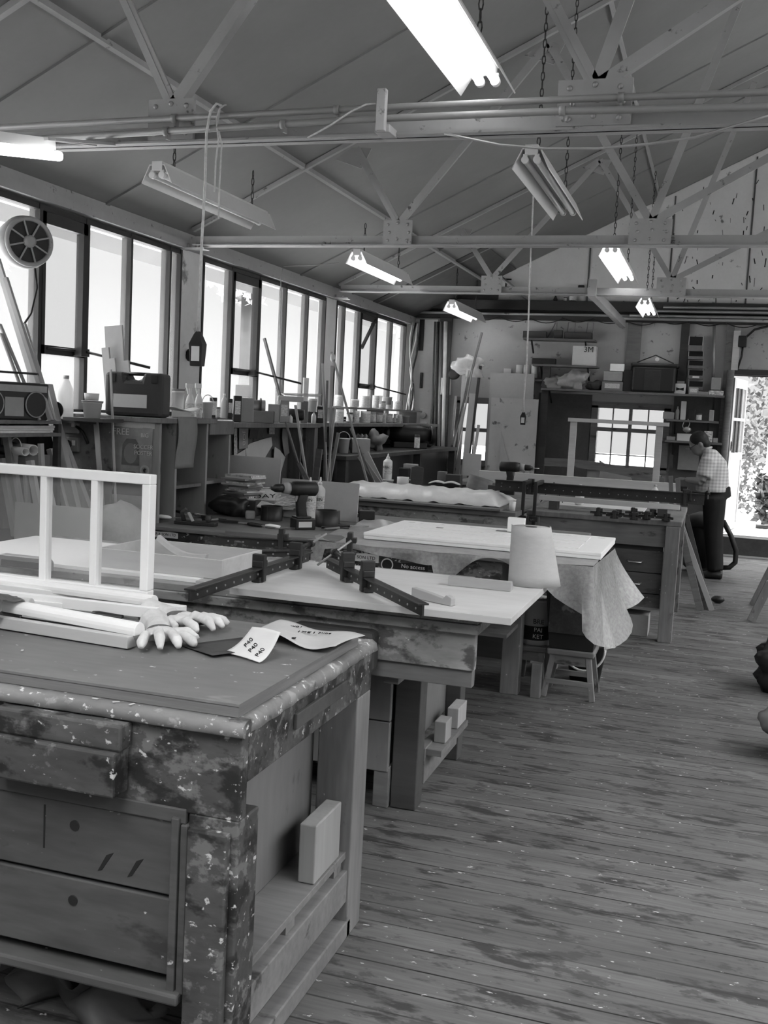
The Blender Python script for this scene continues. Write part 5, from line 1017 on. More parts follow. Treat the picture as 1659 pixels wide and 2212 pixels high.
# sack
p = at(262, 1165, y=4.95)
g = MB().lathe([(.02, 0), (.16, .02), (.185, .3), (.19, .7), (.18, .86), (.15, .95), (.1, .985), (.02, .99)], n=24); rr = random.Random(3)
g.v = [(x * (1 + .13 * math.sin(z * 11 + x * 17)), y * (.75 + .1 * math.sin(z * 9)), z + .05 * math.sin(x * 15 + 1) * z + .012 * math.sin(x * 40 + y * 30) * z) for x, y, z in g.v]
o = one('dust_sack', 'pale bulging polythene sack standing behind the right sash pane', 'sack', g, M('sack_film', .36, .12, 10, rough=.45, bump=.6), (p.x, 4.9, .0), world=False)
# extractor fan on the window
p = at(58, 523, x=-3.82); fn = thing('extractor_fan', 'round extractor fan with eight ribs mounted on the first window', 'fan', p, .0); fn.rotation_euler = (0, 0, -.55)
MB().tube([(-.17, 0, 0), (-.12, 0, 0), (-.02, 0, 0), (.03, 0, 0)], [.08, .135, .15, .142], 30, True).build('housing', steel_m, fn); 
MB().tube([(.031, 0, 0), (.034, 0, 0)], .118, 30).build('dark_throat', beamd_m, fn)
MB().tube([(.034, .128 * math.cos(a_), .128 * math.sin(a_)) for a_ in [i * PI / 16 for i in range(33)]], .014, 8, False).build('rim', steel_m, fn)
for i in range(8): MB().beam((.040, .02 * math.cos(i * PI / 4 + .3), .02 * math.sin(i * PI / 4 + .3)), (.040, .122 * math.cos(i * PI / 4 + .3), .122 * math.sin(i * PI / 4 + .3)), .009, .009, (1, 0, 0)).build('rib', steel_m, fn)
MB().tube([(.03, 0, 0), (.055, 0, 0), (.068, 0, 0)], [.036, .034, .02], 18).build('hub', steel_m, fn)
MB().tube([(.0, .05, -.14), (.01, .06, -.25), (.03, .02, -.4), (.05, -.05, -.5)], .006, 8).build('flex', black_m, fn)
# stack of timbers and dowels leaning before the long shelf
G2 = 'laths leaning before the long shelf'
for i, (T, Q, y, w_, mt, lb) in enumerate((((617, 911), (655, 1036), 7.42, 3.5, mid_m, 'dark dowel leaning right of the upright grey box'), ((638, 875), (663, 1036), 7.45, 4.5, zt, 'pale lath crossing in front of the round lamp'), ((697, 785), (704, 1000), 8.3, 4, zt, 'thin pale lath left of the shelf post'), ((707, 822), (700, 1030), 8.3, 4, mid_m, 'dark narrow lath at the shelf post'), ((716, 760), (782, 1000), 8.5, 4, zt, 'long pale lath with a clothed tip leaning before the tins'), ((731, 935), (714, 1028), 8.4, 7, zt, 'pale batten leaning to the right before the tins'), ((717, 790), (712, 1020), 8.36, 5, zt, 'tall pale lath beside the pier'), ((724, 880), (708, 1025), 8.34, 4, zt, 'thin lath between the tall lath and the pale batten'), ((645, 1000), (664, 1036), 7.4, 9, mid_m, 'short dark board end low behind the fibre boards'), ((690, 970), (683, 1030), 8.1, 14, mid_m, 'short wide dark board below the shelf post'), ((777, 985), (812, 1035), 8.75, 12, paleZ_m, 'wide plank leaning left of the white glue bottle'), ((790, 978), (818, 1035), 8.85, 13, mdf_m, 'darker wide plank nearest the white glue bottle'), ((757, 925), (790, 1000), 8.7, 3.5, mid_m, 'thin dark lath behind the clothed tip lath'))):
    lean(lb, T, Q, y, w_, .02, mt, 'timber_lath' if w_ < 8 else 'timber_plank', G2 if w_ < 8 else None, floor=.901 if y > 8 else 0)
p = at(717, 772, y=8.48); one('cloth_rag', 'white rag tied round the long pale lath', 'rag', MB().ball((0, 0, 0), (.02, .03, .04), 6), paper_m, V((p.x, 8.5, p.z)), world=False)
# pull cords
def cord(label, P, r=.005, switch=None, name='pull_cord', mt=None, cat='cord'):
    t = thing(name, label, cat, P[-1]); MB().tube(P, r, 6).move(-V(P[-1])).build('cord_line', mt or rope_m, t)
    if switch:
        s = switch; MB().rings([[V((x * k_, y * k_, z)) for x, y in ((-.03 * s, -.018 * s), (.03 * s, -.018 * s), (.03 * s, .018 * s), (-.03 * s, .018 * s))] for z, k_ in ((-.13 * s, .9), (-.04 * s, 1.1), (0, .55), (.012 * s, .3))], sm=False).build('switch_body', black_m, t, .004); B((-.018 * s, -.021 * s, -.11 * s), (.018 * s, -.018 * s, -.05 * s)).build('switch_plate', plast_m, t)
    return t
yc = 3.86
P = [at(px, py, y=yc) for px, py in ((478, 228), (468, 224), (455, 240), (446, 290), (443, 400), (436, 520), (431, 640), (428, 722))]
cord('pale hanging cord with black pull switch nearest the left windows', P, .0055, 1.0)
for i, pts in enumerate((((486, 226), (474, 235), (467, 260), (472, 300), (466, 350), (464, 415)), ((489, 226), (476, 230), (469, 270), (479, 310), (474, 400), (472, 472)))):
    cord(('shorter', 'longer')[i] + ' thin knotted string looped over the pipes beside the pull cord', [at(px, py, y=yc + .01 + .01 * i) for px, py in pts], .0035, name='hanging_string')
cord('long cord with small black switch hanging before the white board by the back wall', [V((at(1152, 425, y=9.6).x, 9.6, roofz(at(1152, 425, y=9.6).x) - .012))] + [at(px, py, y=9.6) for px, py in ((1152, 425), (1149, 500), (1143, 650), (1138, 780), (1131, 865), (1131, 892))], .008, .85)
cord('slack grey cable sagging across the room under the nearest truss', [at(px, py, y=yc - .0) for px, py in ((960, 288), (1000, 297), (1080, 313), (1180, 321), (1290, 321), (1400, 311), (1500, 297), (1600, 268), (1700, 236))], .005, name='sagging_cable', mt=galv_m, cat='cable')
cord('pale cord tied along the truss pipe at the bracket', [at(px, py, y=yc + .0) for px, py in ((812, 224), (790, 226), (760, 240), (715, 270), (665, 298))], .004, name='tied_cord')
t_ = cord('thin wire from the lit window lamp down the second pier', [at(px, py, y=8.75) for px, py in ((732, 568), (680, 573), (612, 575), (607, 600), (606, 700), (608, 800), (611, 862))], .004, name='lamp_wire', mt=grey_m, cat='cable')
p = at(411, 778, y=7.05); one('hook_clip', 'dark clip hanging on the pier below the black pull switch', 'clip', MB().ball((0, 0, 0), (.03, .02, .05), 6), black_m, (XL + .045, 7.3, 1.95), world=False)

# dark machine bench under the far end of the window shelf
a = at(760, 985, x=-3.1); zb_ = a.z
t = thing('machine_bench', 'dark bench with old machinery under the far end of the window shelf', 'bench', (-3.15, 9.9, 0)); om_ = V((-3.15, 9.9, 0))
MB().box((-3.95, 8.7, zb_ - .04), (-3.12, 12.9, zb_)).move(-om_).build('bench_top', dark_m, t, .004); MB().box((-3.93, 8.75, .1), (-3.25, 12.85, zb_ - .05)).move(-om_).build('cupboard_body', black_m, t)
for y in (8.75, 11.2, 12.8): MB().box((-3.22, y, 0), (-3.14, y + .08, zb_ - .04)).move(-om_).build('leg', dark_m, t)
t = thing('bench_grinder', 'black double ended machine motor with round end on the dark machine bench', 'machine', (-3.4, 11.6, zb_ + .0005), .5)
MB().tube([(-.25, 0, .16), (-.1, 0, .16), (.1, 0, .16), (.25, 0, .16)], [.07, .11, .11, .07], 20).build('motor_body', black_m, t); 
for s in (-1, 1): MB().tube([(s * .25, 0, .16), (s * .3, 0, .16)], .105, 22).build('wheel_guard', iron_m, t); MB().tube([(s * .3, 0, .16), (s * .31, 0, .16)], .045, 16).build('flange', galv_m, t)
MB().box((-.2, -.1, 0), (.2, .1, .07)).build('foot', black_m, t, .01)
t = thing('bench_machine', 'large dark machine housing behind the motor in the corner', 'machine', (-3.6, 12.4, zb_ + .0005), .3); MB().box((-.25, -.25, 0), (.25, .25, .26)).build('housing', black_m, t, .03); MB().tube([(-.05, -.26, .15), (-.05, -.2, .15)], .09, 20).build('round_cover', dark_m, t)
pit('bucket', 'plastic_bucket', 'large white bucket on the dark machine bench', 728, 756, 958, 926, plast_m, zb_ + .0005, cat='bucket', x=-3.35)
pit('box', 'cardboard_box', 'open cardboard box at the front of the dark machine bench', 758, 797, 982, 950, card_m, zb_ + .0005, x=-3.25)
pit('box', 'cardboard_box', 'square pale carton behind the large white bucket', 756, 775, 945, 920, card_m, zb_ + .0005, x=-3.6)
p = at(812, 958, x=-3.35); one('plastic_bag', 'crumpled pale bag between box and motor on the machine bench', 'bag', MB().ball((0, 0, .1), (.1, .09, .1), 14).crumple(.6, 11), grey_m, (p.x, p.y, zb_ - .002), world=False)
p = at(785, 944, x=-3.5); one('cloth_rag', 'white crumpled rag beside the square pale carton', 'rag', MB().sheet(lambda u, v: (.14 * (u - .5), .12 * (v - .5), .10 + .05 * math.sin(u * 7) * math.cos(v * 6)), 10, 10), paper_m, (p.x, p.y, zb_ + .02), world=False, solid=.004)
pit('tin', 'paint_tin', 'dark can at the right end of the machine bench', 893, 905, 992, 960, dark_m, zb_ + .0005, cat='tin', x=-3.2)
one('timber_offcut', 'upright wood block with pale top at the right end of the machine bench', 'offcut', MB().box((-.04, -.04, 0), (.04, .04, 1.2)), mid_m, (at(904, 1000, y=12.98).x + .02, 13.0, 0), world=False, bev=.003)
# ---------------------------------------------------------------- long benches in the middle distance
g = MB().sheet(lambda u, v: (-2.93 + 1.42 * u, 7.62 + .75 * v, .9215 + .085 * (1 - abs(2 * v - 1) ** 4) * (1 - abs(2 * u - 1) ** 16) + .006 * math.sin(u * 41 + v * 5) + .004 * math.sin(u * 90 + v * 23)), 70, 14)
one('wrapped_panel', 'white polythene wrapped panel roll lying along the long bench', 'packing', g, M('padded_film', .68, .06, 9, rough=.3, spec=.6, bump=.4), (-2.2, 7.62, .9185), solid=.003)
p = at(1085, 1092, z=.93); one('wood_wedge', 'small pale wedge at the right end of the wrapped panel', 'wedge', MB().prism([(0, 0), (.14, 0), (.14, .05)], -.03, .03, XZ), pale_m, (p.x - .05, 7.7, .9005), world=False) if 0 else None
p = at(1112, 1098, y=7.7); one('small_pot', 'small white pot at the corner of the long bench beside the clamp jaw', 'pot', MB().lathe([(.022, 0), (.026, .07), (.002, .07)]), plast_m, (-1.41, 7.65, .9005), world=False)
Y4 = 9.3; Z4 = .9005
p = at(836, 1038, y=9.2); t = thing('plastic_tub', 'low white tub under the white glue bottle on the long bench', 'tub', (p.x, 9.2, Z4)); MB().lathe([(.055, 0), (.06, .05), (.063, .05), (.063, .06), (.002, .06)]).build('tub_body', plast_m, t)
bottle('glue_bottle', 'white glue bottle on a tub before the leaning planks', (p.x, 9.2, Z4 + .0605), .24, .043, txt='RESIN')
p = at(870, 1048, y=9.1); t = thing('mug', 'white mug beside the glue bottle on the long bench', 'mug', (p.x, 9.1, Z4)); MB().lathe([(.05, 0), (.055, .01), (.055, .1), (.05, .1), (.048, .01), (.002, .01)]).build('mug_body', plast_m, t); MB().tube([(.053, 0, .08), (.085, 0, .075), (.085, 0, .03), (.053, 0, .025)], .007, 8).build('handle', plast_m, t)
one('plate_offcut', 'dark upright board piece right of the mug', 'offcut', MB().prism([(-.05, 0), (.06, 0), (.065, .2), (.0, .215), (-.045, .2)], -.01, .01, XZ), dark_m, (at(898, 1050, y=9.0).x, 9.0, Z4), world=False)
for l, r, yb, yt, yy, mt, lb in ((862, 884, 1035, 997, 9.4, black_m, 'dark carton with white edge behind the mug'), (872, 900, 1036, 990, 9.5, grey_m, 'grey carton behind the dark one'), (925, 950, 1050, 1037, 8.85, news_m, 'printed carton under the open book'), (965, 997, 1030, 998, 9.4, dark_m, 'dark square tin behind the open book'), (946, 965, 1025, 990, 9.5, mid_m, 'brown box left of the dark square tin')):
    pit('box', 'carton', lb, l, r, yb, yt, mt, Z4, rz=0, y=yy)
p = at(960, 1042, y=8.9); t = thing('open_book', 'open white paper pad lying on the printed carton', 'book', (p.x, 8.9, .985), .2)
for s in (-1, 1): MB().sheet(lambda u, v: (s * .14 * u, .16 * (v - .5), .018 * math.sin(u * PI) - .01 * u), 8, 2).build('page_block', paper_m, t, solid=.008)
MB().box((-.14, -.085, -.012), (.14, .085, -.005)).build('cover', black_m, t)
one('box_stand', 'black low box carrying the open pad', 'box', B((-.1, -.08, 0), (.14, .08, .072)), black_m, (p.x, 8.95, Z4), world=False) 
p = at(1028, 1045, y=9.0); t = thing('sanding_belt', 'wide dark sanding belt leaning on its side by the far drill', 'sanding belt', (p.x, 9.05, Z4 + .0), 0); t.rotation_euler = (.0, .25, .3)
n = 28; MB().rings([[V((.11 * math.cos(2 * PI * k_ / n), .085 * math.sin(2 * PI * k_ / n), z)) for k_ in range(n)] for z in (.03, .15)] + [[V((.106 * math.cos(2 * PI * k_ / n), .081 * math.sin(2 * PI * k_ / n), z)) for k_ in range(n)] for z in (.15, .03)], cap=False).build('belt_loop', mid_m, t); B((-.08, -.06, -.01), (.06, .06, .032)).build('belt_foot', dark_m, t)
p = at(1090, 1055, y=9.1); dd = drill('cordless_drill', 'black cordless drill by the pale beam behind the clamp head', (p.x + .02, 9.25, Z4), PI + .1, 1.25)
one('drill_stand', 'small wooden block under the far drill', 'block', B((-.12, -.08, 0), (.12, .08, .04)), dark_m, (p.x + .02, 9.25, Z4 - .5), world=False) if 0 else None
for l, r, yb, yt, yy, lb, mt in ((1020, 1036, 1058, 1040, 8.6, 'dark small case before the sanding belt', black_m), (990, 1012, 1060, 1048, 8.7, 'low dark box right of the carton', black_m), (1037, 1042, 1055, 1046, 8.55, 'little white carton before the sanding belt', paper_m), (1055, 1072, 1052, 1028, 8.9, 'dark box left of the drill', dark_m)):
    pit('box', 'small_box', lb, l, r, yb, yt, mt, Z4, rz=0, y=yy)
one('pale_beam', 'long pale planed beam lying along the far workbench', 'beam', B((at(1036, 1030, y=10.75).x, 10.7, .901), (at(1500, 1050, y=10.75).x - .15, 10.78, 1.02)), pale_m, (-1.5, 10.7, .9), bev=.002)
one('pale_beam', 'second pale beam behind the first on the far bench', 'beam', B((-2.4, 10.95, .901), (-.5, 11.03, .99)), pale_m, (-1.5, 10.95, .9), bev=.002)
# long clamp over the drawer bench
Yc = 8.1
a, b = at(1068, 1076, y=Yc), at(1480, 1094, y=Yc); zc = .985
t = sash_clamp((a.x, Yc, zc + .0285), (-.05, Yc, zc + .0285), [(.28, .02), (1.45, .02)], 'very long sash clamp standing over the drawer bench on a raised plank', hbar=.085, group='sash clamps on the drawer bench', wb=.03)
one('pale_plank', 'pale plank gripped below the very long clamp', 'plank', B((-1.28, Yc - .045, .965), (-.22, Yc + .045, 1.0)), pale_m, (-.8, Yc, .96), bev=.002) 
for x, lb in ((-1.2, 'left'), (-.38, 'right')): one('timber_block', lb + ' block holding the gripped plank above the drawer bench', 'block', B((x, Yc - .05, .9005), (x + .07, Yc + .05, .9645)), dark_m, (x, Yc, .9), bev=.002)
for x, lb in ((-1.37, 'left'), (-1.28, 'right')): one('clamp_head', lb + ' upright iron clamp arm at the end of the long clamp', 'clamp', B((x, Yc - .315, .62), (x + .025, Yc - .29, 1.12)).box((x, Yc - .29, 1.09), (x + .025, Yc + .01, 1.12)).box((x - .02, Yc - .33, .82), (x + .045, Yc - .31, .86)), iron_m, (x, Yc - .3, .62), 'upright clamp arms', .003)
for i, (px, py, rz) in enumerate(((1310, 1112, .1), (1345, 1118, .05), (1385, 1112, .3), (1415, 1120, -.15))):
    p = at(px, py, z=.91); sash_clamp((p.x - .12, p.y if p.y < 8.9 else 8.7, .912), (p.x + .13, (p.y if p.y < 8.9 else 8.7) + rz * .15, .912), [(.06, .03), (.2, .025)], ['small clamp at the left of the row under the long clamp', 'second small clamp in the row on the drawer bench', 'small clamp lying slanted on the drawer bench', 'small clamp at the right end of the drawer bench'][i], hbar=.018, screw=False, group='small clamps on the drawer bench', wb=.004)
p = at(1180, 1118, z=.91); one('pale_board', 'pale thin board lying on the drawer bench behind the clamp', 'board', B((-1.2, 8.35, .9005), (-.5, 9.0, .915)), pale_m, (-.9, 8.35, .9))
pit('bottle', 'glue_bottle', 'white glue bottle standing behind the middle of the long clamp', 1244, 1263, 1058, 1014, plast_m, .9155, cat='bottle', lid=plast_m, y=8.5)
p = at(1410, 1060, y=8.6); pit('bottle', 'plastic_bottle', 'clear drinks bottle standing behind the right half of the long clamp', 1404, 1426, 1060, 1012, clearp_m, .9155 if 0 else .9005, cat='bottle', y=9.05)
pit('tub', 'paint_tub', 'white lidded tub with dark lettering in front of the man', 1425, 1473, 1056, 1027, plast_m, .9005, cat='tub', y=9.15); p = at(1449, 1045, y=9.05)
t = bpy.data.objects.get('paint_tub'); letters('SKABI', t, (-.02, -.098, .07), .05)
one('steel_square', 'dark thin steel square standing up behind the clamp bar', 'square', MB().beam((0, 0, 0), (.10, 0, .17), .02, .006).beam((.10, 0, .17), (.18, 0, .01), .008, .006), iron_m, (at(1172, 1050, y=8.5).x, 8.45, .916), world=False)
for l, r, yb, yt, lb in ((1448, 1462, 1062, 1030, 'pale upright wood piece before the man, left one'), (1463, 1478, 1065, 1035, 'pale upright wood piece before the man, right one')): 
    a, b = at(l, yb, y=8.8), at(r, yt, y=8.8); one('timber_offcut', lb, 'offcut', MB().beam((0, 0, 0), (-.03, 0, b.z - .9), (b.x - a.x) * .8, .03, (0, 1, 0)), panel_m, ((a.x + b.x) / 2, 8.85, .901), 'upright pieces on the drawer bench', world=False)
for i, (T, Q, y, w_, mt) in enumerate((((1470, 1128), (1535, 1312), 9.42, 11, zt), ((1482, 1112), (1530, 1305), 9.5, 10, dark_m), ((1472, 1150), (1508, 1300), 9.38, 15, mid_m), ((1490, 1180), (1522, 1305), 9.46, 8, mid_m))):
    lean(['lightest edged board leaning on the drawer bench end', 'dark board behind the others leaning on the bench end', 'wide brown board leaning at the left on the bench end', 'short brown board between the leaning boards'][i], T, Q, y, w_, .02, mt, 'timber_board', 'boards leaning on the drawer bench end')
p = at(1550, 1303, z=0); one('hand_brush', 'small black brush head lying on the floor by the leaning boards', 'brush', MB().ball((0, 0, .035), (.06, .04, .034), 7), black_m, (p.x, p.y, 0), world=False)
# ---------------------------------------------------------------- back wall
YW = YB - .02
def shelf(name, label, l, r, py, dep, th=.025, mt=mid_m, y=YW):
    a, b = at(l, py, y=y - dep), at(r, py, y=y - dep); z = (a.z + b.z) / 2
    t = thing(name, label, 'shelf', (a.x, y, z)); B((0, -dep, -th), (b.x - a.x, -.012, 0)).build('shelf_board', mt, t, .002)
    for x in (.1, b.x - a.x - .12): MB().beam((x, -.02, -th - .15), (x, -dep * .8, -th), .02, .02, (1, 0, 0)).build('bracket', iron_m, t)
    return z
zA = shelf('hanging_shelf', 'upper shelf on the back wall carrying the square 3M box', 1150, 1290, 788, .3)
zB = shelf('hanging_shelf', 'topmost short shelf on the back wall with dark clutter', 1130, 1285, 731, .28)
zC = shelf('hanging_shelf', 'long shelf on the back wall above the paned window', 1168, 1566, 846, .32)
zD = shelf('hanging_shelf', 'small cluttered shelf right of the paned window', 1440, 1553, 908, .25)
zE = shelf('hanging_shelf', 'low small shelf behind the man', 1436, 1560, 954, .25)
YS = YW - .16
def bw(kind, name, label, l, r, yb, yt, mt, z, **k): return pit(kind, name, label, l, r, yb, yt, mt, z, rz=k.pop('rz', 0), y=k.pop('y', YS), **k)
t = bw('box', 'cardboard_box', 'square white 3M box on the upper back shelf', 1237, 1287, 787, 745, paper_m, zA + .0005, depth=.5); letters('3M', t, (.055, -.089, .2), .1)
bw('box', 'tool_tray', 'long black tray on the upper shelf left of the 3M box', 1150, 1200, 788, 775, black_m, zA + .0005, depth=.4)
for l, r, yt, lb in ((1130, 1180, 716, 'dark bundle at the left on the topmost shelf'), (1196, 1215, 712, 'black box in the middle of the topmost shelf'), (1220, 1278, 716, 'long dark box at the right of the topmost shelf')): bw('box', 'dark_box', lb, l, r, 731, yt, dark_m, zB + .0005, depth=.3, cat='box')
for i, (l, r) in enumerate(((1178, 1200), (1262, 1280), (1220, 1240))):
    a, b = at(l, 728, y=YS), at(r, 695, y=YS); w_, h = b.x - a.x, b.z - zB
    one('wire_frame', ['slanted small stand on the topmost shelf', 'upright small stand at the right of the topmost shelf', 'small stand in the middle of the topmost shelf'][i], 'stand', MB().tube([(0, 0, 0), (.02 if i else .1, 0, h), (w_, 0, h), (w_, 0, 0)], .008, 6), galv_m, (a.x, YS + .12, zB + .001), 'small stands on the topmost shelf', world=False)
one('plastic_bag', 'crumpled clear bag in the middle of the long back shelf', 'bag', MB().ball((0, 0, .11), (.18, .1, .12), 16).crumple(.7, 8), film_m, (at(1240, 835, y=YS).x, YS, zC), world=False)
one('plastic_bag', 'dark bag at the left end of the long back shelf', 'bag', MB().ball((0, 0, .08), (.18, .1, .08), 16).crumple(.7, 9, 3), grey_m, (at(1195, 835, y=YS).x, YS, zC), world=False)
one('plastic_bag', 'low dark bag between the clear bag and the boxes', 'bag', MB().ball((0, 0, .06), (.12, .1, .06), 14).crumple(.6, 9, 7), dark_m, (at(1280, 835, y=YS).x + .03, YS, zC), world=False)
bw('box', 'carton', 'lower carton with label in the stack on the long back shelf', 1300, 1345, 846, 826, card_m, zC + .0005, txt='x', depth=.5); a = at(1322, 826, y=YS).z
bw('box', 'carton', 'upper carton in the stack on the long back shelf', 1304, 1344, 826, 806, card_m, zC + .127, depth=.5)
bw('box', 'tube_box', 'bright white package on the stacked cartons', 1318, 1348, 805, 789, white_m, zC + .250, depth=.6, cat='box')
bw('box', 'equipment_case', 'narrow black case beside the stacked cartons', 1346, 1370, 846, 800, black_m, zC + .0005, cat='case')
t = thing('holdall', 'large black bag hanging open on the long back shelf with a hanger on top', 'bag', (at(1412, 845, y=YS).x, YS, zC + .0005)); w_ = .27
B((-w_, -.12, 0), (w_ * .95, .12, .33)).build('bag_body', black_m, t, .03); B((-w_ * 1.08, -.13, .31), (w_ * 1.05, .13, .36)).build('flap', black_m, t, .02); B((-.12, -.125, .02), (.08, -.11, .28)).build('front_pocket', M('bag_pocket', .03, .3, 9, rough=.5), t, .02)
MB().tube([(-.22, -.1, .365), (0, -.1, .46), (.22, -.1, .365)], .008, 6).build('hanger_wire', iron_m, t); MB().cyl((.02, -.112, .41), (.02, -.106, .41), .025, n=20).build('round_badge', paper_m, t)
t = bw('box', 'carton', 'small pale carton with a dark bow tie mark on the long shelf', 1457, 1480, 848, 826, paper_m, zC + .0005, depth=.6); 
MB().prism([(-.045, .04), (0, .052), (.045, .04), (.045, .08), (0, .068), (-.045, .08)], .041, .043, XZ).build('bow_mark', ink_m, t)
bw('box', 'carton', 'flat carton behind the bow tie carton', 1462, 1478, 826, 820, card_m, zC + .125, depth=.6)
bw('box', 'small_box', 'small pale box below the stacked drawers', 1488, 1508, 848, 833, card_m, zC + .0005, txt='x')
bw('box', 'cloth_roll', 'patterned roll at the right end of the long shelf', 1532, 1562, 848, 838, news_m, zC + .0005, cat='roll', depth=.5); bw('box', 'dark_box', 'dark box above the patterned roll', 1536, 1556, 838, 812, grey_m, zC + .07, depth=.4, cat='box')
bw('box', 'small_box', 'grey soft pouch left of the patterned roll', 1508, 1530, 848, 841, grey_m, zC + .0005)
# stacked open bins on the wall
for i in range(5):
    yb = (758, 776, 796, 818, 842)[i]; yt = (727, 762, 782, 800, 824)[i]; a, b = at(1486, yb, y=YW - .1), at(1520, yt, y=YW - .1)
    t = thing('storage_bin', ['topmost', 'second', 'third', 'fourth', 'lowest'][i] + ' open fronted bin in the column on the back wall', 'bin', (a.x, YW - .03, a.z), 0, 'column of open bins'); w_, h = b.x - a.x, max(.1, b.z - a.z)
    B((0, -.10, 0), (w_, 0, .006)).box((0, -.10, 0), (.008, 0, h)).box((w_ - .008, -.10, 0), (w_, 0, h)).build('bin_body', grey_m, t); B((0, -.004, 0), (w_, 0.0, h)).build('bin_back', black_m, t); B((.0, -.104, 0), (w_, -.098, h * .38)).build('front_lip', panel_m, t)
    if i in (3,): B((w_ * .3, -.1055, h * .08), (w_ * .75, -.103, h * .3)).build('lip_label', paper_m, t)
# shelf D and E clutter
for kd, l, r, yb, yt, mt, z, lb in (('box', 1432, 1455, 908, 893, card_m, zD, 'box sticking out left on the small cluttered shelf'), ('bottle', 1458, 1466, 908, 880, grey_m, zD, 'dark bottle on the small cluttered shelf'), ('box', 1469, 1480, 908, 868, paper_m, zD, 'tall pale carton on the small cluttered shelf'), ('box', 1486, 1500, 908, 885, black_m, zD, 'black box right of the tall pale carton'), ('tin', 1503, 1515, 908, 893, dark_m, zD, 'dark tin on the small cluttered shelf'), ('box', 1531, 1541, 908, 884, card_m, zD, 'narrow upright carton at the right on the small shelf'), ('box', 1462, 1492, 954, 938, paper_m, zE, 'white cloth covered box behind the man'), ('box', 1520, 1538, 954, 930, news_m, zE, 'stack of white cups behind the mans neck'), ('box', 1540, 1550, 954, 944, card_m, zE, 'small box at the right of the low shelf'), ('box', 1440, 1458, 954, 946, galv_m, zE, 'flat metal box at the left of the low shelf')):
    bw(kd, {'box': 'small_box', 'bottle': 'dark_bottle', 'tin': 'paint_tin'}[kd], lb, l, r, yb, yt, mt, z + .0005, depth=.6, cat=kd)
MBc = MB().tube([at(px, py, y=YW - .24) for px, py in ((1480, 905), (1474, 920), (1482, 935), (1490, 915), (1486, 905))], .006, 6); one('power_tool', 'small tool hanging by its flex from the cluttered shelf', 'tool', MBc.ball(at(1484, 928, y=YW - .24), (.05, .03, .035), 7), galv_m, at(1484, 928, y=YW - .24))
a, b = at(1463, 1014, y=YW - .05), at(1512, 964, y=YW - .05); t = thing('notice_board', 'pale notice board with faint writing behind the man', 'notice', (a.x, YW - .02, a.z)); B((0, -.03, 0), (b.x - a.x, -.01, b.z - a.z)).build('panel', card_m, t); B((.08, -.032, (b.z - a.z) * .85), (.24, -.03, (b.z - a.z) * .9)).build('faint_writing', grey_m, t)
a, b = at(1440, 1010, y=YW), at(1458, 960, y=YW); one('hanging_rule', 'dark perforated strip hanging left of the notice board', 'rule', B((a.x + .03, YW - .03, a.z), (a.x + .07, YW - .02, b.z)), dark_m, (a.x, YW - .03, a.z))
t = thing('conduit_bundle', 'bundle of pale conduit pipes running along the gable beam', 'pipes', (-.3, YB - .16, 2.95))
for i, z in enumerate((.09, .04, -.02, -.06)): MB().cyl((-.45 - .2 * i, -.02, z), (2.4, -.02, z + .01), .018, n=8).build('conduit', galv_m if i < 3 else steel_m, t)
t = thing('conduit_bundle', 'single long conduit along the lower edge of the dark beam', 'pipes', (-3.9, YB - .15, 2.92)); MB().cyl((0, 0, 0), (3.2, 0, .01), .016, n=8).build('conduit', steel_m, t)
for i in range(9):
    x = -3.2 + i * .4; cbl = MB().tube([(x + .4 * k_ / 8, YB - .115, 2.89 - .05 * math.sin(k_ / 8 * PI) - .01 * (i % 3)) for k_ in range(9)], .006, 5); one('sagging_wire', 'sagging wire along the underside of the dark gable beam', 'wire', cbl, black_m, (x, YB - .11, 2.88), 'wires under the gable beam')
# things standing on the beam
zbm = 3.1005
t = bw('tin', 'drinks_mug', 'dark mug standing on top of the gable beam', 1228, 1244, 662, 645, black_m, zbm, cat='mug', y=YB - .07); 
t = thing('small_valve', 'small valve like object on the gable beam left of the mug', 'valve', (at(1199, 660, y=YB - .07).x, YB - .07, zbm)); MB().lathe([(.02, 0), (.03, .02), (.012, .06), (.012, .09), (.03, .1), (.035, .11), (.002, .115)]).build('valve_body', black_m, t)
bw('tin', 'small_jar', 'tiny dark jar between valve and mug on the beam', 1216, 1224, 662, 653, black_m, zbm, cat='jar', y=YB - .07)
a = at(1254, 625, y=YB - .03); t = thing('spotlight_bracket', 'small dark bracket high on the gable above the mug', 'bracket', a); MB().box((-.03, -.04, -.04), (.05, .015, .05)).build('body', black_m, t, .01)
a = at(1098, 612, y=YB - .015); one('painted_mark', 'dark letter shaped mark on the gable beside the far truss plate', 'mark', B((-.04, 0, -.06), (-.02, .003, .06)).box((-.02, 0, .04), (.04, .003, .06)).box((-.02, 0, -.01), (.03, .003, .01)).box((-.02, 0, -.06), (.04, .003, -.04)), ink_m, (a.x, YB - .0155, a.z), world=False)
a, b = at(1075, 592, y=YB - .06), at(1158, 662, y=YB - .06); one('sloping_pipe', 'pale pipe sloping down the gable behind the far truss', 'pipe', MB().tube([a, b], .02, 8), steel_m, b)
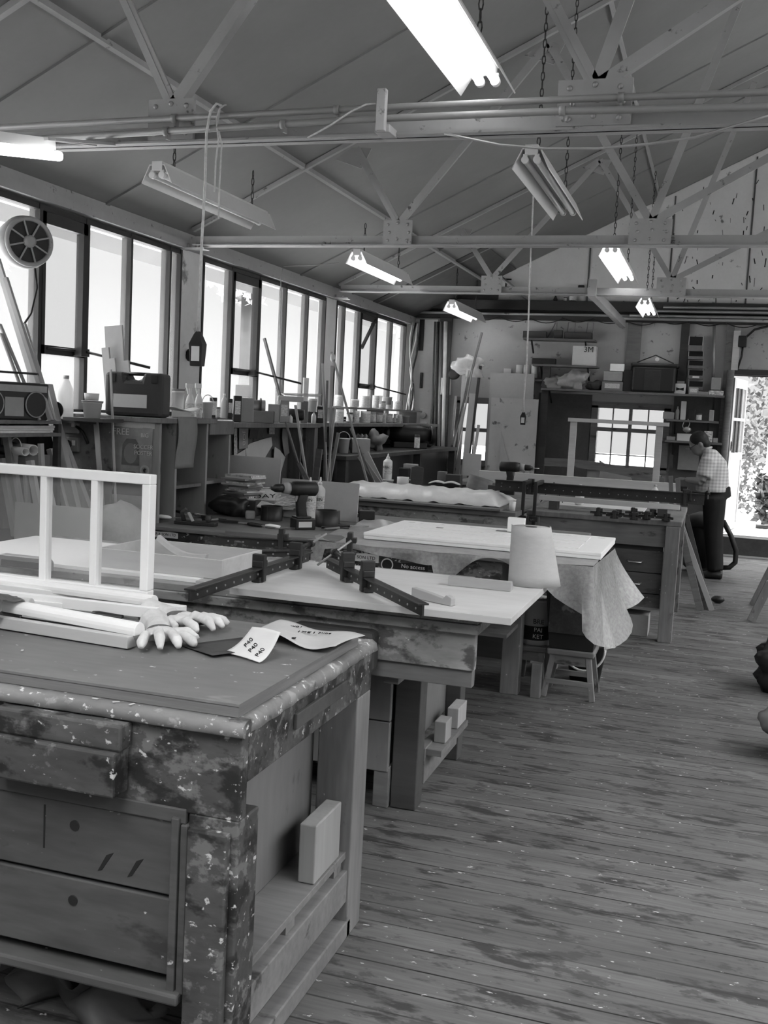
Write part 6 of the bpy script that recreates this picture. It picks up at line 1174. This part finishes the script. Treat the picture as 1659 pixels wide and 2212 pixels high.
# left strip of the back wall
for nm, lb, l, r, yb, yt, mt, th in (('dark_board', 'dark upright panel high on the whitewashed strip', 903, 917, 757, 690, black_m, .01), ('oblong_box', 'black oblong box on the whitewashed strip', 907, 914, 838, 805, black_m, .04), ('meter_board', 'pale socket board with round dial on the whitewashed strip', 905, 931, 925, 884, paper_m, .015)):
    a, b = at(l, yb, y=YW - .02), at(r, yt, y=YW - .02); t = thing(nm, lb, nm.replace('_', ' '), (a.x, YW - .0005, a.z)); B((0, -th, 0), (b.x - a.x, 0, b.z - a.z)).build('body', mt, t, .004)
    if nm == 'meter_board':
        MB().cyl((.05, -.05, .18), (.05, -.015, .18), .045, n=20).build('dial', galv_m, t); MB().cb((.06, -.03, .06), (.08, .03, .06)).build('socket', plast_m, t)
a = at(920, 925, y=YW - .1); lean('dark thick tube leaning below the socket board', (918, 918), (926, 985), 13.4, 6, .06, black_m, 'dark_tube')
t = thing('cable_bundle', 'thick bundle of cables with a coil hanging in the far corner', 'cables', (XL + .14, 13.25, 1.5))
for i in range(4): MB().tube([(.03 * math.sin(k_ * 1.3 + i), -.06 * i + .02 * math.sin(k_ + i * 2), 1.25 - .2 * k_) for k_ in range(8)], .012, 6).build('cable', grey_m if i % 2 else black_m, t)
MB().tube([(.02, -.12 + .1 * math.cos(q), .28 + .2 * math.sin(q)) for q in [k_ * PI / 8 for k_ in range(17)]], .012, 6).build('coil', galv_m, t)
for i, (px0, px1, mt, r_) in enumerate(((953, 947, galv_m, .022), (963, 957, pale_m, .026), (945, 938, mid_m, .014), (940, 931, dark_m, .012), (949, 942, iron_m, .01), (972, 964, dark_m, .02))):
    a, b = at(px0, 695, y=13.4 - .05 * (i % 2)), at(px1, 975, y=13.3 - .05 * (i % 2)); u = a.z / (a.z - b.z); b = a.lerp(b, u)
    one('upright_pole', ['bright metal pole standing in the left back corner', 'pale round pole right of the bright metal one', 'brown thin rod left of the bright metal pole', 'dark thin rod leftmost beside the socket board', 'dark iron rod between the poles', 'dark pole rightmost in the corner group'][i], 'pole', MB().cyl((0, 0, 0), a - b, r_, n=10), mt, b, 'poles in the left back corner', world=False)
G3 = 'timbers leaning on the back wall'
for T, Q, y, w_, mt, lb in (((1041, 718), (966, 1005), 13.0, 4.5, mid_m, 'longest dark lath leaning highest on the back wall'), ((1012, 800), (973, 1005), 13.0, 3, pale_m, 'bright thin rod left of the wide board'), ((1020, 800), (982, 1005), 12.95, 3, galv_m, 'second bright thin rod leaning on the back wall'), ((1021, 850), (1004, 1010), 12.9, 13, mdf_m, 'wide grey board leaning before the left back window'), ((1038, 790), (1010, 1010), 13.05, 6, dark_m, 'dark lath behind the wide grey board'), ((1034, 918), (1020, 1010), 12.9, 6, zt, 'thick pale stick right of the wide grey board'), ((1003, 810), (990, 1005), 13.1, 9, mdf_m, 'broad plank behind the bright rods'), ((985, 855), (972, 1000), 13.2, 5, galv_m, 'perforated metal strip leaning left of the rods')):
    lean(lb, T, Q, y, w_, .02, mt, 'timber_length', G3)
t = thing('plastic_bag', 'clear crumpled bag draped over the leaning timber tops', 'bag', at(1018, 800, y=13.06)); MB().ball((0, 0, .04), (.2, .07, .13), 18).crumple(.8, 8).build('film', film_m, t)
t = thing('cloth_bundle', 'dark and white cloths hanging on the poles by the leaning timbers', 'cloth', at(970, 830, y=13.33)); MB().ball((.05, 0, .13), (.09, .05, .07), 7).build('dark_cap', dark_m, t); MB().sheet(lambda u, v: (.14 * (u - .5) - .04, -.02 * math.sin(u * 9), -.14 + .22 * v), 8, 8).build('white_cloth', paper_m, t, solid=.003)
a, b = at(1028, 1020, y=12.3), at(1067, 978, y=12.3); one('square_board', 'small square panel standing on the far bench left end', 'panel', B((a.x, 11.6, .901), (b.x, 11.62, b.z)), mdf_m, (a.x, 11.6, .9))
# boards on the back wall
a, b = at(1053, 1012, y=13.3), at(1164, 863, y=13.3); t = thing('white_board', 'large stained white board standing against the back wall', 'board', (a.x, 13.28, 0)); B((0, 0, .4), (b.x - a.x, .015, b.z)).build('board_face', M('stained_white', .45, .05, 5, blotch=.12, stain=.16, ssc=7, scol=.04, rough=.6), t); B((.02, .0, 0), (b.x - a.x - .02, .02, .4)).build('lower_board', mdf_m, t)
g = [at(1078, 1010, y=13.27), at(1106, 1010, y=13.27), at(1092, 975, y=13.27), at(1083, 930, y=13.27)]; q = MB(); q.v = [tuple(V((p_.x - a.x, dy, p_.z))) for dy in (-.012, -.002) for p_ in g]; q.f = [(0, 1, 2, 3), (7, 6, 5, 4), (0, 4, 5, 1), (1, 5, 6, 2), (2, 6, 7, 3), (3, 7, 4, 0)]; q.sm = [False] * 6
o = one('curved_template', 'grey curved template propped before the stained white board', 'template', q, mdf_m, (a.x, 13.27, 0), world=False)
a2, b2 = at(1056, 863, y=13.42), at(1155, 808, y=13.42); one('grey_board', 'grey board standing behind the top of the stained white board', 'board', B((a2.x, 13.42, 0), (b2.x, 13.435, b2.z)), mdf_m, (a2.x, 13.42, 0))
for i, l in enumerate((1113, 1129, 1146)): 
    p = at(l + 7.5, 816, y=13.47); h = at(l, 788, y=13.47).z - p.z; t = thing('paper_roll', ['left', 'middle', 'right'][i] + ' white roll above the grey board on the back wall', 'paper roll', (p.x, 13.49, p.z), 0, 'white rolls on the back wall'); MB().lathe([(.045, 0), (.045, h), (.012, h)]).build('roll', paper_m, t)
p = at(1113, 818, y=13.5); one('narrow_ledge', 'narrow ledge carrying the three white rolls', 'ledge', B((p.x - .35, 13.44, p.z - .02), (p.x + .42, 13.58, p.z - .0005)), mid_m, (p.x, 13.5, p.z)); one('paper_note', 'pale paper sheet pinned left of the white rolls', 'paper', B((at(1087, 815, y=13.55).x, 13.56, p.z), (at(1103, 815, y=13.55).x, 13.565, p.z + .13)), paper_m, (p.x, 13.56, p.z))
a = at(1166, 1020, y=13.4); b = at(1166, 785, y=13.4); one('timber_post', 'dark timber post between the white board and the darker wall section', 'post', B((a.x - .04, 13.36, 0), (a.x + .05, 13.44, b.z)), dark_m, (a.x, 13.4, 0))
# pale timber frame and templates on the far bench
yf = 11.3; a, b = at(1232, 1022, y=yf), at(1232, 905, y=yf); c_ = at(1428, 925, y=yf)
t = thing('timber_stand', 'pale timber frame standing on the far bench before the paned window', 'frame', (a.x, yf, .901))
B((-.035, -.015, 0), (.035, .015, b.z - .9)).build('left_upright', pale_m, t, .002); B((c_.x - a.x - .05, -.015, 0), (c_.x - a.x + .02, .015, c_.z - .9 + .02)).build('right_upright', pale_m, t, .002); B((-.06, -.03, c_.z - .9 + .02), (c_.x - a.x + .08, .03, c_.z - .9 + .06)).build('top_rail', pale_m, t, .002)
a = at(1175, 1015, y=11.5); one('curved_board', 'long dark curved board lying behind the timber frame', 'board', MB().prism([(x, .15 - .12 * (x - .2) ** 2) for x in [i * .1 for i in range(14)]] + [(x, .06 - .12 * (x - .2) ** 2) for x in [i * .1 for i in range(13, -1, -1)]][:14], -.012, .012, XZ @ Matrix.Translation((0, .13, 0))), mid_m, (a.x, 11.5, .88 + .01), world=False)
a = at(1292, 972, y=11.7); one('angled_template', 'dark pointed template standing before the paned window', 'template', MB().prism([(0, 0), (.42, 0), (.36, .14), (.2, .17), (.02, .27), (.04, .12)], -.008, .008, XZ), mdf_m, (a.x, 11.7, .901), world=False)
one('low_ledge', 'low pale ledge below the paned window with a dark box edge', 'shelf', B((-1.35, 13.35, .93), (-.62, 13.55, .96)).box((-1.2, 13.37, .80), (-.68, 13.4, .93)), mid_m, (-1, 13.4, .93))
# door side
a = at(1543, 700, y=YW - .03); b = at(1540, 840, y=YW - .03); one('conduit_pipe', 'pale vertical conduit beside the column of bins', 'conduit', MB().cyl((b.x, YW - .02, b.z), (a.x, YW - .02, 2.86), .018, n=8), galv_m, b)
a = at(1604, 738, y=YW); t = thing('junction_box', 'black junction box with hanging cable above the yard door', 'junction box', (a.x, YW - .0, a.z)); B((-.05, -.06, -.07), (.05, -.0, .07)).build('box_body', black_m, t, .01)
P = [at(*q, y=YW - .03) - V(t.location) for q in ((1659, 705), (1630, 712), (1612, 728))]; MB().tube(P, .014, 8).build('cable', black_m, t); P = [at(*q, y=YW - .03) - V(t.location) for q in ((1605, 745), (1602, 770), (1592, 800))]; MB().tube(P, .012, 8).build('cable', black_m, t)
a, b = at(1586, 800, y=YW), at(1586, 715, y=YW); one('pale_lath', 'pale lath fixed upright above the door post', 'lath', B((a.x - .04, YW - .05, a.z), (a.x + .04, YW - .0, b.z)), pale_m, (a.x, YW - .04, a.z)); a = at(1575, 800, y=YW - .06); one('round_pipe', 'dark round pipe standing at the door post', 'pipe', MB().cyl((a.x + .02, YW - .1, 0), (a.x + .02, YW - .1, a.z), .045, n=14), mid_m, (a.x, YW - .1, 0))
for i, (px, py) in enumerate(((1480, 435), (1510, 500), (1570, 470), (1585, 540), (1600, 410), (1630, 600), (1545, 600), (1560, 640))): pass
# ---------------------------------------------------------------- the man
ym = 11.55
J = lambda px, py, dy=0: at(px, py, y=ym + dy)
pm = at(1545, 1242, z=0); man = thing('person', 'man in a pale checked short sleeved shirt bending over the bench end', 'person', (pm.x, ym, 0)); om = V((pm.x, ym, 0))
g = MB()
hd = J(1510, 958); mxh = Matrix.Translation(hd) @ Euler((0, -.55, 0)).to_matrix().to_4x4()
g.ball((0, 0, 0), (.098, .076, .118), 10, mxh); g.ball((-.035, 0, -.06), (.062, .058, .065), 8, mxh)
g.tube([mxh @ V((-.098, 0, .0)), mxh @ V((-.122, 0, -.03)), mxh @ V((-.1, 0, -.042))], [.012, .018, .012], 8)        # nose
g.ball((-.088, 0, -.075), (.014, .026, .009), 6, mxh); g.ball((-.088, 0, -.07), (.012, .024, .006), 6, mxh)
for s in (-1, 1): g.ball((.012, s * .078, -.01), (.02, .012, .032), 6, mxh)
nk = J(1533, 985); g.tube([mxh @ V((.02, 0, -.05)), nk], [.058, .066], 12); g.tube([nk, J(1541, 1010), J(1538, 1050)], [.09, .14, .15], 12)
for s in (-1, 1):
    sh_ = J(1530, 1000, s * .19); el = J(1515, 1040, s * .23); ha = J(1482, 1036, s * .10 - .03)
    g.tube([J(1537, 995, s * .06), sh_], [.075, .07], 10); g.tube([sh_, sh_.lerp(el, .6), el], [.062, .05, .042], 10); g.tube([el, el.lerp(ha, .5), ha], [.044, .04, .028], 10)
    d = (ha - el).normalized(); side = V((0, 1, 0)); pal = ha + d * .05; g.ball(tuple(pal), (.05, .038, .022), 7)
    for i in range(4):
        k_ = pal + d * .035 + side * (.027 - .018 * i); L_ = (.06, .068, .064, .05)[i]; g.tube([k_, k_ + d * L_ * .5 + V((0, 0, -.006)), k_ + d * L_ * .8 + V((0, 0, -.026))], [.0105, .0095, .008], 7)
    g.tube([pal - d * .02 - side * s * .03, pal + d * .02 - side * s * .052 + V((0, 0, -.008)), pal + d * .05 - side * s * .05 + V((0, 0, -.02))], [.0125, .011, .009], 7)
remesh(g.move(-om).build('body', skin_m, man), .008, 4)
def part(n_, gg, mt, v=.012, sm=5): return remesh(gg.move(-om).build(n_, mt, man), v, sm)
g = MB(); g.rings([[c_ + V((rx * math.cos(a_), ry * math.sin(a_), 0)) for a_ in [k_ * PI / 9 for k_ in range(18)]] for c_, rx, ry in ((J(1538, 1062), .172, .21), (J(1538, 1040), .175, .20), (J(1540, 1015), .158, .20), (J(1541, 995), .135, .195), (J(1537, 980), .09, .13), (J(1531, 970), .072, .085))])
for s in (-1, 1):
    sh_ = J(1530, 1000, s * .19); el = J(1515, 1040, s * .23); g.tube([J(1540, 992, s * .07), sh_, sh_.lerp(el, .75)], [.09, .085, .08], 12)
shirt = M('checked_shirt', .42, .03, 9, rough=.9)
N_ = shirt.node_tree.nodes; L_n = shirt.node_tree.links; bs = N_['Principled BSDF']; tcx = N_.new('ShaderNodeTexCoord'); w1 = []
for ax in 'XZ':
    wv_ = N_.new('ShaderNodeTexWave'); wv_.bands_direction = ax; wv_.inputs['Scale'].default_value = 9; wv_.inputs['Distortion'].default_value = .6; L_n.new(tcx.outputs['Object'], wv_.inputs[0]); w1.append(wv_)
ad = N_.new('ShaderNodeMath'); ad.operation = 'ADD'; L_n.new(w1[0].outputs['Fac'], ad.inputs[0]); L_n.new(w1[1].outputs['Fac'], ad.inputs[1]); mrx = N_.new('ShaderNodeMapRange'); mrx.inputs['From Max'].default_value = 2; mrx.inputs['To Min'].default_value = .3; mrx.inputs['To Max'].default_value = .55; L_n.new(ad.outputs[0], mrx.inputs[0])
ccx = N_.new('ShaderNodeCombineColor'); [L_n.new(mrx.outputs[0], ccx.inputs[i]) for i in range(3)]; L_n.new(ccx.outputs[0], bs.inputs['Base Color'])
part('shirt', g, shirt, .014, 4)
g = MB().tube([J(1527, 970, -.06), J(1522, 978, -.02), J(1523, 979, .02), J(1530, 970, .06), J(1537, 966, 0), J(1527, 970, -.06)], .014, 8); part('collar', g, shirt, .008, 2)
g = MB(); g.tube([J(1543, 1050), J(1543, 1075)], [.165, .175], 16)
for s in (-1, 1): g.tube([J(1543, 1075, s * .085), J(1541, 1150, s * .10), J(1545, 1232, s * .11)], [.125, .1, .085], 14)
part('trousers', g, cloth_m, .016, 4)
g = MB()
for s in (-1, 1): b_ = om + V((0, s * .11, 0)); g.tube([b_ + V((.07, 0, .045)), b_ + V((-.03, 0, .05)), b_ + V((-.12, 0, .035)), b_ + V((-.17, 0, .032))], [.045, .05, .04, .025], 10)
part('shoes', g, black_m, .012, 2)
g = MB().ball((.018, 0, .032), (.1, .088, .1), 10, mxh); g.ball((.05, 0, -.03), (.06, .075, .06), 8, mxh); part('hair', g, hair_m, .008, 2)
g = MB()
for s in (-1, 1):
    g.tube([mxh @ V((-.102, s * .035 + .024 * math.cos(a_), -.005 + .018 * math.sin(a_))) for a_ in [k_ * PI / 6 for k_ in range(13)]], .003, 5); g.tube([mxh @ V((-.1, s * .06, 0)), mxh @ V((.0, s * .085, .005))], .003, 5)
g.tube([mxh @ V((-.104, -.012, 0)), mxh @ V((-.104, .012, 0))], .003, 5); g.move(-om).build('glasses', black_m, man)
one('hand_tool', 'small dark block plane in the mans hands on the bench end', 'tool', B((-.06, -.05, 0), (.06, .05, .05)), iron_m, (J(1474, 1040).x, ym - .03, .9005), world=False, bev=.008)
P = [J(1562, 1125, .1), J(1578, 1155, .1), J(1590, 1190, .1), J(1588, 1215, .1), J(1575, 1226, .1), J(1560, 1226, .1)]
P = [V((p_.x, p_.y, max(p_.z, .03))) for p_ in P]; one('vacuum_hose', 'black flexible hose looping down behind the mans legs', 'hose', MB().tube([P[0].lerp(P[0], 0)] + P[1:], .028, 10), black_m, P[-1])
t = thing('dust_extractor', 'dark dust extractor standing on the floor between bench and man', 'machine', (J(1512, 1200).x, 11.95, 0)); MB().lathe([(.16, .04), (.18, .06), (.18, .5), (.14, .56), (.002, .56)], n=22).build('drum', black_m, t); MB().lathe([(.19, .5), (.2, .53), (.15, .62), (.05, .66), (.002, .66)], n=22).build('motor_head', dark_m, t)
for i in range(4): MB().ball((.14 * math.cos(i * PI / 2 + .7), .14 * math.sin(i * PI / 2 + .7), .025), .025, 6).build('castor', black_m, t)
# ---------------------------------------------------------------- right edge
def trestle(label, x, y, rz):
    t = thing('trestle', label, 'trestle', (x, y, 0), rz); MB().box((-.05, -.45, .62), (.05, .45, .68)).build('top_rail', mid_m, t, .004)
    for sy in (-1, 1):
        for sx_ in (-1, 1): MB().beam((sx_ * .26, sy * .42, 0), (sx_ * .02, sy * .36, .66), .07, .03, (0, 1, 0)).build('leg', midZ_m, t, .003)
    return t
p = at(1628, 1343, z=0); trestle('wooden trestle cut off by the right edge, its legs splayed on the floor', p.x + .26, p.y + .42, -.05)
p = at(1650, 1500, z=0); g = MB().lathe([(.05, 0), (.2, .01), (.22, .1), (.16, .22), (.08, .3), (.03, .33)], n=18); g = MB().ball((0, 0, .15), (.2, .17, .16), 18).crumple(.55, 7, 4); one('black_sack', 'black bin sack slumped on the floor at the right edge', 'sack', g, black_m, (p.x + .13, p.y + .15, 0), world=False)
p = at(1652, 1640, z=0); g = MB().ball((0, 0, .12), (.16, .14, .13), 18).crumple(.5, 7, 9); one('pale_sack', 'pale rounded sack barely showing at the right edge', 'sack', g, film_m if 0 else card_m, (p.x + .13, p.y + .1, 0), world=False)
# ---------------------------------------------------------------- outside
def foliage(name, label, lo, hi, n, s, mt, cat='hedge', kind='stuff', ell=False):
    g = MB(); r_ = random.Random(5)
    for i in range(n):
        while True:
            q = V([r_.uniform(-1, 1) for _ in range(3)])
            if not ell or .5 < q.length < 1: break
        c_ = V([(lo[k_] + hi[k_]) / 2 + q[k_] * (hi[k_] - lo[k_]) / 2 for k_ in range(3)])
        a_ = V([r_.gauss(0, 1) for _ in range(3)]).normalized(); b_ = a_.cross(V([r_.gauss(0, 1) for _ in range(3)])).normalized(); k_ = s * r_.uniform(.6, 1.3)
        g.add([c_ - a_ * k_, c_ - b_ * k_ * .5, c_ + a_ * k_, c_ + b_ * k_ * .5], [(0, 1, 2, 3)])
    return tag(g.build(name, mt), label, cat, kind=kind)
foliage('ivy_hedge', 'tall leafy ivy hedge in the yard beyond the open door', (.35, 17.2, .25), (3.6, 17.9, 4.2), 9000, .055, leaf_m)
p = at(1655, 1060, y=15.6); foliage('garden_plant', 'spiky leafy plant in the yard beside the hedge', (p.x - .12, 15.4, .3), (p.x + .5, 15.9, .95), 500, .09, leaf_m, 'plant', 'thing')
a = at(1655, 1000, y=16.4); t = thing('garden_post', 'white post with flat cap in the yard by the hedge', 'post', (a.x + .06, 16.4, GRD)); B((-.06, -.06, 0), (.06, .06, 1.55)).build('post_shaft', white_m, t); B((-.18, -.12, 1.55), (.3, .12, 1.64)).build('cap', midZ_m, t)
a = at(1645, 1106, y=15.0); one('barrow_handle', 'dark tool handle resting on the bright yard ground', 'handle', MB().tube([(-.06, 0, .03), (.06, 0, .03), (.5, .1, .06)], [.03, .03, .018], 10), black_m, (a.x, 15.0, GRD), world=False)
a = at(535, 625, x=-9.0); t = thing('garden_tree', 'pale blurred tree outside behind the second casement window', 'tree', (a.x, a.y, -.05)); MB().cyl((0, 0, 0), (0, 0, a.z), .12, n=8).build('trunk', dark_m, t); f_ = foliage('crown', '', (-1, -1.2, a.z - .3), (1, 1.2, a.z + 2.2), 2600, .10, M('pale_leaf', .42, .2, 9, rough=.6), ell=True)
for k_ in ('label', 'category', 'kind'): del f_[k_]
f_.parent = t; f_['kind'] = 'stuff'
a = at(130, 600, x=-12.0); t2 = dup(t, (a.x - 4, a.y + 2, -.05), 'pale blurred tree outside behind the first casement window')
